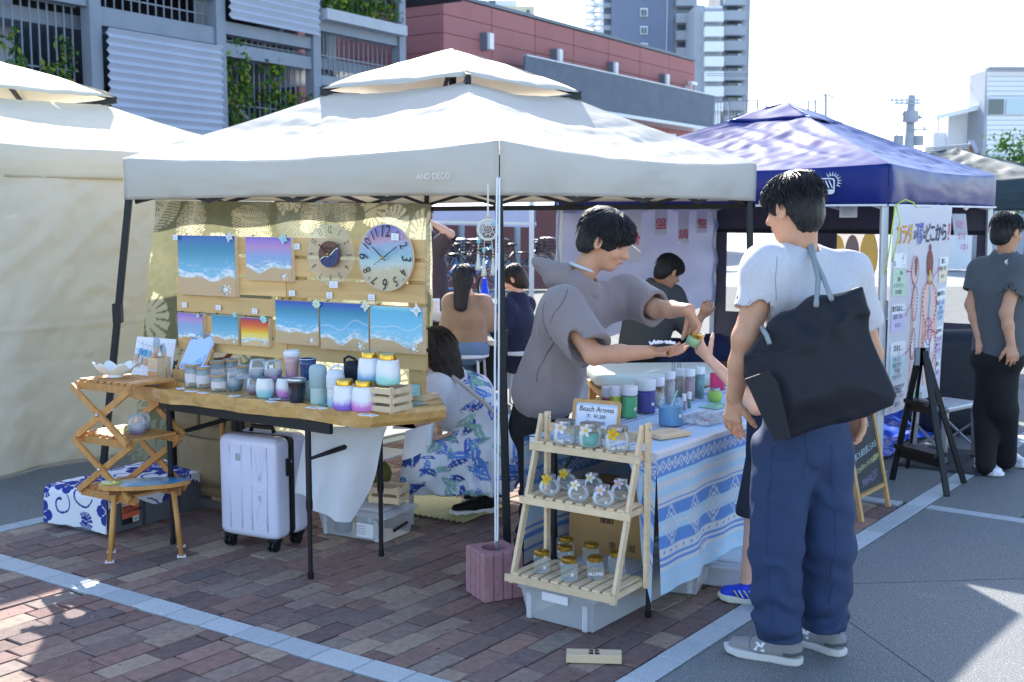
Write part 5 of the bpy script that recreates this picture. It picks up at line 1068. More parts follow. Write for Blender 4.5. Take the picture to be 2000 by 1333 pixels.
for x0, y0, w0, d0 in ((0, -bw_ / 2, bw_, .006), (0, bw_ / 2, bw_, .006)): MB().box((x0, y0, bh_ / 2), (w0, d0, bh_)).build('panel', 'pale_wood', sb)
for x0 in (-bw_ / 2 + .003, bw_ / 2 - .003): MB().box((x0, 0, bh_ / 2), (.006, bw_ - .006, bh_)).build('panel', 'pale_wood', sb)
sheet('resin_corner', sea_print(1, [(0, '#4f93b8'), (1, '#8fc3d8')], .9, .03), 'resin_print', sb, frame((-bw_ / 2 + .002, -bw_ / 2 - .0045, .003), (1, 0, 0), (0, 0, 1)), bw_ - .004, bh_ * .48, 24, 24)
for x, y, h_, s_ in ((-.015, 0, .2, 1), (.022, .01, .175, .8)):
    sp = tag(MB().lathe([(.001, -.045 * s_), (.02 * s_, -.035 * s_), (.029 * s_, 0), (.025 * s_, .03 * s_), (.001, .045 * s_)], 20, (0, 0, 0), 1, .12).build('wooden_spatula', 'gloss_print', None, smooth=True, color=None), ('larger' if s_ == 1 else 'smaller') + ' grey resin dipped spatula in the wooden box', 'spatula', 'spatulas in the wooden box')
    me = sp.data; zc = np.array([v_.co.z for v_ in me.vertices]); set_color(me, mixc(np.broadcast_to(hexc('#c9a98a'), (len(zc), 3)), np.broadcast_to(hexc('#93a6b6'), (len(zc), 3)), smooth(zc, -.03 * s_, -.018 * s_)))
    sp.matrix_local = Matrix.Translation(sb.location) @ Matrix.Rotation(R(-33), 4, 'Z') @ Matrix.Translation((x, y, h_ - .03)) @ Matrix.Rotation(.12 * (1 if x < 0 else -1), 4, 'Y')
    hd = MB().tube([(0, 0, -.04 * s_), (0, 0, -.16)], .006, 8).build('handle', 'mid_wood', sp)
pg0, pg1 = W(258, 735, 5.85), W(334, 742, 5.75); pgd = pg1 - pg0; pgM = frame(pg0, pgd, V((0, .25, 1))); pw, ph_ = pgd.length, .205
pg = thing('peg_board', 'white peg board hung with resin keychains at the table left', 'peg board'); MB().box((0, 0, 0), (pw, ph_, .006)).build('board', 'white_plastic', pg).matrix_local = pgM @ Matrix.Translation((pw / 2, ph_ / 2, 0))
for i in range(9):
    for j in (0, 1, 4, 7): MB().lathe([(.0022, 0), (.0001, .0004)], 6, (0, 0, 0)).build('peg_hole', 'black_plastic', pg).matrix_local = pgM @ Matrix.Translation((.015 + i * (pw - .03) / 8, .025 + j * .022, .0034))
for k, (x, y, c) in enumerate(((.02, .1, '#c8a98e'), (.045, .13, '#5f9fd0'), (.05, .085, '#d2bfae'), (.075, .125, '#4f96c0'), (.085, .08, '#c9a489'), (.1, .12, '#79b5c8'), (.118, .075, '#d8c34a'), (.125, .11, '#dba59a'), (.03, .07, '#bda58f'))):
    t = thing('keychain', ('tan', 'blue', 'beige', 'teal', 'brown', 'aqua', 'yellow', 'pink', 'grey')[k] + ' resin keychain hanging on the white peg board', 'keychain', group='keychains on the peg board'); Mk = pgM @ Matrix.Translation((x, y, .014))
    MB().lathe([(.001, -.022), (.011, -.016), (.0135, 0), (.009, .013), (.001, .018)], 12, (0, 0, 0), 1, 1).build('charm', mat('key' + c, c, .25), t, smooth=True).matrix_local = Mk @ Matrix.Rotation(R(-90), 4, 'X') @ Matrix.Scale(.3, 4, (0, 1, 0))
    MB().tube([(0, .016, 0), (0, .04, 0)], .0015, 6).build('cord', 'steel', t).matrix_local = Mk; MB().tube([(0, .04, -.012), (0, .042, .01)], .002, 6).build('peg', 'steel', t).matrix_local = Mk
sh = thing('shell_bowl', 'white ruffled clam shell bowl on the folding shelf', 'bowl', G(226, 736, .812)); 
def shellf(u, v): a = u * 2 * math.pi; r_ = .085 * v ** .7 * (1 + .1 * math.cos(a * 6) * v); return V((r_ * 1.15 * math.cos(a), r_ * .75 * math.sin(a), .006 + .05 * v ** 1.8 + .014 * math.cos(a * 6) * v ** 2))
MB().grid(shellf, 60, 12, True).build('shell', 'shell_white', sh, smooth=True, thick=.004); MB().lathe([(.04, 0), (.03, .012)], 16).build('foot', 'shell_white', sh); MB().ball((-.03, 0, .03), .016, sz=.5).build('resin_pool', mat('lilac', '#c9b4e0', .15), sh)
for k in range(3):
    t = tag(MB().lathe([(.042 + .01 * math.sin(3), 0), (.044, .004), (.03, .007), (.001, .007)], 11, (0, 0, 0), 1.2, .7).build('bark_coaster', 'mid_wood', None), ('lowest', 'middle', 'topmost')[k] + ' bark slice coaster in the pile by the spatula box', 'coaster', 'bark coasters'); t.location = G(268 + k * 4, 744 - k, TZ + .013 + k * .008)
for k, (u, v, c, nm) in enumerate(((215, 842, '#8fb2c6', 'grey blue'), (218, 850, '#d8a848', 'amber'), (236, 838, '#d9cf7a', 'lemon'), (243, 845, '#b9cf8a', 'pale green'))):
    t = tag(MB().lathe([(.042, 0), (.044, .003), (.042, .006), (.001, .006)], 28).build('round_coaster', mat('coast' + c, c, .2, var=.3, vscale=20), None, auto=30), nm + ' round resin coaster on the middle shelf', 'coaster', 'resin coasters'); t.location = G(u, v, .543) + UP * (.006 if k in (1, 3) else 0)
t = tag(MB().lathe([(.11, 0), (.11, .003), (.001, .003)], 36).build('woven_mat', mat('rattan', '#b49b74', .9, var=.4, vscale=120, bump=.6, bscale=120), None), 'round woven mat on the middle shelf', 'mat'); t.location = G(265, 852, .538)
# cards lying on the table
for k, (u, v, rz, nm) in enumerate(((303, 752, .3, 'below the spatula box'), (352, 760, -.5, 'left of the glass jars'), (373, 765, .2, 'in front of the leftmost jar'), (397, 768, 0, 'in front of the second jar'), (458, 774, .4, 'in front of the blue glass'), (530, 785, -.2, 'below the aqua tumbler'), (537, 780, .7, 'between the tumblers'), (610, 797, .1, 'below the sage flask'), (628, 798, -.4, 'in front of the white flask'), (713, 811, .2, 'below the pink dispenser'), (727, 812, -.3, 'at the resin corner'), (210, 744, .1, 'under the shell bowl'), (288, 741, .5, 'beside the bark coasters'))):
    t = tag(MB().box((0, 0, .0012), (.05, .034, .0014)).build('info_card', 'paper', None), 'small white card lying ' + nm, 'card', 'cards lying on the craft table'); t.location = G(u, v, TZ + (.012 if u < 300 else .0035)); t.rotation_euler = (0, 0, rz - .6)
    for q in range(2): MB().box((0, .006 - q * .011, .0025), (.032, .003, .0008)).build('text_line', 'ink_grey', t)
# tool bag with orange trim behind the jars
tbg = thing('tool_stand', 'black holder with brown curved handles behind the jars', 'holder', G(425, 722, TZ) + TD * 0); tbg.location = V((-1.52, 5.78, TZ)); MB().box((0, 0, .045), (.07, .05, .09)).build('holder', 'black_plastic', tbg, bevel=.006); MB().tube([(-.01, 0, .09), (-.01, 0, .15)], .012, 8).build('stem', 'black_plastic', tbg)
for k in (0, 1): MB().tube([(.03, 0, .06 + .02 * k), (.07, 0, .085), (.1, 0, .115 - .06 * k), (.09, 0, .14 - .07 * k)], [.012, .013, .012, .006], 8).build('handle', mat('rust_leather', '#8a4a34', .5), tbg, smooth=True)

# ================================================================== RIGHT STALL
NF = V((.545, 4.37, 0)); TW, TLn, T2 = .6, 1.72, .668
rt = thing('aroma_table', 'black folding table under the blue patterned cloth', 'table'); Q_ = lambda a, b, z: NF + E1 * a + E2 * b + UP * z
MB().box((NF + E1 * TLn / 2 + E2 * TW / 2) + UP * (T2 - .022), (TLn - .02, TW - .02, .03), rz=TH).build('table_top', 'white_plastic', rt)
for a in (.03, TLn - .2):
    for b in (.0, .45):
        p = Q_(a, b + .03, 0); lg = MB().tube([p + UP * .25, p + UP * (T2 - .04)], .013, 12).build('leg', 'dark_tube', rt, auto=40); MB().tube([p, p + UP * .28], .0105, 12).build('lower_tube', 'dark_tube', lg, auto=40); MB().tube([p + UP * .25, p + UP * .29], .0155, 12).build('collar', 'black_plastic', lg); MB().tube([p, p + UP * .025], .0135, 12).build('rubber_foot', 'black_plastic', lg)
    A_, B_ = Q_(a, .04, .5), Q_(a, .48, .5); MB().tube([A_, A_.lerp(B_, .3), A_.lerp(B_, .7), B_], [.008, .012, .012, .008], 8).build('stretcher', 'dark_tube', rt, smooth=True)
    for b in (.03, .48): MB().tube([Q_(a, b, .46), Q_(a, b + (.1 if b < .2 else -.1), .62)], .006, 8).build('brace', 'dark_tube', rt)
def aztec(s, w):     # s along the hem, w distance from the hem edge (m)
    cream, blue, light = hexc('#d3d5dc'), hexc('#6a94d6'), hexc('#b4d3ec'); c = np.broadcast_to(cream, s.shape + (3,)).copy()
    w_ = np.abs((w % .86)) ; y = w_
    def put(m_, col):
        nonlocal c; c = mixc(c, np.broadcast_to(col, c.shape), m_.astype(float) if m_.dtype == bool else m_)
    put((y < .09), light); wv = .035 + .02 * np.sin(s * 75) + .012 * np.sin(s * 150 + 1); put((np.abs(y - wv) < .004), cream)
    put((np.abs(y - .112) < .006), blue); put((np.abs(y - .137) < .006), blue); put((np.abs(y - .155) < .006) & (np.abs((s * 18) % 1 - .5) < .1), blue)
    put((y > .175) & (y < .335), blue); put((y > .225) & (y < .285), light)
    d = np.abs(((s / .2) % 1) - .5) * .2; st_ = np.floor(np.abs(y - .255) / .012) * .012; put((d + st_ < .075) & (np.floor((d + st_) / .016) % 2 == 0), cream); put((np.abs(y - .255) < .008) & (d > .05), cream)
    put((y > .345) & (y < .352), blue); put((y > .375) & (y < .40), light); tri = np.abs(((s * 22) % 1) - .5) * .03; put((y > .40) & (y < .40 + tri), light)
    put((y > .43) & (y < .455), light); put((y > .455) & (y < .525), blue); z_ = np.abs(((s / .05) % 1) - .5) * 2 * .022; put((np.abs(np.abs(y - .49) - z_) < .004), cream); put((np.abs(y - .49) + np.abs(((s / .05 + .5) % 1) - .5) * .05 < .009), cream)
    put((y > .57) & (y < .68), light); wv = .625 + .025 * np.sin(s * 75 + 1) + .012 * np.sin(s * 150); put((np.abs(y - wv) < .004), cream)
    put((np.abs(y - .705) < .005), blue); put((np.abs(y - .74) < .012), blue); put((y > .79) & (y < .8), blue)
    return c * (1 + .05 * (fbm(s * 90, w * 90, 2) - .5))[..., None]
ac = thing('aztec_cloth', 'blue and white geometric patterned cloth over the aroma table', 'tablecloth'); hang = T2 - .11
def acl(u, v):
    a = -.0 + u * (TLn + .02); s_ = v * (2 * hang + TW + .02)
    if s_ < hang: b, z = -.012 - (.02 * math.sin(a * 9) + .012 * math.sin(a * 23 + 1)) * (1 - s_ / hang) - .02 * (1 - s_ / hang), T2 - (hang - s_)
    elif s_ > hang + TW + .02: b, z = TW + .012 + .015 * math.sin(a * 11) * (s_ - hang - TW) / hang, T2 - (s_ - hang - TW - .02)
    else: b, z = s_ - hang - .01, T2
    k = min(abs(s_ - hang), abs(s_ - hang - TW - .02)); z -= .006 * max(0, 1 - k / .02)
    if u < .05: a -= .0; z -= 0
    return Q_(a, b, z + .0022 * vnoise(V((a * 9, s_ * 9, 0))))
U, Vv = np.meshgrid(np.linspace(0, 1, 331), np.linspace(0, 1, 301)); MB().grid(acl, 330, 300).build('cloth', 'cloth_print', ac, smooth=True, color=aztec(U.ravel() * TLn, Vv.ravel() * (2 * hang + TW)))
def aend(u, v):       # corner of the cloth that falls over the near end
    b = lerp(-.02, .13 * (1 - v) + .02, u); return Q_(-.008 - .05 * math.sin(math.pi * u) * v - .03 * v, b, T2 - v * lerp(hang + .03, .1, u))
U, Vv = np.meshgrid(np.linspace(0, 1, 31), np.linspace(0, 1, 81)); MB().grid(aend, 30, 80).build('cloth_corner', 'cloth_print', ac, smooth=True, color=aztec(U.ravel() * .12, .56 - Vv.ravel() * .56))
# ---- framed price sign
fs = thing('framed_price_sign', 'wood framed price sign reading Beach Aroma on the aroma table', 'sign'); f0, f1 = G(1118, 833, T2), G(1206, 838, T2); f0, f1 = W(1117, 838, 4.72), W(1205, 838, 4.62)
f0.z = f1.z = T2 + .004; fM = frame(f0, f1 - f0, V((0, .22, 1))); fw, fh = (f1 - f0).length, .145
for a_, b_ in (((0, 0), (fw, 0)), ((0, fh), (fw, fh)), ((0, 0), (0, fh)), ((fw, 0), (fw, fh))): MB().bar(fM @ V((*a_, 0)), fM @ V((*b_, 0)), .013, .014, up=(0, 1, 0)).build('frame_bar', 'mid_wood', fs)
sheet('print', lambda u, v: gradc(v, [(0, '#bcd4ee'), (.5, '#dfe8f6'), (.85, '#eef2fa'), (.93, '#b7d0f0'), (1, '#e8effa')]), mat('card_print', attr='print', rough=.5), fs, fM @ Matrix.Translation((.005, .005, -.002)), fw - .01, fh - .01, 8, 24)
for s_, y, sz in (('Beach Aroma', .112, .031), ('大   ¥1,200', .083, .021), ('中   ¥1,000', .056, .021), ('小   ¥800', .03, .021)): letters('lettering', s_, sz, fM @ Matrix.Translation((fw / 2, y, .001)), 'print_black', fs, sx=.92, shear=.1 if y > .1 else 0)
# ---- jars of coloured gel and granules
mat('gelred', '#c23358', .2, alpha=.85); mat('white_lid', '#e6eaf0', .4)
def gel(label, u, v, r_, h_, col, fill=.8, lidh=.03, spoon=False, lid=True, sq=True, mark=True):
    t = thing('gel_jar', label, 'jar', G(u, v, T2 + .002), R(20), 'jars of scented gel'); t.scale = (1.2, 1.2, 1.15); n_ = 8 if sq else 24
    MB().lathe([(.001, .004), (r_ * .93, .004), (r_ * .95, h_ * fill), (.001, h_ * fill)], n_).build('gel', mat('gel' + col, col, .15, alpha=.88, spec=.6), t, auto=50)
    MB().shell([(.001, 0), (r_ * .95, 0), (r_, .008), (r_, h_ * .88), (r_ * .85, h_ * .95), (r_ * .85, h_)], n_).build('glass_wall', 'glass', t, auto=50)
    if lid: MB().lathe([(r_ * .9, h_ - .004), (r_ * .98, h_), (r_ * .98, h_ + lidh), (r_ * .9, h_ + lidh + .003), (.001, h_ + lidh + .003)], 24).build('lid', 'white_lid', t, auto=40)
    if mark: MB().prism(turtle(.008), 0, .0006, frame((r_ * .3, -r_ * .98, h_ * .4), (1, .1, 0), UP).to_3x3(), (r_ * .3, -r_ * .97, h_ * .4)).build('print_mark', 'print_white', t)
gel('red gel jar behind the price sign', 1186, 808, .024, .075, '#c23358', .85); gel('yellow gel jar beside the green one', 1203, 813, .027, .085, '#c9cf2c', .95); gel('tall green gel jar', 1229, 816, .031, .094, '#57c98a', .9); gel('large deep blue gel jar with white lid', 1260, 806, .041, .096, '#3e37a8', .95, .038); gel('clear jar with white lid behind the blue one', 1283, 793, .03, .09, '#d8dcd0', .6)
gel('open square beaker of bright blue gel with straw', 1310, 831, .046, .104, '#6fb8e6', .7, lid=False); gel('purple hexagonal jar with gold lid on the sign side', 1193, 842, .034, .045, '#7258c0', .95, lid=False)
g_ = [o for o in COL.objects if o.name.startswith('gel_jar')]; MB().lathe([(.026, .045), (.028, .05), (.028, .058), (.001, .06)], 24).build('lid', 'gold', g_[-1], auto=40); MB().tube([(-.02, 0, .02), (.03, .01, .13)], .004, 6).build('straw', mat('straw_aqua', '#8fd0da', .4), g_[-2])
def granule(label, u, v, r_, h_, col):
    t = thing('granule_bottle', label, 'bottle', G(u, v, T2 + .002), 0, 'bottles of coloured granules'); t.scale = (1.05, 1.05, 1.25); MB().lathe([(.001, .003), (r_ * .94, .003), (r_ * .94, h_ * .9), (.001, h_ * .9)], 16).build('granules', mat('gran' + col, col, .8, var=.5, vscale=260, bump=.8, bscale=300), t, smooth=True); MB().shell([(r_, 0), (r_, h_ * .95), (r_ * .8, h_)], 20).build('bottle_wall', 'glass', t, smooth=True); MB().lathe([(r_ * 1.02, h_ - .002), (r_ * 1.05, h_ + .022), (r_ * .95, h_ + .025), (.001, h_ + .025)], 24).build('cap', 'white_lid', t, auto=40)
granule('white granule bottle at the front left of the tall bottles', 1308, 787, .024, .098, '#d6d2d8'); granule('pale granule bottle behind the white one', 1326, 778, .022, .094, '#cfcac4'); granule('pink granule bottle third in the row', 1347, 782, .0235, .1, '#cfb0bd'); granule('teal granule bottle at the right end', 1366, 777, .0235, .1, '#86b8bf'); granule('small pink sample vial', 1336, 803, .009, .04, '#c9a2b4'); granule('small teal sample vial', 1346, 799, .009, .04, '#79b0b4')
wc_ = crate('wooden_holder', 'small wooden holder behind the granule bottles', G(1338, 772, T2), .5, .05, .04, .08, 1); 
rj = thing('round_green_jar', 'round jar of light green gel with steel lid at the table end', 'jar', G(1396, 785, T2)); MB().lathe([(.001, 0), (.028, .002), (.037, .02), (.037, .035), (.03, .052), (.022, .056), (.022, .06)], 24).build('gel', mat('gellime', '#a6cf62', .12, alpha=.85), rj, smooth=True); MB().lathe([(.025, .057), (.025, .068), (.001, .069)], 24).build('lid', 'steel', rj, auto=40)
pk = tag(rbox(.07, .05, .09, .008, 0).build('pink_bag', mat('hot_pink', '#d8386e', .5), None, smooth=True), 'bright pink package behind the green jar', 'package'); pk.location = G(1400, 762, T2)
br_ = thing('cutting_board', 'pale wooden board at the near corner of the aroma table', 'board', G(1302, 852, T2 + .003), R(35)); MB().box((0, 0, .009), (.17, .115, .018)).build('board', 'pale_wood', br_, bevel=.004); letters('engraving', 'aroma', .022, frame((.02, 0, .0186), (1, 0, 0), (0, 1, 0)), 'mid_wood', br_, shear=.3)
tr_ = thing('shell_tray', 'clear divided tray of small shells and granules', 'tray', G(1382, 822, T2 + .004), R(50)); tw_, td_ = .24, .15
MB().box((0, 0, .003), (tw_, td_, .004)).build('base', 'frost_plastic', tr_)
for x in (-.5, -.17, .17, .5): MB().box((x * tw_, 0, .014), (.002, td_, .024)).build('divider', 'clear_plastic', tr_)
for y in (-.5, 0, .5): MB().box((0, y * td_, .014), (tw_, .002, .0235)).build('divider', 'clear_plastic', tr_)
for k in range(26): MB().ball((random.uniform(-.46, .46) * tw_, random.uniform(-.45, .45) * td_, .009), random.uniform(.005, .009), 7, 4).build('shell', ('shell_white', 'grangranule' if False else 'shell_white', mat('shell_rose', '#c98a8a', .6))[k % 3], tr_)
dk = tag(MB().box((0, 0, .004), (.16, .1, .004)).build('folder', mat('teal_sheet', '#9cc8c0', .15, var=.4, vscale=12), None), 'thin aqua sheet lying behind the shell tray', 'sheet'); dk.location = G(1400, 795, T2); dk.rotation_euler = (0, 0, R(45))
hd_ = thing('card_clips', 'pair of steel clip stands behind the bottles', 'clip stand', G(1320, 760, T2))
for x in (-.015, .015): MB().tube([(x - .006, 0, .0), (x - .006, 0, .14), (x + .006, 0, .14), (x + .006, 0, .0)], .0014, 6).build('wire', 'black_metal', hd_)
# ---- ladder shelf on the clear box
fl_, fr2, rr2 = V((.0, 4.365, 0)), V((.372, 4.105, 0)), V((.5, 4.29, 0)); rl2 = rr2 + (fl_ - fr2); z0_, zt_ = .152, .79
ls = thing('ladder_shelf', 'pale wooden three tier ladder shelf in front of the aroma table', 'shelf'); sxv = (fr2 - fl_).normalized()
for f_, r_ in ((fl_, rl2), (fr2, rr2)):
    MB().bar(f_ + UP * z0_, r_ + UP * zt_ - (r_ - f_).normalized() * .012, .014, .028, up=sxv.cross(UP)).build('front_leg', 'pale_wood', ls); MB().bar(r_ + UP * (z0_ + .01) + sxv * .017, r_ + UP * (zt_ + .01) + sxv * .017, .014, .028, up=sxv.cross(UP)).build('rear_leg', 'pale_wood', ls)
    MB().ball(r_ + UP * (zt_ - .012) + sxv * .026, .006).build('bolt', 'steel', ls)
def on_leg(f_, r_, z): t_ = (z - z0_) / (zt_ - z0_); return f_.lerp(r_, t_) + UP * z
tiers = []
for z in (.19, .478, .68):
    a_, b_ = on_leg(fl_, rl2, z), on_leg(fr2, rr2, z); c_, d_ = V((rl2.x, rl2.y, z)), V((rr2.x, rr2.y, z)); fo = (a_ - c_).normalized() * .03; a_, b_ = a_ + fo, b_ + fo
    MB().bar(a_ - UP * .012 - sxv * .02, b_ - UP * .012 - sxv * -.02, .012, .028, up=UP).build('front_rail', 'pale_wood', ls); MB().bar(c_ - UP * .012, d_ - UP * .012, .012, .028, up=UP).build('rear_rail', 'pale_wood', ls)
    for s_, e_ in ((a_, c_), (b_, d_)): MB().bar(s_ - UP * .012 + fo * -.2, e_ - UP * .012, .012, .02, up=UP).build('side_rail', 'pale_wood', ls)
    for k in range(10): t_ = (k + .5) / 10; MB().bar(a_.lerp(b_, t_) + UP * .006 - fo * .1, c_.lerp(d_, t_) + UP * .006, .031, .008, up=UP).build('slat', 'pale_wood', ls)
    tiers.append((a_, b_, c_, d_))
MB().bar(V((rl2.x, rl2.y, .74)), V((rr2.x, rr2.y, .74)), .012, .035, up=UP).build('top_rail', 'pale_wood', ls)
def onshelf(k, u, v, z): return G(u, v, z)
def flower(p, M_, c1, c2, parent, s=.014):
    f_ = None
    for q in range(5):
        a = q * 2 * math.pi / 5; pts = [(0, 0)] + [(s * (.55 + .55 * math.sin(math.pi * t_)) * math.cos(a + (t_ - .5) * 1.15), s * (.55 + .55 * math.sin(math.pi * t_)) * math.sin(a + (t_ - .5) * 1.15)) for t_ in np.linspace(0, 1, 7)]
        o = MB().add([M_ @ V((x, y, .002 + .25 * math.hypot(x, y))) for x, y in pts], [tuple(range(8))]).build('petal', mat('pet' + c1, c1, .7, transl=.3), parent, thick=.0008)
    MB().ball(M_ @ V((0, 0, .004)), s * .3, 7, 4).build('flower_centre', mat('pet' + c2, c2, .7), parent)
def mug(label, u, v, fill, fc):
    t = thing('mason_mug', label, 'jar', G(u, v, .692), 0, 'mason mugs on the top tier'); t.scale = (1.2,) * 3; pr = [(.001, 0), (.031, 0), (.038, .008), (.0385, .045), (.033, .055), (.03, .06), (.03, .066)]
    MB().shell(pr, 24).build('glass_wall', 'glass', t, smooth=True, thick=.002)
    if fill: MB().lathe([(.001, .003), (.03, .003), (.036, .012), (.0365, .042), (.001, .042)], 20).build('gel', mat('gelteal', '#5fb5a4', .15, alpha=.9), t, smooth=True)
    for k in range(7): MB().ball((random.uniform(-.02, .02), random.uniform(-.02, .02), .008), random.uniform(.004, .008), 7, 4).build('shell', 'shell_white', t)
    MB().lathe([(.0325, .063), (.0335, .066), (.0335, .077), (.001, .078)], 24).build('lid', 'steel', t, auto=40); MB().tube([(.036, 0, .045), (.058, 0, .043), (.061, 0, .025), (.052, 0, .012), (.037, 0, .013)], .005, 8).build('handle', 'glass', t, smooth=True)
    flower(None, frame((-.02, -.034, .058), (1, .3, 0), (0, .1, 1)), fc[0], fc[1], t, .02); MB().tube([(-.034, -.01, .056), (0, -.035, .056), (.034, -.01, .056)], .0015, 5).build('twine', 'mid_wood', t)
mug('clear mason mug with white purple flower, leftmost on the top tier', 1104, 866, False, ('#f2eef4', '#e8b53a')); mug('mason mug filled with teal gel and shells', 1153, 872, True, ('#f4f4f2', '#eec64a')); mug('clear mason mug with yellow flower, rightmost on the top tier', 1206, 880, False, ('#f2cf3a', '#e8a020'))
def globe(label, u, v, fc):
    t = thing('globe_jar', label, 'jar', G(u, v, .49), 0, 'round flower jars on the middle tier'); t.scale = (1.12, 1.12, 1.18); MB().shell([(.001, 0), (.02, .001), (.034, .018), (.036, .03), (.03, .046), (.02, .053), (.02, .06)], 20).build('glass_wall', 'glass', t, smooth=True, thick=.0018); MB().lathe([(.0215, .056), (.0225, .06), (.0225, .07), (.018, .072), (.001, .0715)], 24).build('lid', 'steel', t, auto=40); flower(None, frame((-.014, -.026, .06), (1, .2, 0), (0, .2, 1)), fc[0], fc[1], t, .017); MB().prism(turtle(.005), 0, .0006, frame((.006, -.036, .02), (1, 0, 0), UP).to_3x3(), (.006, -.0362, .022)).build('print_mark', 'print_white', t)
YF, WF, PF = ('#f2cf3a', '#e8a020'), ('#f6f4ee', '#eec64a'), ('#eadcf0', '#e8b53a')
for a in (('leftmost globe jar with yellow flower', 1073, 968, YF), ('globe jar with yellow flower at the back left', 1106, 957, YF), ('globe jar with white flower at the front', 1129, 980, WF), ('globe jar with white flower at the back', 1158, 965, WF), ('globe jar with lilac flower at the front right', 1178, 990, PF), ('rightmost globe jar with lilac flower', 1213, 977, PF)): globe(*a)
def hexjar(label, u, v, txt=None):
    t = thing('hexagon_jar', label, 'jar', G(u, v, .202), R(random.uniform(0, 30)), 'gold lidded jars on the bottom tier'); t.scale = (1.15, 1.15, 1.2); MB().shell([(.001, .001), (.029, .001), (.031, .006), (.031, .048), (.024, .054), (.022, .058)], 6).build('glass_wall', 'glass', t, auto=30, thick=.002); MB().lathe([(.0255, .055), (.0265, .058), (.0265, .067), (.022, .07), (.001, .07)], 24).build('lid', 'gold', t, auto=50)
    t.rotation_euler = (0, 0, R(30)); Ml = frame((0, -.0275, .018), (.866, -.5, 0), UP); Ml = frame((-.006, -.0295, .02), (1, -.1, 0), UP)
    if txt: letters('print_mark', txt, .015, Matrix.Rotation(R(-30), 4, 'Z') @ frame((0, -.0305, .02), (1, 0, 0), UP), 'print_white', t, bold=.0006)
    else: MB().prism(turtle(.0065), 0, .0006, Ml.to_3x3(), Ml.translation).build('print_mark', 'print_white', t)
for a in (('gold lidded jar at the back of the bottom tier', 1105, 1088), ('leftmost gold lidded jar on the bottom tier', 1058, 1116), ('gold lidded jar behind the front one', 1104, 1106), ('front gold lidded jar in the middle', 1111, 1131), ('gold lidded jar at the back right', 1154, 1100), ('gold lidded jar printed ALOHA', 1162, 1128, 'ALOHA'), ('rightmost gold lidded jar behind the ladder leg', 1204, 1118)): hexjar(*a)
# ---- boxes under the right table
bA, bB = V((.036, 4.395, 0)), V((.31, 4.19, 0)); a_ = math.atan2((bB - bA).y, (bB - bA).x)
b1 = clear_box('latch_box', 'large clear storage box with white latch carrying the ladder shelf', bA, a_, (bB - bA).length, .62, .125); MB().box(((bB - bA).length * .5, -.014, .118), (.12, .012, .035)).build('latch', 'white_plastic', b1, bevel=.005)
b2 = clear_box('storage_box', 'low clear plastic box under the cloth hem', G(1335, 1142), a_ + .25, .3, .3, .09)
b3 = clear_box('storage_box', 'clear plastic box stacked at the back under the aroma table', Q_(.25, .3, 0), a_ + .3, .35, .3, .2)
cbx = thing('cardboard_box', 'brown cardboard box under the aroma table', 'cardboard box', Q_(.2, .33, 0.0), TH + R(-84)); MB().box((0, .1, .23), (.34, .22, .44)).build('carton', mat('cardboard', '#a98457', .85, var=.06), cbx, bevel=.003)
for k in range(8): MB().box((-.02 + k * .008, -.0115, .32), (.003 + .002 * (k % 3), .001, .05)).build('barcode_bar', mat('box_ink', '#4a3a28', .8), cbx)
letters('lettering', '要 冷 蔵', .035, frame((.08, -.0118, .2), (1, 0, 0), UP), 'box_ink', cbx)
# ---- wooden block with dark mark in front
wbk = thing('wood_block', 'small wooden block with a dark round mark lying on the bricks in front', 'wood block', G(1160, 1290), R(-4)); ww = .196; MB().box((0, 0, .015), (ww, .062, .03)).build('block', 'pale_wood', wbk, bevel=.002)
for sx_ in (-1, 1):
    for sy_, rr in ((-.011, .018), (.014, .0165)): MB().add([(sx_ * .003 + sx_ * rr * abs(math.cos(a)) ** .8, sy_ + rr * .62 * math.sin(a), .0305 + .0002 * (sy_ > 0)) for a in np.linspace(-math.pi / 2, math.pi / 2, 16)], [tuple(range(16))]).build('printed_mark', 'night', wbk)
# ---- macrame dream catcher hanging from the front bar
dc = thing('dream_catcher', 'white macrame dream catcher with tassels hanging beside the tent leg', 'dream catcher'); dd = 5.0; X = lambda u, v, o=0: W(u, v, dd + o); mat('macrame', '#e2ddd0', .9, bump=.4, bscale=300)
cc = X(953, 449); rr = .043
MB().tube([cc + V((rr * math.cos(a), 0, rr * math.sin(a))) for a in np.linspace(0, 2 * math.pi, 33)], .0062, 8, cap=False).build('ring', 'macrame', dc, smooth=True); MB().tube([X(953, 360), cc + UP * (rr + .012)], .004, 6).build('hanging_cord', 'macrame', dc); MB().ball(cc + UP * (rr + .012), .008).build('bead', 'pale_wood', dc)
mb = MB()
for k in range(8):
    a, b = k * math.pi / 4, (k + 3) * math.pi / 4; mb.tube([cc + V((rr * math.cos(a), 0, rr * math.sin(a))), cc + V((rr * .42 * math.cos((a + b) / 2), -.003, rr * .42 * math.sin((a + b) / 2))), cc + V((rr * math.cos(b), 0, rr * math.sin(b)))], .0013, 5); a2 = (k + .5) * math.pi / 4; mb.tube([cc + V((rr * .45 * math.cos(a2), 0, rr * .45 * math.sin(a2))), cc + V((rr * .12 * math.cos(a2 + 1), 0, rr * .12 * math.sin(a2 + 1)))], .0013, 5)
mb.build('web', 'macrame', dc)
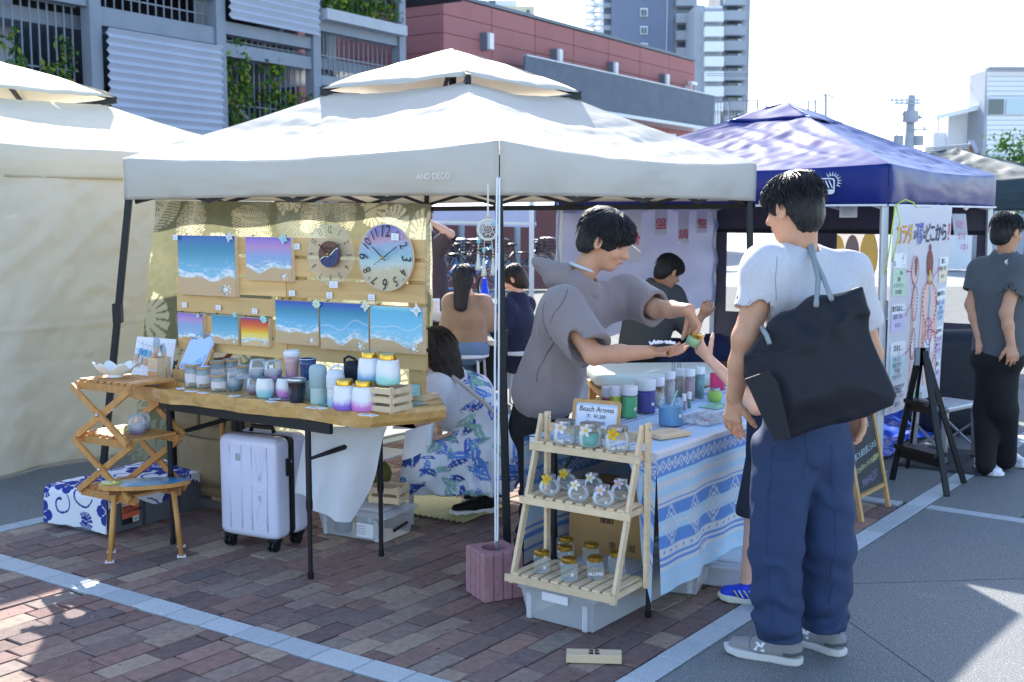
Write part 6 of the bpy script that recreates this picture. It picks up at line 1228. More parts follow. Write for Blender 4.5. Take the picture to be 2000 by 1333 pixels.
for u, v0, v1 in ((934, 458, 528), (945, 466, 540), (963, 466, 538), (971, 455, 528)):
    MB().tube([X(u + (950 - u) * .25, v0), X(u, v0 + 30)], .0018, 5).build('string', 'macrame', dc)
    for q in range(3): MB().ball(X(u, v0 + 22 + q * 6), .0045, 8, 5).build('bead', 'pale_wood', dc)
    p = X(u, v0 + 38); L_ = (v1 - v0 - 38) * dd / FPX; MB().lathe([(.003, L_), (.006, L_ - .006), (.006, L_ * .75), (.011, L_ * .2), (.013, 0), (.001, .003)], 12, p - UP * L_).build('tassel', 'macrame', dc, smooth=True)
for u, v in ((934, 472), (958, 484), (945, 489), (964, 436)): q = X(u, v, -.01); MB().prism([(.009 * (1 - .35 * (k % 2)) * math.cos(k * .524), .011 * (1 - .35 * (k % 2)) * math.sin(k * .524)) for k in range(12)], 0, .002, frame(q, (1, 0, 0), UP).to_3x3(), q).build('leaf_charm', mat('aqua_charm', '#7fc6d0', .5), dc)
# ================================================================== RIGHT SIDE AND BACKGROUND PROPS
# ---- health banner on the blue tent's flank
bn = thing('health_banner', 'white hanging banner with Japanese headline and two body drawings', 'banner'); n_ = -E2
b0 = BF - E1 * .03 + n_ * .04 + UP * .37; bwid, bhei = 1.2, 1.27
def bcurve(u, v): return b0 + E1 * (bwid * u + .03 * (1 - v) * (u - .5)) + UP * (bhei * v - .012 * math.sin(math.pi * u) * v) + n_ * (.012 * math.sin(u * 5 + v * 2) + .01 * math.sin(u * 11 - v * 3))
MB().grid(bcurve, 40, 40).build('sheet', mat('banner_white', '#eceaf2', .55, transl=.25), bn, smooth=True)
def bpt(x, y, off=.003): return bcurve(x / bwid, y / bhei) + n_ * off      # x,y in metres on the sheet
def bflat(name, pts, col, off=.003): return MB().add([bpt(x, y, off) for x, y in pts], [tuple(range(len(pts)))]).build(name, mat('bn' + col, col, .6), bn)
def btext(s_, x, y, size, col, sx=.85, bold=.001, align='CENTER', off=.005): return letters('lettering', s_, size, None, mat('bn' + col, col, .6), bn, align, sx, bold, bend=lambda c: bpt(x + c.x, y + c.y, off))
x_ = .14
for ch, col, sz, dx in (('カ', '#e88a2a', .15, .115), ('ラ', '#e9932f', .135, .11), ('ダ', '#dfae3c', .135, .105), ('の', '#3b3f55', .07, .085), ('不', '#3f55b0', .155, .125), ('調', '#3f55b0', .155, .11), ('は', '#2c2f45', .07, .085), ('ど', '#2c2f4c', .14, .105), ('こ', '#2c2f4c', .13, .105), ('か', '#2c2f4c', .13, .105), ('ら', '#2c2f4c', .13, .1), ('?', '#d8383e', .16, .1)):
    btext(ch, x_, 1.09, sz, col, .8, .0025); x_ += dx * .88
def blob(cx, cy, rx, ry, n=20): return [(cx + rx * math.cos(a), cy + ry * math.sin(a)) for a in np.linspace(0, 2 * math.pi, n + 1)[:-1]]
SK = '#f0c9c0'
# standing back view
bflat('back_figure', [(.72, .74), (.78, .77), (.9, .77), (.97, .73), (1.0, .5), (1.04, .3), (1.0, .28), (.95, .5), (.93, .58), (.96, .4), (.97, .1), (.86, .1), (.845, .36), (.83, .1), (.73, .1), (.72, .4), (.75, .58), (.73, .5), (.68, .28), (.64, .3), (.68, .5)], SK)
bflat('back_figure', [(.81, .76), (.88, .76), (.87, .86), (.82, .86)], SK, .004); bflat('hair', blob(.845, .9, .055, .09), '#8a4a42', .005); bflat('hair', blob(.845, 1.0, .018, .03), '#8a4a42', .006)
for k in range(8): bflat('vertebra', blob(.845 + .004 * math.sin(k), .85 - k * .011, .016, .007, 8), '#e0d060', .007)
for k in range(14): bflat('vertebra', blob(.845 + .01 * math.sin(k * .4), .74 - k * .016, .016, .009, 8), '#8fc0e0', .007)
for k in range(7): bflat('vertebra', blob(.84 + .008 * math.sin(k), .51 - k * .018, .018, .01, 8), '#cfa0d8', .007)
for sx_ in (-1, 1): bflat('hip_bone', [(.84 + sx_ * a, b) for a, b in ((.01, .38), (.06, .41), (.1, .37), (.09, .33), (.05, .3), (.02, .29))], '#e6e8f4', .007)
# side view
bflat('side_figure', [(.47, .78), (.5, .74), (.51, .6), (.47, .48), (.48, .4), (.5, .3), (.49, .12), (.55, .1), (.53, .06), (.4, .06), (.42, .3), (.38, .4), (.4, .5), (.38, .64), (.41, .75)], SK); bflat('side_figure', blob(.43, .85, .055, .07), SK, .004); bflat('hair', blob(.48, .89, .045, .06), '#8a4a42', .005)
for k in range(16): bflat('vertebra', blob(.465 + .014 * math.sin(k * .45), .8 - k * .024, .012, .009, 8), '#e9edf8', .006)
bflat('hip_bone', [(.4, .4), (.46, .42), (.47, .36), (.42, .3)], '#f2f4fa', .007)
def dashring(cx, cy, rx, ry):
    mb = MB()
    for k in range(30): a, b = 2 * math.pi * k / 30, 2 * math.pi * (k + .55) / 30; mb.tube([bpt(cx + rx * math.cos(a), cy + ry * math.sin(a), .009), bpt(cx + rx * math.cos(b), cy + ry * math.sin(b), .009)], .0028, 4)
    mb.build('dashed_ring', mat('bn#c8485a', '#c8485a', .6), bn)
for a in ((.44, .87, .1, .09), (.455, .66, .08, .11), (.45, .4, .065, .1), (.84, .81, .05, .05), (.83, .63, .12, .15), (.82, .45, .06, .09), (.84, .34, .14, .12), (.53, .08, .05, .07)): dashring(*a)
for x, y, w_, h_, col, head, lines in ((.04, .72, .22, .26, '#cfe6c8', '頭の位置が\n前に入ると…', ('コリ・悩み', '首痛', 'マスクライン', '目の疲れ')), (.04, .5, .21, .17, '#d6cdf0', '胃が出ると…', ('猫背くずみ', '小じわ')), (.04, .2, .23, .24, '#c6e2e4', '反ると…', ('ポッコリ', 'お尻下がり', '下半身', 'セルライト')), (.06, .01, .23, .16, '#f0cfd0', '足うらのアーチが\nなくなると…', ('足の冷え・むくみ', '偏平足')), (1.0, .76, .17, .17, '#f0e2c4', '首が…', ('頭痛・鳴り', 'めまい')), (.98, .5, .2, .22, '#c6dcf4', '背骨が歪むと…', ('風邪・ねこ背', 'の痛み', '内臓の不調', '胃、腸など')), (1.0, .27, .17, .19, '#e6d2f0', '腰椎が歪むと…', ('下痢・便秘', '腰痛ヘルニア', '足のしびれ')), (1.04, .03, .12, .2, '#e6d2ee', '骨盤が…', ('腰痛', '冷え'))):
    bflat('text_box', [(x, y), (x + w_, y), (x + w_ * .97, y + h_ * .62), (x, y + h_ * .66)], col, .0035); bflat('text_box', [(x + .004, y + h_ * .66), (x + w_ * 1.02, y + h_ * .66), (x + w_ * 1.02, y + h_), (x + .004, y + h_)], '#f6f6fa', .004)
    hl = head.split('\n')
    for i, s_ in enumerate(hl): btext(s_, x + w_ * .5, y + h_ * (.83 if len(hl) == 1 else .91 - .15 * i), min(.038, w_ * 1.12 / len(s_)), '#2c2f45', .85, .001)
    for i, s_ in enumerate(lines): btext(s_, x + w_ * .46, y + h_ * (.54 - .6 * i / len(lines)), min(.032, w_ * 1.0 / len(s_)), '#6b7088', .85, .0004)
for a_, b_ in (((.27, .87), (.36, .86)), ((.25, .6), (.38, .68)), ((.27, .36), (.4, .4)), ((1.0, .86), (.88, .8)), ((.98, .62), (.94, .66)), ((1.0, .42), (.88, .45)), ((1.03, .2), (.96, .28))):
    mb = MB(); 
    for k in range(8): t0, t1 = k / 8, (k + .55) / 8; mb.tube([bpt(lerp(a_[0], b_[0], t0), lerp(a_[1], b_[1], t0), .009), bpt(lerp(a_[0], b_[0], t1), lerp(a_[1], b_[1], t1), .009)], .0025, 4)
    mb.build('leader_line', 'bn#c8485a', bn); bflat('leader_dot', blob(a_[0], a_[1], .009, .009, 10), '#c8485a', .01)
btext('zen', .66, .045, .07, '#6cae7c', 1, .001)
for k in range(4): a = k * math.pi / 2 + .78; bflat('clover', blob(.56 + .018 * math.cos(a), .05 + .018 * math.sin(a), .016, .016, 12), '#a8d0a8', .004)
lc = thing('lime_cord', 'lime green cord tying the banner to the tent corner', 'cord'); pA = BF + n_ * .05 + UP * 1.64; cdm = mat('lime', '#c6e04a', .6)
for pts in ([(0, 0, 0), (.05, -.02, .03), (.1, -.02, .01), (.12, -.01, -.02)], [(0, 0, 0), (-.015, -.03, -.03), (-.03, -.02, -.2), (-.05, 0, -.42)], [(0, 0, 0), (.02, -.03, -.1), (.01, -.03, -.2), (-.02, -.02, -.34)]): MB().tube([pA + V(p) for p in pts], .004, 6).build('strand', cdm, lc, smooth=True)
sl_ = thing('plastic_sleeve', 'clear hanging card sleeve with pink lettering beside the banner', 'sign', W(1867, 418, 8.2)); MB().add([(-.03, 0, 0), (.07, 0, 0), (.11, 0, -.3), (.02, 0, -.31)], [(0, 1, 2, 3)]).build('sleeve', mat('sleeve', '#dfe2ee', .25, alpha=.65), sl_)
for k, ch in enumerate('受付中'): letters('lettering', ch, .06, frame((.03 + .02 * k, -.004, -.08 - .08 * k), (1, 0, 0), UP), mat('bnpink', '#d88fb0', .6), sl_)
# ---- kanji strips
for k, (ch, u0, u1, v1, lb) in enumerate((('骨', 1226, 1252, 512, 'first'), ('盤', 1279, 1303, 459, 'second'), ('調', 1325, 1345, 476, 'third'), ('整', 1361, 1381, 455, 'last'))):
    d_ = 8.2 + .3 * k; a_, b_ = W(u0, 404, d_), W(u1, v1, d_); t = thing('kanji_strip', lb + ' white cloth strip with a red brush character hanging inside the blue tent', 'cloth strip', (a_ + b_) / 2, 0, 'kanji strips'); w_, h_ = b_.x - a_.x, a_.z - b_.z
    MB().grid(lambda u, v: V(((u - .5) * w_, .008 * math.sin(v * 6), (v - .5) * h_)), 4, 8).build('cloth', mat('strip_white', '#f0eef2', .8, transl=.6), t, smooth=True); letters('brush_character', ch, w_ * .95, frame((0, -.014, -h_ / 2 + w_ * (.8 if k else 1.6)), (1, 0, 0), UP), mat('bnred', '#c8384a', .7), t, bold=.0008)
# ---- chalk board
ck = thing('chalkboard_sign', 'wood framed chalkboard A-sign with handwriting standing on the border', 'chalkboard'); ca, cb_ = V((1.809, 5.823, 0)), V((2.05, 6.139, 0)); cd_ = (cb_ - ca).normalized(); cn = V((cd_.y, -cd_.x, 0)); ch_h = .78; lean = -cn * .16
cw = (cb_ - ca).length; CM = frame(ca, cd_, UP * ch_h + lean)
for x in (0, cw): MB().bar(CM @ V((x, 0, 0)), CM @ V((x, .79, 0)), .03, .02, up=cn).build('side_rail', 'mid_wood', ck)
for y in (.13, .77): MB().bar(CM @ V((.015, y, 0)), CM @ V((cw - .015, y, 0)), .03, .018, up=UP).build('cross_rail', 'mid_wood', ck)
MB().add([CM @ V(p) for p in ((.012, .14, -.002), (cw - .012, .14, -.002), (cw - .012, .76, -.002), (.012, .76, -.002))], [(0, 1, 2, 3)]).build('slate', mat('slate', '#3a3d40', .8, var=.15, vscale=8), ck, thick=.004)
for x in (0.02, cw - .02): MB().bar(CM @ V((x, .77, -.02)), ca + cd_ * x - cn * .34, .022, .018, up=cn).build('rear_leg', 'mid_wood', ck)
for s_, y, sz, col in (('いい香りに', .7, .055, '#d8d8dc'), ('ふたりで作るフリー', .62, .045, '#c9c3d0'), ('♪お香で', .53, .05, '#c9a9cc'), ('思い出作り☆', .46, .05, '#b9c6d8'), ('他にも海を感じられる', .34, .042, '#b9d0d8'), ('ジェルキャンドルも販売中', .27, .036, '#dcdc9a'), ('MAHALO♡', .19, .062, '#8f86a8')): letters('chalk_writing', s_, sz, CM @ Matrix.Translation((cw / 2, y, .003)) @ Matrix.Rotation(.1, 4, 'Z'), mat('ch' + col, col, .9), ck, sx=.75 if len(s_) < 9 else .8, shear=.15)
# ---- black step ladder
sl2 = thing('step_ladder', 'black folding step ladder in front of the banner', 'step ladder'); la, lb_ = G(1743, 922), G(1850, 970); la = la * .97; la.z = 0; ap = W(1801, 680, 6.62)
for f_, s_ in ((la, -1), (lb_, 1)):
    top = ap + V((.012 * s_, 0, 0)); MB().bar(f_, top, .02, .036, up=(1, 0, 0)).build('rail', 'black_plastic', sl2, bevel=.004); MB().bar(top - UP * .1 + V((0, 0, .0)), top, .03, .055, up=(1, 0, 0)).build('rail_cap', mat('grey_cap', '#7c828c', .5), sl2)
    MB().bar(f_ + V((.22 if s_ > 0 else .2, .32, -f_.z)), top + V((.02, .02, -.05)), .018, .03).build('rear_rail', 'black_plastic', sl2)
def lpt(s_, z): f_ = la if s_ < 0 else lb_; return f_.lerp(ap, z / ap.z)
for z, w_ in ((.22, .16), (.5, .12)): q0, q1 = lpt(-1, z), lpt(1, z); MB().bar(q0, q1, .1, .025, up=UP).build('step', 'black_plastic', sl2); MB().bar(q0 - UP * .03, q1 - UP * .03, .012, w_ * .5, up=UP).build('step_front', 'black_plastic', sl2)
for k in range(4): q0, q1 = lpt(-1, .525 - k * .02), lpt(1, .525 - k * .02); MB().bar(q0.lerp(q1, .3) + V((.01, -.012, -.01)), q0.lerp(q1, .7) + V((.01, -.012, -.01)), .004, .006).build('slot', 'light_metal', sl2)
# ---- aluminium step stool
al = thing('aluminium_stool', 'folding aluminium platform stool beside the right hand man', 'stool', (2.8, 7.35, 0), R(40)); MB().box((0, 0, .36), (.4, .26, .03)).build('platform', 'silver_metal', al, bevel=.008); MB().box((0, 0, .378), (.36, .22, .004)).build('tread', mat('alu_top', '#c9ced6', .35, .5), al)
for x in (-.17, .17):
    for y in (-.1, .1): l_ = MB().bar((x * 1.1, y * 1.1, .02), (x, y, .35), .026).build('leg', 'silver_metal', al); MB().box((x * 1.1, y * 1.1, .012), (.034, .034, .024)).build('foot', 'black_plastic', l_)
    MB().bar((x * 1.08, -.105, .08), (x * 1.02, .1, .24), .006, .014).build('brace', 'silver_metal', al); MB().bar((x * 1.08, .105, .08), (x * 1.02, -.1, .24), .006, .014).build('brace', 'silver_metal', al)
# ---- blue tarp and dark mat
tp = thing('blue_tarp', 'crumpled shiny blue tarpaulin on the ground in the blue tent', 'tarp'); t0 = BF + E1 * .0 + E2 * .1 - E1 * .05
MB().grid(lambda u, v: t0 + E1 * (2.6 * u) + E2 * (1.1 * v + .03 * math.sin(u * 20)) + UP * (.012 + .05 * abs(vnoise(V((u * 9, v * 5, 0)), 1.3)) + .03 * abs(vnoise(V((u * 25, v * 14, 3)), 1.2))), 110, 50).build('sheet', mat('tarp', '#3a62d8', .28, spec=.6, bump=.2, bscale=60), tp, smooth=True)
dm = tag(MB().box((0, 0, .008), (.7, .5, .012), rz=TH).build('ribbed_mat', mat('ribbed', '#3c3f45', .8, bump=.8, bscale=90), None), 'dark ribbed mat on the ground under the aluminium stool', 'mat'); dm.location = (2.85, 7.3, .002)
db = thing('dark_bin_bag', 'dark navy bag standing behind the banner', 'bag', (3.2, 8.3, 0)); mb = rbox(.55, .4, .75, .12, 0); mb.v = [(a + .02 * vnoise(V((a, b, c)) * 6), b + .03 * vnoise(V((a, c, b)) * 5), c) for a, b, c in mb.v]; mb.build('bag', mat('bagnavy', '#20242e', .6, bump=.3, bscale=20), db, smooth=True)
# ---- massage bench with mint cushion and bed for the client
mbn = thing('massage_bench', 'low wooden slat bench with thick mint cushion', 'bench', W(1165, 760, 6.7).to_2d().to_3d(), R(4)); zc = W(1165, 740, 6.7).z; mw_ = .84
mb = rbox(mw_, .55, .085, .03, zc - .06); mb.v = [(a + mw_ / 2, b + .27, c) for a, b, c in mb.v]; mb.build('cushion', mat('mint', '#d3e2e2', .5), mbn, smooth=True)
for k in range(9): MB().box((.05 + k * .093, .27, zc - .09), (.075, .5, .03)).build('slat', 'mid_wood', mbn)
MB().box((mw_ / 2, .0, zc - .135), (mw_, .03, .06)).build('side_rail', 'mid_wood', mbn)
for x in (.05, mw_ - .05):
    for y in (.04, .5): MB().box((x, y, (zc - .1) / 2), (.05, .05, zc - .1)).build('leg', 'mid_wood', mbn)
bed = thing('massage_bed', 'massage bed with brown cover edge in the blue tent', 'bed', W(1180, 712, 8.0).to_2d().to_3d(), R(8)); zb_ = W(1180, 708, 8.0).z
mb = rbox(1.75, .62, .1, .03, zb_ - .1); mb.v = [(a + .85, b + .3, c) for a, b, c in mb.v]; mb.build('mattress', mat('brown_cover', '#6e4a3c', .8, bump=.2, bscale=20), bed, smooth=True)
for x in (.1, 1.6):
    for y in (.05, .55): MB().box((x, y, (zb_ - .1) / 2), (.05, .05, zb_ - .1)).build('leg', 'dark_tube', bed)
MB().grid(lambda u, v: V((1.1 + .6 * u, .0 + .55 * v, zb_ + .1 + .06 * math.sin(u * 3) * math.sin(v * 3))), 12, 8).build('towel', 'white_fabric', bed, smooth=True)
# ---- left back: white round stool, table, cone, bicycles, planter
def stool(label, p):
    t = thing('round_stool', label, 'stool', p, 0, 'white stools'); MB().lathe([(.15, .43), (.165, .437), (.165, .455), (.155, .462), (.001, .462)], 28).build('seat', 'white_plastic', t, auto=40)
    for a in (.5, 2.1, 3.7, 5.3): MB().tube([(.1 * math.cos(a), .1 * math.sin(a), .43), (.14 * math.cos(a), .14 * math.sin(a), .4), (.17 * math.cos(a), .17 * math.sin(a), 0)], .011, 8).build('leg', 'white_metal', t, smooth=True)
s1 = G(915, 692, .46); stool('white round stool under the seated woman in beige', (s1.x, s1.y + .05, 0)); stool('white round stool under the seated woman in navy', (s1.x + .42, s1.y + .25, 0))
wt = thing('white_table', 'small white table with a paper box behind the display board', 'table', (W(845, 630, 9.6).x, 9.6, 0)); zt2 = W(845, 630, 9.6).z; MB().box((-.1, .1, zt2), (.62, .5, .03)).build('table_top', 'black_plastic', wt); MB().box((-.05, .1, zt2 + .1), (.2, .2, .17)).build('paper_box', 'paper', wt); MB().box((.1, .0, zt2 + .05), (.14, .14, .07)).build('tray', 'white_plastic', wt)
for x in (-.35, .18): MB().box((x, .1, zt2 / 2), (.04, .4, zt2)).build('leg', 'black_plastic', wt)
cn_ = thing('traffic_cone', 'blue traffic cone beside the seated women', 'cone', (W(947, 600, 16).x, 16, 0)); MB().lathe([(.17, .02), (.13, .04), (.03, .7), (.02, .71), (.001, .71)], 20).build('cone', mat('cone_blue', '#2f4fe0', .4), cn_, smooth=True); MB().box((0, 0, .012), (.38, .38, .024)).build('base', 'cone_blue', cn_)
mat('tyre', '#1a1b1d', .7)
def bike(label, x, y, rz, col, basket=True):
    t = thing('bicycle', label, 'bicycle', (x, y, 0), rz, 'parked bicycles'); fm = mat('bk' + col, col, .35, .3)
    for wx in (-.52, .52):
        w_ = MB().tube([(wx + .32 * math.cos(a), 0, .33 + .32 * math.sin(a)) for a in np.linspace(0, 2 * math.pi, 29)], .018, 6, cap=False).build('wheel', 'tyre', t, smooth=True); MB().tube([(wx + .3 * math.cos(a), 0, .33 + .3 * math.sin(a)) for a in np.linspace(0, 2 * math.pi, 29)], .009, 5, cap=False).build('rim', 'steel', w_)
        sp_ = MB(); [sp_.tube([(wx, 0, .33), (wx + .3 * math.cos(k * .524), 0, .33 + .3 * math.sin(k * .524))], .003, 3) for k in range(12)]; sp_.build('spokes', 'steel', w_)
    fr_ = MB()
    for a_, b_ in (((-.52, .33), (-.1, .28)), ((-.1, .28), (.38, .78)), ((-.1, .28), (-.2, .85)), ((-.52, .33), (-.18, .72)), ((-.18, .7), (.36, .7)), ((.52, .33), (.36, .86))): fr_.tube([(a_[0], 0, a_[1]), (b_[0], 0, b_[1])], .016, 8)
    fr_.build('frame', fm, t, smooth=True); MB().ball((-.22, 0, .89), .1, 10, 6, 1.3, .8, .35).build('saddle', 'black_plastic', t, smooth=True); MB().tube([(.3, -.28, .98), (.36, -.1, 1.0), (.36, .1, 1.0), (.3, .28, .98)], .012, 6).build('handlebar', 'steel', t, smooth=True); MB().tube([(-.1, -.12, .2), (-.1, .12, .36)], .012, 6).build('pedals', 'black_plastic', t)
    if basket:
        bm_ = MB(); [bm_.tube([(.5 + .16 * math.cos(a), .16 * math.sin(a), z) for a in np.linspace(0, 2 * math.pi, 13)], .006, 4, cap=False) for z in (.72, .8, .88, .96)]; [bm_.tube([(.5 + .14 * math.cos(a), .14 * math.sin(a), .72), (.5 + .17 * math.cos(a), .17 * math.sin(a), .97)], .005, 4) for a in np.linspace(0, 6.28, 13)[:-1]]; bm_.build('basket', 'dark_tube', t)
bike('silver bicycle with blue frame nearest the seated women', W(912, 560, 20).x, 20, .25, '#5a7fb8', False)
for k, (u, d_, rz, col, lb) in enumerate(((868, 27, 1.0, '#3c4450', 'leftmost dark bicycle in the rack'), (886, 27.6, 1.15, '#6b727a', 'grey bicycle second from the left in the rack'), (906, 27.2, .9, '#2c3036', 'black bicycle beside the round column'), (924, 28, 1.1, '#50565e', 'grey bicycle behind the dream catcher'), (962, 28, 1.0, '#3a3d44', 'dark bicycle right of the dream catcher'), (1018, 27, .3, '#22252a', 'black bicycle with raised saddle at the wall end'), (1058, 29, 1.1, '#33373e', 'dark bicycle beside the white tent leg'))): bike(lb, W(u, 550, d_).x, d_, rz, col)
pw_ = thing('brick_planter', 'low red brick planter wall behind the seated women', 'wall'); pa_, pb_ = W(850, 560, 24.5), W(1085, 560, 24.5)
for r_ in range(7):
    for k in range(13): x0 = pa_.x + (k + .5 * (r_ % 2)) * .215; MB().box((x0, 24.6, .035 + r_ * .07), (.205, .1, .062)).build('brick', 'red_panel_dark', pw_)
MB().box(((pa_.x + pb_.x) / 2, 24.62, .24), (pb_.x - pa_.x + .3, .08, .48)).build('mortar', 'joint_sand', pw_)
# ---- white shelf and straw mat by the crouching woman
wsh = thing('white_rack', 'low white slatted metal rack behind the table end', 'rack', (-.72, 5.75, 0), R(-30))
for z in (.16, .38):
    for k in range(9): MB().box((0, -.12 + k * .03, z), (.34, .018, .008)).build('slat', 'white_metal', wsh)
    for y in (-.13, .13): MB().bar((-.17, y, z - .006), (.17, y, z - .006), .012, .02).build('rail', 'white_metal', wsh)
for x in (-.16, .16):
    for y in (-.13, .13): MB().bar((x, y, 0), (x, y, .46), .018).build('post', 'white_metal', wsh)
MB().ball((-.02, .02, .27), .1, 12, 8, 1.2, 1, .9).build('stored_bag', mat('olive_bag', '#6e6b34', .8, bump=.4, bscale=30), wsh, smooth=True)
sm_ = thing('straw_mat', 'pale yellow ribbed mat on the bricks beside the crouching woman', 'mat', (-.46, 6.15, .004), R(-32)); MB().grid(lambda u, v: V(((u - .5) * .75, (v - .5) * .42, .008 + .004 * math.sin(u * 130))), 140, 4).build('mat', mat('straw', '#cfc98a', .5), sm_, smooth=True)
# ================================================================== PEOPLE: bodies, clothes and hair grown as one smooth surface each
A_ = lambda p: np.array(p, dtype=np.float64)
def unit(v): v = A_(v); return v / (np.linalg.norm(v) + 1e-12)
_h3 = np.random.default_rng(7).random(4096)
def n3(P, s=1.0, seed=0):      # 3-D value noise, -1..1
    Q = P * s + seed * 17.3; I = np.floor(Q).astype(np.int64); f = Q - I; f = f * f * (3 - 2 * f); r = 0
    for dx in (0, 1):
        for dy in (0, 1):
            for dz in (0, 1):
                h = _h3[((I[:, 0] + dx) * 73 + (I[:, 1] + dy) * 179 + (I[:, 2] + dz) * 283) & 4095]
                r = r + h * (f[:, 0] if dx else 1 - f[:, 0]) * (f[:, 1] if dy else 1 - f[:, 1]) * (f[:, 2] if dz else 1 - f[:, 2])
    return r * 2 - 1
def smin(a, b, k): h = np.clip(.5 + .5 * (b - a) / k, 0, 1); return b + (a - b) * h - k * h * (1 - h)
def smax(a, b, k): return -smin(-a, -b, k)
def cone(a, b, ra, rb):
    a, b = A_(a), A_(b); ab_ = b - a; L2 = ab_ @ ab_ + 1e-12
    return lambda P: np.linalg.norm(P - a - np.clip((P - a) @ ab_ / L2, 0, 1)[:, None] * ab_, axis=1) - (ra + (rb - ra) * np.clip((P - a) @ ab_ / L2, 0, 1))
def ecap(a, b, ra, rb, side):   # tapered capsule with elliptical section; ra=(half width along side, half depth)
    a, b = A_(a), A_(b); ab_ = b - a; L2 = ab_ @ ab_ + 1e-12; z = unit(ab_); x = unit(A_(side) - z * (A_(side) @ z)); y = np.cross(z, x)
    def f(P):
        t = np.clip((P - a) @ ab_ / L2, 0, 1); q = P - a - t[:, None] * ab_; rx = ra[0] + (rb[0] - ra[0]) * t; ry = ra[1] + (rb[1] - ra[1]) * t; m_ = np.minimum(rx, ry)
        return (np.sqrt((q @ x / rx) ** 2 + (q @ y / ry) ** 2 + (q @ z / m_) ** 2) - 1) * m_
    return f
def ell(c, r, X=(1, 0, 0), Y=(0, 1, 0)):
    c = A_(c); X = unit(X); Y = unit(A_(Y) - X * (A_(Y) @ X)); Z = np.cross(X, Y); m_ = min(r)
    def f(P):
        q = P - c; k = np.sqrt((q @ X / r[0]) ** 2 + (q @ Y / r[1]) ** 2 + (q @ Z / r[2]) ** 2); k2 = np.sqrt((q @ X / r[0] ** 2) ** 2 + (q @ Y / r[1] ** 2) ** 2 + (q @ Z / r[2] ** 2) ** 2); return k * (k - 1) / (k2 + 1e-9)
    return f
def plane(p, n): p, n = A_(p), unit(n); return lambda P: (P - p) @ n
def union(fs, k=.02):
    def f(P):
        d = fs[0](P)
        for g in fs[1:]: d = smin(d, g(P), k)
        return d
    return f
def sub(f, g, k=.004): return lambda P: smax(f(P), -g(P), k)
def cut(f, g, k=.003): return lambda P: smax(f(P), g(P), k)
def disp(f, fn): return lambda P: f(P) + fn(P)
def sdf_mesh(f, lo, hi, res):
    lo, hi = A_(lo), A_(hi); B = 8; nb = np.ceil((hi - lo) / (res * B)).astype(int); n = nb * B + 1
    bc = np.stack(np.meshgrid(*[np.arange(k) for k in nb], indexing='ij'), -1).reshape(-1, 3); ctr = lo + (bc + .5) * B * res; d0 = f(ctr); act = bc[np.abs(d0) < B * res * .87 + .014]
    D = np.full(n, 1.0, np.float32); ins = bc[(d0 < 0)]
    for b in ins: D[b[0] * B:b[0] * B + B + 1, b[1] * B:b[1] * B + B + 1, b[2] * B:b[2] * B + B + 1] = -1.0
    off = np.stack(np.meshgrid(*[np.arange(B + 1)] * 3, indexing='ij'), -1).reshape(-1, 3)
    for i in range(0, len(act), 400):
        idx = (act[i:i + 400, None, :] * B + off[None]).reshape(-1, 3); D[idx[:, 0], idx[:, 1], idx[:, 2]] = f(lo + idx * res)
    S = D < 0; c8 = np.zeros(np.array(S.shape) - 1, np.uint8); o8 = [(i, j, k) for i in (0, 1) for j in (0, 1) for k in (0, 1)]
    for i, j, k in o8: c8 += S[i:S.shape[0] - 1 + i, j:S.shape[1] - 1 + j, k:S.shape[2] - 1 + k]
    cells = np.argwhere((c8 > 0) & (c8 < 8)); vals = np.stack([D[cells[:, 0] + i, cells[:, 1] + j, cells[:, 2] + k] for i, j, k in o8], 1).astype(np.float64)
    acc = np.zeros((len(cells), 3)); cnt = np.zeros(len(cells)); O = A_(o8)
    for e0 in range(8):
        for e1 in range(e0 + 1, 8):
            if np.abs(O[e0] - O[e1]).sum() != 1: continue
            a, b = vals[:, e0], vals[:, e1]; m_ = (a < 0) != (b < 0); t = np.where(m_, a / (a - b + 1e-20), 0); acc += np.where(m_[:, None], O[e0] + t[:, None] * (O[e1] - O[e0]), 0); cnt += m_
    verts = lo + (cells + acc / cnt[:, None]) * res; imap = np.full(c8.shape, -1, np.int32); imap[cells[:, 0], cells[:, 1], cells[:, 2]] = np.arange(len(cells)); faces = []
    for ax in range(3):
        s0 = [slice(None)] * 3; s1 = [slice(None)] * 3; s0[ax] = slice(0, -1); s1[ax] = slice(1, None); E = S[tuple(s0)] != S[tuple(s1)]; u, w = [(1, 2), (2, 0), (0, 1)][ax]; e = np.argwhere(E); e = e[(e[:, u] > 0) & (e[:, w] > 0) & (e[:, u] < c8.shape[u]) & (e[:, w] < c8.shape[w])]
        du, dw = np.zeros(3, int), np.zeros(3, int); du[u] = 1; dw[w] = 1; q = [imap[tuple((e - x).T)] for x in (0 * du, du, du + dw, dw)]; q = np.stack(q, 1); fl = S[tuple(e.T)]; q[~fl] = q[~fl][:, ::-1]; faces.append(q[(q >= 0).all(1)])
    return verts, np.concatenate(faces)
def grow(name, f, pts, pad, res, m, parent, color=None, label=None):
    P = A_(pts); v, fc = sdf_mesh(f, P.min(0) - pad, P.max(0) + pad, res)
    me = bpy.data.meshes.new(name); me.vertices.add(len(v)); me.vertices.foreach_set('co', v.astype(np.float32).ravel()); me.loops.add(fc.size); me.loops.foreach_set('vertex_index', fc.astype(np.int32).ravel()); me.polygons.add(len(fc)); me.polygons.foreach_set('loop_start', np.arange(0, fc.size, 4, dtype=np.int32)); me.update(calc_edges=True); me.validate()
    me.polygons.foreach_set('use_smooth', [True] * len(me.polygons))
    if color is not None: set_color(me, color(v))
    return obj(name, me, m, parent, label=label)
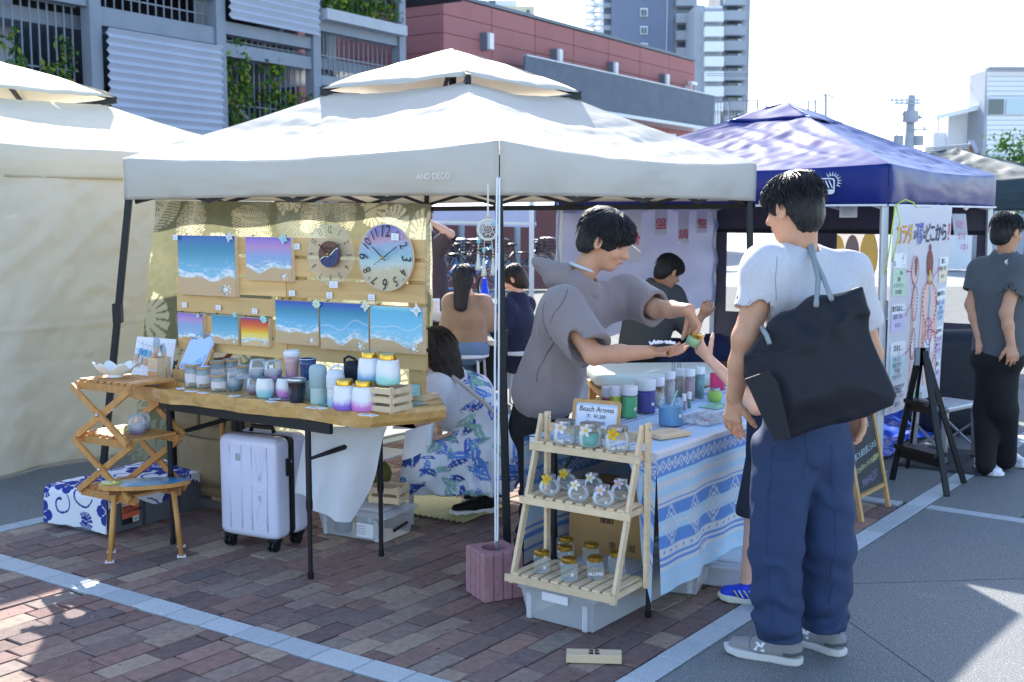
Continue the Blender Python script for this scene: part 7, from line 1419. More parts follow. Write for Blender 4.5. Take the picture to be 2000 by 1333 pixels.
def skinmat(name, col):
    if name in MATS: return MATS[name]
    m = mat(name, col, .5, var=.06, vscale=25, spec=.35, bump=.05, bscale=200); b = m.node_tree.nodes['Principled BSDF']; b.inputs['Subsurface Weight'].default_value = .12; b.inputs['Subsurface Radius'].default_value = (.02, .008, .004); b.inputs['Subsurface Scale'].default_value = .3; return m
skinmat('skin', '#c9977a'); skinmat('skin_pale', '#dfb39a'); mat('lips', '#b0645c', .45); mat('hair_black', '#17171c', .36, spec=.5, var=.6, vscale=260, bump=.9, bscale=320, stretch=(1, 1, .1)); mat('hair_brown', '#2c2019', .38, spec=.5, var=.6, vscale=260, bump=.9, bscale=320, stretch=(1, 1, .1)); mat('eye_dark', '#15120f', .15)
def rotv(v, ax, a): return np.array(Matrix.Rotation(a, 3, V(ax)) @ V(v))
def hand(wr, d, nrm, side, curl=.5, spread=.12, thumb=.6, s=1.0, tcurl=.5, curls=None):
    """palm + five fingers; d = pointing direction, nrm = out of the palm, side=+1 when the thumb lies towards cross(d,nrm)"""
    wr, d = A_(wr), unit(d); nrm = unit(A_(nrm) - d * (A_(nrm) @ d)); x = np.cross(d, nrm) * side; fs = [ecap(wr + d * .012 * s, wr + d * .075 * s, (.026 * s, .017 * s), (.037 * s, .014 * s), x)]; tips = []
    for k, (off, L) in enumerate(((.027, .068), (.009, .076), (-.01, .07), (-.027, .055))):
        p = wr + d * (.082 - .006 * abs(k - 1.2)) * s + x * off * s; ang = 0; dirn = unit(d + x * spread * (1.2 - k) * .6); cu = (curls[k] if curls else curl)
        for j, (fr_, r0, r1) in enumerate(((.45, .0088, .008), (.31, .008, .0072), (.24, .0072, .006))):
            ang += cu * (1.0, 1.15, .75)[j]; dd_ = dirn * math.cos(ang) + nrm * math.sin(ang); q = p + dd_ * L * fr_ * s; fs.append(cone(p, q, r0 * s, r1 * s)); p = q
        tips.append(p)
    p = wr + d * .028 * s + x * .024 * s + nrm * .004 * s; td = unit(d * (.75) + x * thumb + nrm * .35)
    for j, (L, r0, r1) in enumerate(((.04, .0125, .0105), (.03, .0105, .0092), (.024, .0092, .0072))): dd_ = unit(td + (-x * .35 * j + nrm * .35 * j) * tcurl * 1.4); q = p + dd_ * L * s; fs.append(cone(p, q, r0 * s, r1 * s)); p = q
    return fs, tips + [p]
def head(c, fwd, up, s=1.0, female=False):
    """c = centre of the skull; returns parts and the head frame"""
    c, fw = A_(c), unit(fwd); up = unit(A_(up) - fw * (A_(up) @ fw)); lf = np.cross(up, fw); X = lambda a, b, d: c + (lf * a + fw * b + up * d) * s
    f = union([ell(X(0, -.012, .02), (.076 * s, .094 * s, .092 * s), lf, fw), ell(X(0, .022, -.04), (.06 * s, .066 * s, .078 * s), lf, fw), ell(X(0, .05, -.098), (.03 * s, .026 * s, .02 * s), lf, fw)], .03 * s)
    f = union([f, cone(X(0, .084, .002), X(0, .106, -.034), .008 * s, .0125 * s), ell(X(0, .093, -.036), (.019 * s, .013 * s, .009 * s), lf, fw), ell(X(0, .076, .018), (.045 * s, .014 * s, .01 * s), lf, fw), ell(X(.04, .06, -.035), (.022 * s, .02 * s, .022 * s), lf, fw), ell(X(-.04, .06, -.035), (.022 * s, .02 * s, .022 * s), lf, fw)], .014 * s)
    f = sub(f, union([ell(X(.03, .092, -.003), (.017 * s, .013 * s, .009 * s), lf, fw), ell(X(-.03, .092, -.003), (.017 * s, .013 * s, .009 * s), lf, fw)], .01), .012 * s)
    f = union([f, ell(X(0, .086, -.062), (.021 * s, .012 * s, .0055 * s), lf, fw), ell(X(0, .083, -.0725), (.018 * s, .012 * s, .006 * s), lf, fw)], .004 * s)
    for a in (-1, 1): f = union([f, sub(ell(X(a * .09, -.012, -.012), (.011 * s, .02 * s, .033 * s), unit(lf * a + fw * -.35 * 1), fw + lf * a * .3), ell(X(a * .1, -.006, -.008), (.008 * s, .011 * s, .02 * s), lf, fw), .006)], .006 * s)
    return f, X, (lf, fw, up)
def hairbase(L, w=0): return smin(ell((0, -.014, .03), (.09 + w, .114 + w, .1 + w))(L), ell((0, -.036, -.03), (.082 + w, .086 + w, .088))(L), .02)
def hairdo(t, X, fr_, s, m, shape, seed, locks, length=.03, lift=.012, drop=0, res=.006):
    """cap of hair with combed ridges plus loose locks; shape(P local)->signed distance in head units"""
    lf, fw, up = fr_; c = X(0, 0, 0)
    def f(P):
        q = (P - c) / s; L = np.stack([q @ lf, q @ fw, q @ up], 1); az = np.arctan2(L[:, 0], L[:, 1]); pol = np.arctan2(np.hypot(L[:, 0], L[:, 1]), L[:, 2] + .02)
        ridge = n3(np.stack([np.cos(az) * 9 + L[:, 2] * 3, np.sin(az) * 9, pol * 1.2], 1), 2.2, seed) * .0045 + n3(np.stack([np.cos(az) * 26, np.sin(az) * 26, pol * 2], 1), 1.5, seed + 3) * .0018
        return (shape(L) + ridge) * s
    o = grow('hair', f, [X(a, b, d) for a in (-.12, .12) for b in (-.15, .14) for d in (-.16 - drop, .15)], .01, res, m, t)
    r = np.random.default_rng(seed); mb = MB(); n = locks * 2; T = np.arange(6) / 5; p0 = r.uniform(.15, .9, (n, 1)); pol = p0 + r.uniform(.5, 1.0, (n, 1)) * T; a = r.uniform(-math.pi, math.pi, (n, 1)) + r.normal(0, .25, (n, 1)) * T
    dv = np.stack([np.sin(pol) * np.sin(a), np.sin(pol) * np.cos(a), np.cos(pol)], -1).reshape(-1, 3); rr_ = np.full(len(dv), .06)
    for it in range(12): rr_ += np.clip(-shape(dv * rr_[:, None]), -.02, .02)
    e = (dv * (rr_ + .002 + np.tile(T * T, n) * lift * r.uniform(.4, 1.2, n * 6))[:, None]) * s; Q = (c + e[:, :1] * lf + e[:, 1:2] * fw + e[:, 2:] * up).reshape(n, 6, 3)
    for q in Q: mb.tube([V(p) for p in q], [.0015 * s, .003 * s, .0032 * s, .003 * s, .002 * s, .0005], 4, cap=False)
    mb.build('hair_locks', m, o, smooth=True)
    return o
def eyes(t, X, s, closed=False):
    for a in (-1, 1):
        MB().ball(V(X(a * .03, .0685, -.004)), .0105 * s, 10, 7).build('eye', mat('eye_white', '#e8e2dc', .3), t, smooth=True); MB().ball(V(X(a * .03, .0755, -.006)), .0048 * s, 8, 6).build('iris', 'eye_dark', t, smooth=True)
        MB().tube([V(X(a * .016, .077, .001)), V(X(a * .03, .0795, .004)), V(X(a * .043, .07, 0))], [.001, .002, .001], 5).build('eyelid', 'eye_dark', t, smooth=True); MB().tube([V(X(a * .014, .088, .02)), V(X(a * .032, .0855, .024)), V(X(a * .048, .072, .02))], [.0015, .003, .001], 5).build('eyebrow', 'hair_black', t, smooth=True)
SHF = []
def project(f, P, off=.001):
    for _ in range(6):
        d = f(P); g = np.stack([(f(P + e) - f(P - e)) / .006 for e in np.eye(3) * .003], 1); P = P - ((d - off) / ((g ** 2).sum(1) + .05))[:, None] * g
    return P
def shoe(t, heel, toe, z0, upper, sole, L=.275, H=.075, w=.048, name='shoe', extras=None):
    h, e = V(heel), V(toe); d_ = (e - h); d_.z = 0; d_ = d_.normalized(); sd_ = V((-d_.y, d_.x, 0)); h = V((h.x, h.y, z0)); S2 = lambda a, b, c: h + d_ * a * L + sd_ * b + UP * c
    out = [(a, b) for a, b in ((0, .0), (.02, .022), (.12, .031), (.35, .031), (.6, .041), (.78, .046), (.92, .034), (1.0, .0), (.92, -.03), (.78, -.042), (.6, -.038), (.35, -.03), (.12, -.031), (.02, -.022))]; o = thing_part = None
    mb = MB(); k = len(out)
    for z, sc in ((0, .96), (.006, 1.03), (.024, 1.03), (.028, .98)): mb.v += [tuple(S2(a * sc + .5 * (1 - sc), b * sc * w / .044, z + (.008 * max(0, a - .75) * 4 if z < .02 else .006 * max(0, a - .75) * 3))) for a, b in out]
    mb.f = [(i * k + j, i * k + (j + 1) % k, (i + 1) * k + (j + 1) % k, (i + 1) * k + j) for i in range(3) for j in range(k)] + [tuple(range(k))[::-1], tuple(range(3 * k, 4 * k))]
    f = union([ecap(S2(.12, 0, .05), S2(.5, 0, .042), (.031, .034), (.036, .03), sd_), ecap(S2(.5, 0, .045), S2(.86, 0, .036), (.038, .03), (.032, .022), sd_), ecap(S2(.14, 0, .06), S2(.22, 0, H + .015), (.03, .036), (.031, .04), sd_)], .025); f = cut(f, plane(S2(0, 0, .022), (0, 0, -1))); f = cut(f, plane(S2(.2, 0, H + .022), tuple(UP * 1 + d_ * -.25))); f = sub(f, ecap(S2(.17, 0, .05), S2(.22, 0, H + .06), (.022, .03), (.024, .032), sd_), .004)
    SHF.append(f); sh_ = grow(name, f, [S2(a, b, d) for a in (-.1, 1.1) for b in (-.06, .06) for d in (0, .14)], .01, .005, upper, t); mb.build('sole', sole, sh_, bevel=.003)
    if extras:
        for q in range(5): a = .36 + q * .075; z = .083 - q * .0062; MB().tube([S2(a, -.024, z - .014), S2(a, 0, z), S2(a, .024, z - .014)], .0028, 6).build('lace', extras, sh_, smooth=True)
    return sh_, S2
def seam(name, f, pts, m, parent, r=.0022):   # thin stitched line laid on a garment
    P = A_([lerp(A_(a), A_(b), k / 8) for a, b in zip(pts[:-1], pts[1:]) for k in range(8)] + [A_(pts[-1])])
    P = project(f, P, 0)
    MB().tube([V(p) for p in P], r, 5).build(name, m, parent, smooth=True)
def folds(amp, s=(9, 9, 4), seed=0, amp2=0): 
    s = A_(s)
    return lambda P: amp * n3(P * s, 1, seed) + (amp2 * n3(P * s * 2.7, 1, seed + 5) if amp2 else 0)
def ringfold(ctr, ax, amp, freq, width):   # soft creases around a limb near a joint
    ctr, ax = A_(ctr), unit(ax)
    def g(P): q = (P - ctr) @ ax; return amp * np.sin(q * freq + 2.5 * n3(P, 14, 2)) * np.exp(-(q / width) ** 2)
    return g
def sleeve(sh, el, r0, r1, end, side, hollow=.008):
    """short sleeve from the shoulder that stops at a share of the upper arm"""
    sh, el = A_(sh), A_(el); e = sh + (el - sh) * end; d_ = unit(el - sh); f = ecap(sh, e + d_ * .05, (r0, r0), (r1, r1), side); f = cut(f, plane(e, d_)); return sub(f, cone(e - d_ * .035, e + d_ * .06, r1 - hollow * 1.6, r1 - hollow), .003)
def arm(sh, el, wr, r=(.048, .04, .027)): return [cone(sh, el, r[0], r[1]), cone(el, A_(el) * .55 + A_(wr) * .45, r[1] * .98, r[1] * .88), cone(A_(el) * .55 + A_(wr) * .45, wr, r[1] * .88, r[2])]
# ------------------------------------------------------------------ man in the grey hoodie behind the aroma table
SK_ = 'skin'
def hoodie_man():
    t = thing('person', 'person in grey short sleeved hoodie leaning over the aroma table', 'person', (0.12, 5.25, 0)); t.location = (0, 0, 0)
    D = 4.97; hc = A_(W(1186, 470, 4.93)); fwd = unit((.86, -.3, -.36)); up = unit((.32, -.12, .94)); hf, X, fr_ = head(hc, fwd, up, .99)
    shR, elR, wrR = A_(W(1098, 606, 4.78)), A_(W(1160, 694, 4.62)), A_(W(1270, 688, 4.62)); shL, elL, wrL = A_(W(1222, 576, 5.14)), A_(W(1284, 604, 4.98)), A_(W(1345, 606, 4.76))
    neck = A_(W(1130, 545, 4.98)); chest = A_(W(1115, 620, 4.98)); waist = A_(W(1068, 760, 5.08)); hip = A_(W(1052, 830, 5.13))
    hR, tipsR = hand(wrR, (1, -.02, .02), (-.1, -.35, .95), 1, .22, .1, .75, 1.0, .5); hL, tipsL = hand(wrL, (.42, -.12, -.9), (-.75, -.35, -.3), 1, .5, .08, .5, 1.0, .4, curls=[.42, .45, .55, .62])
    kR, aR = A_(W(1046, 960, 5.06)), A_(V((.07, 5.1, .09))); kL, aL = A_(W(1078, 940, 5.36)), A_(V((.24, 5.45, .09)))
    body = union([hf, cone(neck, X(0, -.02, -.06), .058, .052), ecap(chest, waist, (.13, .09), (.12, .09), (0, 1, 0)), cone(shR, chest, .05, .09), cone(shL, chest, .05, .09)] + arm(shR, elR, wrR) + arm(shL, elL, wrL), .022); hands = union(hR + hL, .006); bd2 = lambda P: smin(body(P), hands(P), .008)
    grow('body', bd2, [X(a, b, d) for a in (-.1, .1) for b in (-.12, .13) for d in (-.13, .13)] + [wrR + (.2, 0, -.05), wrL + (.1, 0, -.2), waist, chest - (.2, 0, 0), shR - (0, .1, 0), shL + (0, .1, 0)], .07, .0045, SK_, t)
    eyes(t, X, .99); MB().tube([V(X(-.017, .0945, -.067)), V(X(0, .0985, -.0675)), V(X(.017, .0945, -.067))], [.001, .003, .001], 6).build('mouth', 'lips', t, smooth=True)
    def shp(L): # fringe down to the brows, covering the ears' top
        d = hairbase(L, .007); low = -.085 + .05 * smooth(L[:, 1], -.06, -.01) + .048 * smooth(L[:, 1], .04, .08) + .008 * n3(L, 60, 4); return smax(d, low - L[:, 2], .012)
    hairdo(t, X, fr_, .99, 'hair_black', shp, 3, 240, lift=.013)
    # hoodie
    dn = unit(waist - chest); sideT = (.25, .97, 0)
    tor = union([ecap(neck + (chest - neck) * .25, chest, (.13, .1), (.185, .135), sideT), ecap(chest, waist, (.185, .135), (.185, .15), sideT), cone(shR, chest, .088, .12), cone(shL, chest, .085, .11)], .05); hem = waist + dn * .095; tor = cut(tor, plane(hem, dn), .012)
    s1 = sleeve(shR, elR, .098, .088, .88, (0, 0, 1)); s2 = sleeve(shL, elL, .088, .076, .9, (0, 0, 1)); f = union([tor, s1, s2], .03)
    dr = lambda P: .016 * np.sin((P @ unit((.75, .1, .65))) * 42 + 2.0 * n3(P, 5, 1)) * np.exp(-(((P - A_(W(1120, 690, 4.8))) ** 2).sum(1) / .03)) + .01 * n3(P * A_([8, 8, 3.5]), 1, 7) + .004 * n3(P * A_([20, 20, 9]), 1, 9) - .008 * np.maximum(0, .22 - np.abs(n3(P * A_([9, 9, 4]), 1, 33))) * 2
    f = disp(f, dr); f = sub(f, cone(neck, X(0, -.01, -.06), .072, .066), .006); grow('hoodie', f, [shR - (.15, .2, .2), shL + (.25, .2, .2), waist + dn * .1, elR, elL, waist - (.18, 0, 0)], .12, .007, mat('hoodie_grey', '#8a7f7f', .85, var=.04, vscale=6, bump=.06, bscale=300, sheen=.2), t)
    hx = unit(A_(W(1160, 560, 4.96)) - A_(W(1045, 512, 5.0))); ring = union([ell(W(1085, 527, 4.99), (.115, .115, .05), hx, (0, 1, 0)), cone(A_(W(1080, 545, 4.9)), A_(W(1158, 575, 4.9)), .04, .022), cone(A_(W(1110, 530, 5.1)), A_(W(1172, 560, 5.04)), .04, .022)], .04); ring = sub(ring, ell(W(1082, 504, 5.0), (.085, .08, .042), hx, (0, 1, 0)), .012); ring = sub(ring, cone(neck, X(0, -.01, -.06), .068, .062), .008); ring = disp(ring, folds(.006, (14, 14, 14), 3)); grow('hood', ring, [W(1020, 470, 4.85), W(1190, 600, 5.15)], .06, .007, 'hoodie_grey', t)
    MB().tube([V(X(.0, -.05, -.11)) + V((-.02 + .055 * math.cos(a), .052 * math.sin(a), -.035 - .02 * math.cos(a))) for a in np.linspace(0, 6.28, 25)], .008, 6, cap=False).build('undershirt_collar', 'white_fabric', t, smooth=True)
    mat('seam_grey', '#6c6569', .9)
    for ps in ([(1108, 566), (1098, 620), (1100, 680), (1122, 735), (1150, 780)], [(1062, 590), (1055, 650), (1068, 705), (1078, 718)], [(1070, 694), (1100, 712), (1140, 708), (1166, 690)], [(1070, 640), (1040, 720), (1030, 775)]): seam('seam', f, [A_(W(u, v, 4.72)) for u, v in ps], 'seam_grey', t)
    MB().tube([tuple(hem + A_(sideT) * .172 * math.sin(a) + np.cross(A_(sideT), dn) * .14 * math.cos(a) - dn * .045) for a in np.linspace(0, 6.28, 33)], .004, 5, cap=False).build('hem_seam', 'hoodie_grey', t, smooth=True)
    # trousers and shoes
    leg = lambda h_, k_, a_: [ecap(h_, k_, (.098, .092), (.073, .072), (0, 1, 0)), ecap(k_, a_, (.073, .07), (.062, .06), (0, 1, 0))]
    hpR, hpL = hip + A_((-.01, -.08, .02)), hip + A_((.03, .09, .02)); f = union([ecap(waist + dn * .03, hip, (.15, .125), (.16, .13), sideT)] + leg(hpR, kR, aR) + leg(hpL, kL, aL), .03); f = disp(f, lambda P: .006 * n3(P * A_([10, 10, 5]), 1, 2) + ringfold(aR + A_((0, 0, .1)), (0, 0, 1), .007, 75, .09)(P) + ringfold(kR, (0, 0, 1), .004, 60, .08)(P))
    grow('trousers', f, [waist, aR, aL, hip - (.2, .1, 0), hip + (.2, .2, 0)], .09, .009, mat('trouser_black', '#1b1c20', .85, var=.1, vscale=10), t)
    shoe(t, (.02, 5.13, 0), (.22, 4.98, 0), 0, 'trouser_black', 'black_plastic'); shoe(t, (.2, 5.47, 0), (.4, 5.3, 0), 0, 'trouser_black', 'black_plastic')
    return wrR, wrL, tipsL
wr1, wr2, tl = hoodie_man()
jc = A_(W(1352, 660, 4.72))
jb = thing('scent_jar', 'small green scented gel jar with gold lid held between three hands', 'jar', V(jc) - UP * .03); jb.rotation_euler = (.25, .35, 0)
MB().lathe([(.001, 0), (.026, 0), (.03, .006), (.03, .032), (.022, .04)], 20).build('gel', mat('gelmint', '#a9cf9a', .12, alpha=.85), jb, smooth=True); MB().shell([(.03, 0), (.0315, .006), (.0315, .034), (.024, .042)], 20).build('glass_wall', 'glass', jb, smooth=True); MB().lathe([(.0275, .04), (.028, .052), (.024, .055), (.001, .055)], 20).build('lid', 'gold', jb, auto=40)
ts = thing('tissue', 'crumpled white tissue lying in the open palm', 'tissue', W(1293, 676, 4.6)); MB().grid(lambda u, v: V(((u - .5) * .1, (v - .5) * .07, .012 + .022 * abs(vnoise(V((u * 4, v * 4, 1)), 1.7)) - .012 * abs(u - .5))), 20, 14).build('sheet', 'paper', ts)

# ------------------------------------------------------------------ man with the black tote bag, seen from behind
def tote_man():
    t = thing('person', 'person in pale grey t-shirt and navy trousers with a tote bag seen from behind', 'person')
    fw = unit((-.6, .8, 0)); lf = unit((-.8, -.6, 0)); C = A_(W(1586, 520, 3.98)); C[2] = 0; at = lambda a, b, z: C + lf * a + fw * b + A_((0, 0, z))
    hc = A_(W(1546, 406, 3.99)); hf, X, fr_ = head(hc, unit((-.66, .72, -.2)), (-.1, .08, 1), .94)
    shL, shR = A_(W(1497, 527, 3.86)), A_(W(1656, 536, 4.06)); elL, wrL = A_(W(1456, 660, 3.82)), A_(W(1434, 775, 3.86)); elR, wrR = A_(W(1700, 690, 4.14)), A_(W(1679, 800, 4.05))
    neck = A_(W(1560, 492, 3.99)); hL, _ = hand(wrL, (-.05, .05, -1), (.55, .45, .1), 1, .28, .14, .55, 1.02); hR, _ = hand(wrR, (-.12, -.02, -1), (-.7, -.5, 0), -1, .5, .06, .4, 1.02)
    pel = A_(W(1570, 850, 3.98)); hpL, hpR = A_(W(1532, 880, 3.93)), A_(W(1606, 880, 4.0)); kL, kR = A_(W(1514, 1075, 3.86)), A_(W(1618, 1065, 3.96)); aL, aR = A_(W(1522, 1262, 3.85)), A_(W(1607, 1255, 3.97)); chest = A_(W(1583, 610, 3.98))
    body = union([hf, cone(neck - A_((0, 0, .03)), X(0, -.03, -.05), .062, .058), ecap(chest, pel, (.13, .09), (.12, .09), lf), cone(shL, chest, .05, .09), cone(shR, chest, .05, .09)] + arm(shL, elL, wrL, (.05, .043, .029)) + arm(shR, elR, wrR, (.05, .042, .029)), .022); hands = union(hL + hR, .006)
    grow('body', lambda P: smin(body(P), hands(P), .008), [X(a, b, d) for a in (-.1, .1) for b in (-.12, .13) for d in (-.13, .13)] + [wrL - (.05, .05, .22), wrR + (.08, .08, -.22), shL, shR, elR], .08, .0048, SK_, t)
    def shp(L):
        d = hairbase(L); low = -.112 + .085 * smooth(L[:, 1], -.06, -.025) + .05 * smooth(L[:, 1], .035, .085) + .01 * n3(L, 70, 4); return smax(d, low - L[:, 2], .012)
    hairdo(t, X, fr_, .94, 'hair_black', shp, 8, 280, lift=.016)
    # t-shirt
    pT = pel + A_((0, 0, .0)); tor = union([ecap(neck - A_((0, 0, .06)), chest, (.13, .085), (.172, .118), lf), ecap(chest, pT, (.172, .118), (.168, .132), lf), cone(shL, chest, .074, .11), cone(shR, chest, .074, .11), cone(shL, neck - A_((0, 0, .03)), .064, .055), cone(shR, neck - A_((0, 0, .03)), .064, .055)], .05); tor = cut(tor, plane(pT + A_((0, 0, .07)), (0, 0, -1)), .01)
    f = union([tor, sleeve(shL, elL, .076, .072, .62, (0, 1, 0)), sleeve(shR, elR, .074, .07, .62, (0, 1, 0))], .04); f = disp(f, lambda P: .009 * n3(P * A_([9, 9, 4]), 1, 11) - .008 * np.maximum(0, .22 - np.abs(n3(P * A_([8, 8, 5]), 1, 41))) * 2 + .012 * np.sin(((P - chest) @ unit((.55, .2, .75))) * 38 + 2.2 * n3(P, 5, 3)) * np.exp(-(((P - A_(W(1545, 640, 3.85))) ** 2).sum(1)) / .025) + .003 * n3(P * A_([22, 22, 12]), 1, 5)); f = sub(f, cone(neck - A_((0, 0, .0)), X(0, -.03, -.05), .07, .064), .005)
    grow('t_shirt', f, [shL - (.12, .15, .2), shR + (.15, .15, .2), pT, elL, elR], .1, .0065, mat('heather', '#c6c4ca', .9, var=.05, vscale=90, bump=.06, bscale=400, sheen=.15), t)
    seam('seam', f, [A_(W(u, v, 3.78)) for u, v in ((1520, 500), (1512, 545), (1518, 590))], mat('seam_tee', '#9a9aaa', .9), t, .0016)
    # trousers
    leg = lambda h_, k_, a_: [ecap(h_, k_, (.112, .108), (.09, .088), lf), ecap(k_, a_, (.09, .088), (.079, .078), lf)]
    f = union([ecap(pel + A_((0, 0, .13)), pel - A_((0, 0, .05)), (.16, .125), (.175, .138), lf)] + leg(hpL, kL, aL) + leg(hpR, kR, aR), .022); f = disp(f, lambda P: .0045 * n3(P * A_([9, 9, 4]), 1, 21) + ringfold(aL + A_((0, 0, .1)), (.25, 0, 1), .009, 70, .085)(P) + ringfold(aR + A_((0, 0, .1)), (-.25, 0, 1), .009, 66, .085)(P) + ringfold(kL - A_((0, 0, .02)), (.35, 0, 1), .004, 55, .1)(P) + ringfold((hpL + hpR) / 2 - A_((0, 0, .06)), (.5, 0, .9), .006, 48, .1)(P) + .002 * n3(P * A_([26, 26, 14]), 1, 2) - .009 * np.maximum(0, .25 - np.abs(n3(P * A_([11, 11, 5]), 1, 31))) * 2)
    f = cut(cut(f, plane(aL + A_((0, 0, .025)), (0, 0, -1)), .01), plane(pel + A_((0, 0, .14)), (0, 0, 1)))
    grow('trousers', f, [pel + (0, 0, .12), aL, aR, hpL - (.15, .1, 0), hpR + (.15, .1, 0)], .12, .007, mat('navy_twill', '#2b3b5c', .8, var=.06, vscale=12, bump=.08, bscale=350), t)
    for ps in ([(1500, 870), (1497, 980), (1503, 1100), (1512, 1235)], [(1578, 850), (1580, 900), (1582, 945)], [(1500, 893), (1530, 897), (1556, 899)], [(1648, 870), (1652, 980), (1640, 1100), (1630, 1230)]): seam('seam', f, [A_(W(u, v, 3.8)) for u, v in ps], mat('seam_navy', '#2a3a5c', .9), t, .0012)
    mat('grey_suede', '#8e8c90', .85, var=.08, vscale=30); mat('sole_white', '#cfcdcb', .6); s_a, Sa = shoe(t, G(1566, 1300), G(1424, 1272), 0, 'grey_suede', 'sole_white', .285, .07, extras='paper'); s_b, Sb = shoe(t, G(1648, 1284), G(1540, 1246), 0, 'grey_suede', 'sole_white', .285, .07, extras='paper')
    for so, S2, f_ in ((s_a, Sa, SHF[-2]), (s_b, Sb, SHF[-1])):
        d_ = (S2(1, 0, 0) - S2(0, 0, 0)).normalized(); F_ = frame(S2(.5, .045, .059), -d_, UP); letters('side_letter', 'N', .05, None, 'paper', so, bold=.004, bend=lambda c: V(project(f_, A_([F_ @ c]), .0015)[0]))
        seam('heel_band', f_, [S2(.0, -.03, .045), S2(-.02, 0, .045), S2(.0, .03, .045), S2(.2, .045, .036)], mat('heel_grey', '#55565c', .7), so, .006); seam('toe_seam', f_, [S2(.62, -.045, .04), S2(.66, 0, .08), S2(.62, .045, .04)], 'heel_grey', so, .0015)
    return t, shL, shR, neck, X, lf, fw, C, pel
tm, tshL, tshR, tneck, TX, tlf, tfw, tC, tpel = tote_man()
# tote bag: soft padded shell hanging behind him
tg = thing('tote_bag', 'large plain black tote bag hanging across the back of the grey t-shirt', 'tote bag'); d0 = 3.68
out = [(1498, 628), (1590, 585), (1683, 560), (1702, 640), (1722, 700), (1750, 768), (1742, 790), (1640, 822), (1540, 858), (1512, 855), (1485, 800), (1455, 735), (1456, 690), (1480, 660)]
nb_ = unit((-.24, -1, .05)); bx_ = unit(np.cross(nb_, (0, 0, 1))) * -1; by_ = np.cross(bx_, nb_) * -1; by_ = by_ if by_[2] > 0 else -by_; b0_ = A_(W(1600, 715, d0 + .04))
def on_bag(u, v): r = A_(ray(u, v)); c_ = A_((0, 0, CAM_H)); q = c_ + r * ((b0_ - c_) @ nb_ / (r @ nb_)) - b0_; return np.array([q @ bx_, q @ by_])
pg_ = np.array([on_bag(u, v) for u, v in out])
def bag_f(P):
    q = P - b0_; x, y, z = q @ bx_, q @ by_, q @ nb_; d = np.full(len(P), 1e9); s_ = np.ones(len(P))
    for i in range(len(pg_)):
        a, b = pg_[i], pg_[i - 1]; e = b - a; wx, wy = x - a[0], y - a[1]; t = np.clip((wx * e[0] + wy * e[1]) / (e @ e), 0, 1); d = np.minimum(d, np.hypot(wx - t * e[0], wy - t * e[1])); c1, c2, c3 = y >= a[1], y < b[1], e[0] * wy > e[1] * wx; s_ = np.where((c1 & c2 & c3) | (~c1 & ~c2 & ~c3), -s_, s_)
    d = d * s_; th = .03 + .035 * smooth(-d, 0, .13) * (.75 + .5 * smooth(-y, -.15, .2)); w1 = d + .02; w2 = np.abs(z - .01) - th
    f = np.minimum(np.maximum(w1, w2), 0) + np.hypot(np.maximum(w1, 0), np.maximum(w2, 0)) - .02
    return f + .008 * n3(P * A_([7, 7, 5]), 1, 4) - .012 * np.maximum(0, .2 - np.abs(n3(P * A_([6, 6, 9]), 1, 14))) * 2 + .006 * np.sin((x * .9 + y * .45) * 46 + 2.5 * n3(P, 5, 8)) * smooth(y + .3 * x, -.05, .18) + .002 * n3(P, 22, 3)
grow('bag', bag_f, [b0_ + bx_ * p[0] + by_ * p[1] for p in pg_], .12, .006, mat('bag_black', '#191c26', .55, var=.06, vscale=5, bump=.1, bscale=500, spec=.35), tg)
pk_ = [(1456, 738), (1502, 722), (1520, 745), (1545, 852), (1512, 858), (1484, 800)]; MB().add([V(A_(W(u, v, d0 - .02)) + nb_ * .05) for u, v in pk_], [tuple(range(6))]).build('side_pocket', 'bag_black', tg, thick=.004)
mat('strap_grey', '#8f9698', .8, bump=.3, bscale=60)
sp0 = A_(W(1572, 469, 4.0)); 
for dx, ub, vb in ((0, 1594, 590), (.012, 1624, 577)):
    pts = [V(A_(W(1556, 478, 4.06))), V(sp0 + A_((dx, -.02, .012))), V(A_(W(1588 + dx * 200, 505, 3.86))), V(A_(W(1598 + dx * 900, 545, 3.77))), V(A_(W(ub, vb + 8, d0 - .03)))]; sm = []
    for i in range(len(pts) - 1): sm += [pts[i].lerp(pts[i + 1], k / 4) for k in range(4)]
    st_ = MB().tube(sm + [pts[-1]], .0085, 8).build('strap', 'strap_grey', tg, smooth=True)
    for k in range(3, len(sm), 1): MB().ball(sm[k] + V((0, -.008, .001)), .003, 6, 4).build('fleck', 'print_white', st_)
q = V(A_(W(1497, 660, d0))); MB().tube([V(A_(W(1503, 672, d0 - .02))), V(A_(W(1497, 655, d0))), V(A_(W(1488, 640, d0 + .06)))], .008, 8).build('strap', 'strap_grey', tg, smooth=True)
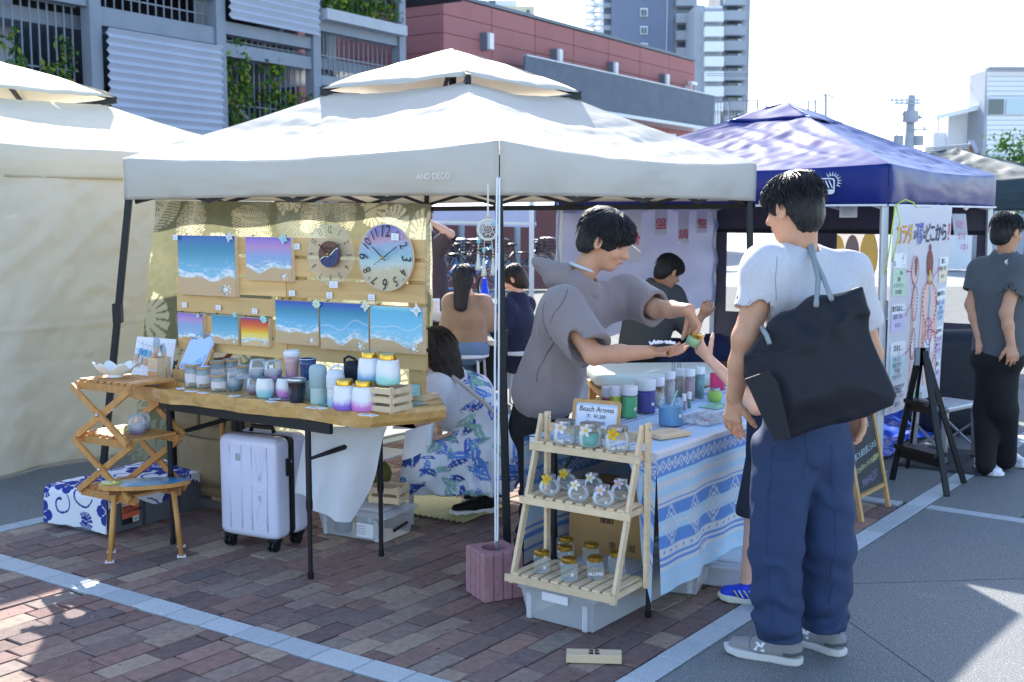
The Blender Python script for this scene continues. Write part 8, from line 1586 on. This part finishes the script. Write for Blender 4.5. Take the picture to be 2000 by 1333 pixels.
# ------------------------------------------------------------------ child reaching for the jar
def child():
    t = thing('person', 'child in dark clothes and bright blue trainers holding the jar from behind the tote bag', 'person')
    hd = A_((1.03, 4.66, 1.2)); hf, X, fr_ = head(hd, unit((-.85, .5, -.25)), (0, 0, 1), .92); hf2 = hf
    sh, el = A_((.98, 4.58, .99)), A_(W(1478, 795, 4.5)); wr = A_(W(1388, 705, 4.68)); shr = A_((1.14, 4.74, .99)); elr = shr + A_((.02, .04, -.24)); wrr = elr + A_((-.1, .05, -.16)); pel = A_((1.08, 4.66, .62)); d_ = unit(A_(W(1352, 662, 4.72)) - wr)
    hs, _ = hand(wr, d_, (.1, .6, .55), -1, .5, .1, .8, .9, .6); hr, _ = hand(wrr, (-.1, .1, -1), (0, -1, 0), 1, .3, .1, .5, .85)
    kL, kR = A_((1.0, 4.6, .36)), A_((1.15, 4.58, .36)); aL, aR = A_((.97, 4.6, .08)), A_((1.17, 4.53, .08))
    body = union([hf, cone((1.06, 4.67, 1.02), X(0, -.02, -.05), .045, .045), cone((1.06, 4.66, .95), pel, .1, .1)] + arm(sh, el, wr, (.036, .031, .021)) + arm(shr, elr, wrr, (.036, .031, .021)) + [cone(pel, kL, .07, .05), cone(pel, kR, .07, .05), cone(kL, aL, .048, .033), cone(kR, aR, .048, .033)], .02); h2 = union(hs + hr, .005)
    grow('body', lambda P: smin(body(P), h2(P), .007), [X(0, 0, .15), X(-.12, -.12, 0), X(.12, .14, 0), wr - (.12, .1, .1), aL, aR, shr + (.1, .1, 0), wrr], .07, .005, 'skin_pale', t)
    def shp(L): d = hairbase(L); return smax(d, -.06 + .08 * smooth(L[:, 1], -.02, .08) - L[:, 2], .012)
    hairdo(t, X, fr_, .92, 'hair_brown', shp, 14, 60)
    f = union([ecap((1.06, 4.66, 1.0), pel, (.13, .095), (.135, .1), (.8, .6, 0)), sleeve(sh, el, .068, .066, .6, (0, 1, 0)), sleeve(shr, elr, .068, .066, .6, (0, 1, 0))], .03); grow('t_shirt', disp(f, folds(.005, (10, 10, 6), 2)), [(.85, 4.4, .45), (1.3, 4.9, 1.1), el], .05, .009, mat('kid_navy', '#222a42', .85), t)
    f = union([ecap(pel + A_((0, 0, .03)), kL + A_((0, 0, .02)), (.1, .1), (.088, .088), (1, 0, 0)), ecap(pel + A_((0, 0, .03)), kR + A_((0, 0, .02)), (.1, .1), (.088, .088), (1, 0, 0))], .03); f = cut(f, plane((1, 4.6, .36), (0, 0, -1))); grow('shorts', disp(f, folds(.006, (12, 12, 6), 5)), [(.85, 4.45, .3), (1.3, 4.8, .72)], .05, .009, mat('kid_shorts', '#2b2f3c', .9, var=.3, vscale=200), t)
    mat('trainer_blue', '#2340c8', .4, var=.2, vscale=40); mat('trainer_sole', '#d9dcd2', .5); mat('trainer_lime', '#c8d23c', .5)
    so, S2 = shoe(t, (1.06, 4.55, 0), G(1422, 1172), 0, 'trainer_blue', 'trainer_sole', .22, .06, .042, extras='trainer_lime'); so2, S3 = shoe(t, G(1583, 1192), G(1500, 1190), 0, 'trainer_blue', 'trainer_sole', .22, .06, .042, extras='trainer_lime'); MB().ball(S2(.97, 0, .02), .012).build('toe_guard', 'trainer_lime', so)
    for o_, S4, f_ in ((so, S2, SHF[-2]), (so2, S3, SHF[-1])):
        for k in range(4): seam('side_stripe', f_, [S4(.3 + k * .1, .04, .03), S4(.4 + k * .1, .04, .06)], 'trainer_lime' if k % 2 else 'trainer_sole', o_, .003)
child()
# ------------------------------------------------------------------ crouching woman in leaf print dress
leafp = [(random.uniform(0, 1.6), random.uniform(0, 1.2), random.uniform(.03, .07), random.uniform(0, 6.3), k % 4) for k in range(760)]
def leafprint(x, y):
    c = np.broadcast_to(hexc('#e2e6f2'), x.shape + (3,)).copy(); cols = [hexc('#4a6cc8'), hexc('#6490dc'), hexc('#8fbab4'), hexc('#3a52a4')]
    for cx, cy, s_, ro, k in leafp:
        dx, dy = (x - cx), (y - cy); m_ = np.abs(dx) + np.abs(dy) < s_ * 1.6
        if not m_.any(): continue
        X_ = (dx[m_] * math.cos(ro) + dy[m_] * math.sin(ro)) / s_; Y_ = (-dx[m_] * math.sin(ro) + dy[m_] * math.cos(ro)) / s_; w = .3 * np.clip(1 - X_ ** 2, 0, 1); ins = (np.abs(Y_ + .2 * X_ ** 2) < w) & (np.abs(Y_ + .2 * X_ ** 2) > .03)
        cc_ = c[m_]; cc_[ins] = cols[k] * (1 - .25 * X_[ins, None]); c[m_] = cc_
    return c
def woman():
    t = thing('person', 'person crouching in a white t-shirt and blue leaf print dress beside the table', 'person')
    D = 5.95; w_ = lambda u, v, d=0: A_(W(u, v, D + d)); hc = w_(852, 690); hf, X, fr_ = head(hc, unit((-.55, .72, -.45)), (-.35, .3, .9), 1.02, True)
    neck = w_(872, 735); sh1, sh2 = w_(856, 765, -.12), w_(895, 752, .14); el1, wr1_ = w_(822, 822, -.2), w_(842, 855, -.12); hip = w_(960, 880); chest = w_(895, 790); k1, k2 = w_(836, 915, -.15), w_(850, 905, .12); a1, a2 = w_(945, 985, -.08), w_(960, 975, .15); el2, wr2_ = w_(850, 830, .15), w_(855, 850, .0)
    hs, _ = hand(wr1_, (.6, .2, -.3), (.2, .5, .6), 1, .6, .06, .5, .92); h2, _ = hand(wr2_, (.2, -.3, -.2), (0, -.3, -1), 1, .7, .06, .5, .9)
    body = union([hf, cone(neck, X(0, -.03, -.05), .045, .045), cone(neck, chest, .09, .11), cone(chest, hip, .1, .12)] + arm(sh1, el1, wr1_, (.042, .036, .024)) + arm(sh2, el2, wr2_, (.042, .036, .024)), .02); hh = union(hs + h2, .006); grow('body', lambda P: smin(body(P), hh(P), .008), [X(a, b, d) for a in (-.1, .1) for b in (-.12, .13) for d in (-.13, .13)] + [hip, el1, wr1_ + (.1, 0, -.1), sh2], .08, .0055, 'skin_pale', t)
    def shp(L): d = smin(hairbase(L, .004), ecap((0, -.06, .0), (0, -.05, -.16), (.092, .06), (.08, .045), (1, 0, 0))(L), .03); return smax(d, -(ell((0, .11, -.05), (.07, .075, .1))(L)), .01)
    hairdo(t, X, fr_, 1.0, 'hair_brown', shp, 5, 120, lift=.006, drop=.08)
    f = union([cone(neck, chest, .1, .15), cone(sh1, chest, .09, .12), cone(sh2, chest, .085, .12), cone(sh1, el1, .085, .082)], .04); f = cut(f, plane(el1 + (sh1 - el1) * .3, el1 - sh1), .004); grow('t_shirt', disp(f, folds(.006, (11, 11, 8), 4)), [sh1 - (.15, .1, .15), sh2 + (.1, .15, .1), chest, el1], .08, .008, mat('white_tee', '#dcdde8', .9, sheen=.1), t)
    f = union([ecap(w_(915, 775), hip, (.15, .13), (.2, .17), (0, 1, 0)), ell(w_(965, 880), (.19, .2, .17)), cone(hip, k1, .16, .12), cone(hip, k2, .16, .11), cone(k1, w_(820, 950, -.12), .11, .08), ecap(w_(830, 930), w_(960, 935), (.2, .13), (.22, .12), (0, 1, 0)), ecap(w_(850, 950), w_(965, 950), (.2, .07), (.16, .07), (0, 1, 0)), cone(w_(880, 730, .0), w_(925, 800), .06, .1)], .05)
    f = disp(f, lambda P: .012 * np.sin(np.arctan2(P[:, 1] - hip[1], P[:, 0] - hip[0]) * 16 + 3 * n3(P, 4, 2)) * smooth(.6 - P[:, 2], 0, .5) + .01 * n3(P * A_([7, 7, 5]), 1, 9) + .005 * n3(P, 22, 3)); f = cut(f, plane((0, 0, .155), (.0, 0, -1)), .01)
    grow('dress', f, [w_(790, 720, -.3), w_(1015, 985, .35)], .08, .0075, 'dress_print', t, color=lambda v: leafprint((v[:, 0] * .8 + v[:, 1] * .55 + 3) % 1.6, (v[:, 2] * 1.05 + (v[:, 1] - v[:, 0]) * .18) % 1.2))
    MB().tube([V(w_(872, 728, -.1)), V(w_(905, 752, -.16)), V(w_(950, 790, -.19)), V(w_(985, 830, -.16))], .012, 8).build('braided_strap', mat('rope', '#cfc8c4', .9, bump=.8, bscale=120), t, smooth=True)
    s1_, S2 = shoe(t, G(966, 1000), G(876, 1008), 0, mat('shoe_black', '#17181b', .7), 'paper', .25, .065, .045, extras='paper')
    for q in range(3): MB().bar(S2(.38 + q * .1, -.037, .03), S2(.46 + q * .1, -.03, .07), .005, .012).build('side_stripe', 'paper', s1_)
    shoe(t, G(985, 978), G(910, 985), 0, 'shoe_black', 'paper', .25, .065, .045)
    tw = thing('white_towel', 'white towel with blue edge hanging from the crouching hands', 'towel'); a_, b_ = W(792, 842, 5.3), W(848, 826, 5.5)
    def tf(u, v): p = a_.lerp(b_, u); q = W(lerp(785, 842, u), lerp(900, 878, u) if u < .8 else 872, 5.35); return p.lerp(q, v) + V((0, -.02 * math.sin(u * 5) * v, 0))
    U, Vv = np.meshgrid(np.linspace(0, 1, 25), np.linspace(0, 1, 25)); MB().grid(tf, 24, 24).build('cloth', 'cloth_print', tw, smooth=True, color=mixc(np.broadcast_to(hexc('#e2e0e2'), (625, 3)), np.broadcast_to(hexc('#9cc4d8'), (625, 3)), smooth(U.ravel(), .9, .97)))
woman()
# ------------------------------------------------------------------ background people, same construction with fewer details
def simple_person(label, J, top, bottom, hair_m, shape, skin='skin', res=.012, hs=.9, locks=50, face=(0, 1, 0), upv=(0, 0, 1), longarm=True, extra=None, seed=3, rt=1.0, bottom_cut=None, sleeve_end=1.0, shoes=None):
    t = thing('person', label, 'person'); j = {k: A_(v) for k, v in J.items()}; hf, X, fr_ = head(j['head'], unit(face), upv, hs); sd = unit(j['shL'] - j['shR'])
    parts = [hf, cone(j['neck'], X(0, -.02, -.05), .05, .048), cone(j['chest'], j['pel'], .1, .1)]; hands = []
    for S in 'LR':
        if 'el' + S in j: parts += arm(j['sh' + S], j['el' + S], j['wr' + S], (.044, .037, .026)); hands += hand(j['wr' + S], j['wr' + S] - j['el' + S], (0, 0, -1) if abs(unit(j['wr' + S] - j['el' + S])[2]) < .8 else (0, 1, 0), 1 if S == 'L' else -1, .4)[0]
    body = union(parts, .02); hh = union(hands, .006) if hands else None
    grow('body', (lambda P: smin(body(P), hh(P), .008)) if hh else body, list(j.values()) + [X(a, b, d) for a in (-.1, .1) for b in (-.12, .13) for d in (-.13, .13)], .14, min(res, .008), skin, t)
    hairdo(t, X, fr_, hs, hair_m, shape, seed, locks, res=.009, drop=.2)
    f = [ecap(j['neck'] - A_((0, 0, .04)), j['chest'], (.11 * rt, .09 * rt), (.185 * rt, .125 * rt), sd), ecap(j['chest'], j['pel'] + A_((0, 0, .04)), (.185 * rt, .125 * rt), (.175 * rt, .135 * rt), sd)]
    for S in 'LR':
        f.append(cone(j['sh' + S], j['chest'], .075, .1))
        if 'el' + S in j:
            if sleeve_end >= 1: f += [cone(j['sh' + S], j['el' + S], .075, .06), cone(j['el' + S], j['wr' + S] * .92 + j['el' + S] * .08, .06, .045)]
            else: f.append(sleeve(j['sh' + S], j['el' + S], .08, .072, sleeve_end, (0, 0, 1)))
    f = union(f, .035)
    if bottom_cut: f = cut(f, plane(j['pel'] - A_((0, 0, bottom_cut)), (0, 0, -1)), .01)
    f = sub(f, cone(j['neck'], X(0, -.02, -.05), .06, .056), .004); grow('top', disp(f, folds(.006, (10, 10, 5), seed, .003)), list(j.values()), .16, res, top, t)
    if 'knL' in j:
        g = union([cone(j['pel'], j['knL'], .12, .082), cone(j['pel'], j['knR'], .12, .082), cone(j['knL'], j['anL'], .082, .06), cone(j['knR'], j['anR'], .082, .06), ell(j['pel'], (.17, .14, .12), sd)], .03); grow('trousers', disp(g, folds(.006, (10, 10, 6), seed + 1)), [j[k] for k in ('pel', 'knL', 'knR', 'anL', 'anR')], .16, res, bottom, t)
    if shoes:
        for h_, e_, su, so in shoes: shoe(t, h_, e_, 0, su, so, extras='paper')
    if extra: extra(t, X, fr_, j, f)
    return t
def short_hair(L): d = hairbase(L); return smax(d, -.1 + .075 * smooth(L[:, 1], -.06, -.02) + .05 * smooth(L[:, 1], .035, .085) - L[:, 2], .012)
def long_hair(n):
    def f(L): d = smin(hairbase(L, .004), ecap((0, -.08, .0), (.01, -.085, -n), (.088, .05), (.06, .03), (1, 0, 0))(L), .03); return smax(d, -(ell((0, .11, -.05), (.065, .08, .1))(L)), .01)
    return f
P_ = lambda u, v, d: W(u, v, d)
# right hand man in slate t-shirt
simple_person('person in slate t-shirt and black trousers standing at the right edge', dict(head=P_(1968, 452, 6.95), neck=P_(1965, 497, 6.97), chest=P_(1955, 570, 6.95), pel=P_(1948, 700, 6.95), shL=P_(1918, 530, 7.06), shR=P_(1990, 525, 6.83), elL=P_(1897, 595, 7.05), wrL=P_(1912, 655, 6.95), elR=P_(1965, 612, 6.78), wrR=P_(1974, 670, 6.75), knL=P_(1930, 800, 7.0), knR=P_(1960, 800, 6.9), anL=P_(1925, 908, 6.9), anR=P_(1965, 898, 7.05)),
    mat('slate_tee', '#55595f', .9, sheen=.1), 'trouser_black', 'hair_black', short_hair, res=.009, face=(.92, .38, -.1), locks=110, bottom_cut=.05, sleeve_end=.62, rt=.95, shoes=((G(1908, 915), G(1962, 938), 'white_plastic', 'paper'), (G(1950, 900), G(2010, 918), 'white_plastic', 'paper')))
# masseur
def groom(t, X, fr_, j, f): F_ = frame(P_(1258, 560, 7.82), (.96, .02, -.2), (.2, .1, 1)); letters('shirt_print', 'GROOM GROUP', .042, None, mat('olive_print', '#a08c40', .8), t, bold=.0005, bend=lambda c: V(project(f, A_([F_ @ c]), .004)[0]))
simple_person('person in charcoal shirt bending over the client in the blue tent', dict(head=P_(1308, 530, 7.95), neck=P_(1286, 552, 8.0), chest=P_(1272, 598, 8.0), pel=P_(1255, 690, 8.05), shL=P_(1240, 566, 8.05), shR=P_(1316, 580, 8.02), elL=P_(1330, 640, 8.2), wrL=P_(1350, 660, 8.2), elR=P_(1352, 650, 7.95), wrR=P_(1368, 622, 7.9), knL=P_(1250, 760, 8.05), knR=P_(1285, 760, 8.1), anL=P_(1250, 850, 8.1), anR=P_(1285, 850, 8.15)), mat('charcoal_tee', '#4d5154', .9), 'trouser_black', 'hair_black', short_hair, face=(.8, .4, -.45), upv=(.4, .1, .9), locks=60, bottom_cut=.03, sleeve_end=.9, extra=groom, rt=1.0)
# client lying face down
def client():
    t = thing('person', 'person in navy clothes lying on the massage bed', 'person'); f = union([cone(P_(1270, 700, 8.15), P_(1400, 690, 8.25), .13, .13), cone(P_(1390, 690, 8.25), P_(1500, 700, 8.4), .14, .1), cone(P_(1330, 700, 8.0), P_(1280, 720, 7.95), .06, .05)], .05); grow('body', disp(f, folds(.012, (9, 9, 12), 3, .005)), [P_(1240, 650, 7.8), P_(1540, 740, 8.6)], .15, .012, mat('client_navy', '#232c4c', .85), t)
    MB().ball(P_(1262, 700, 8.15), .1, 14, 9, 1.1, .9, .9).build('hair', 'hair_black', t, smooth=True)
client()
# seated women behind
h1 = s1.y
simple_person('person with long black hair in beige hoodie sitting on a white stool', dict(head=P_(908, 545, h1), neck=P_(912, 575, h1), chest=P_(913, 620, h1), pel=P_(915, 682, h1 + .03), shL=P_(882, 592, h1), shR=P_(942, 594, h1), elL=P_(873, 640, h1 + .02), wrL=P_(885, 665, h1 + .25), elR=P_(962, 632, h1 + .06), wrR=P_(955, 610, h1 + .35), knL=P_(890, 690, h1 + .4), knR=P_(945, 690, h1 + .4), anL=P_(935, 745, h1 + .35), anR=P_(965, 745, h1 + .35)), mat('beige_hoodie', '#a88a72', .9, sheen=.15), mat('denim', '#6c86a8', .85), 'hair_black', long_hair(.27), skin='skin_pale', face=(.2, .98, -.15), locks=40, res=.012, bottom_cut=.06, rt=.86)
simple_person('person with dark hair in navy coat sitting and facing left', dict(head=P_(1003, 545, h1 + .3), neck=P_(1010, 578, h1 + .3), chest=P_(1010, 630, h1 + .3), pel=P_(1005, 700, h1 + .33), shL=P_(990, 600, h1 + .1), shR=P_(1028, 596, h1 + .5), elL=P_(975, 650, h1 + .1), wrL=P_(950, 625, h1 + .2), elR=P_(1010, 660, h1 + .5), wrR=P_(970, 640, h1 + .55), knL=P_(945, 690, h1 + .2), knR=P_(950, 685, h1 + .5), anL=P_(950, 755, h1 + .2), anR=P_(975, 750, h1 + .45)), mat('navy_coat', '#1f2740', .85), 'trouser_black', 'hair_brown', long_hair(.1), skin='skin_pale', face=(-.85, .25, -.4), locks=40, res=.012, rt=1.12)
simple_person('person in dark brown sleeves raising an arm behind the display board', dict(head=P_(828, 420, 10.6), neck=P_(832, 455, 10.6), chest=P_(838, 520, 10.6), pel=P_(845, 600, 10.6), shL=P_(812, 478, 10.7), shR=P_(858, 480, 10.5), elR=P_(880, 458, 10.4), wrR=P_(852, 440, 10.35), knL=P_(840, 690, 10.6), knR=P_(850, 690, 10.5), anL=P_(840, 760, 10.6), anR=P_(855, 760, 10.5)), mat('brown_knit', '#4f4448', .9), 'trouser_black', 'hair_black', short_hair, skin='skin_pale', locks=20, res=.014, bottom_cut=.05, sleeve_end=.98)
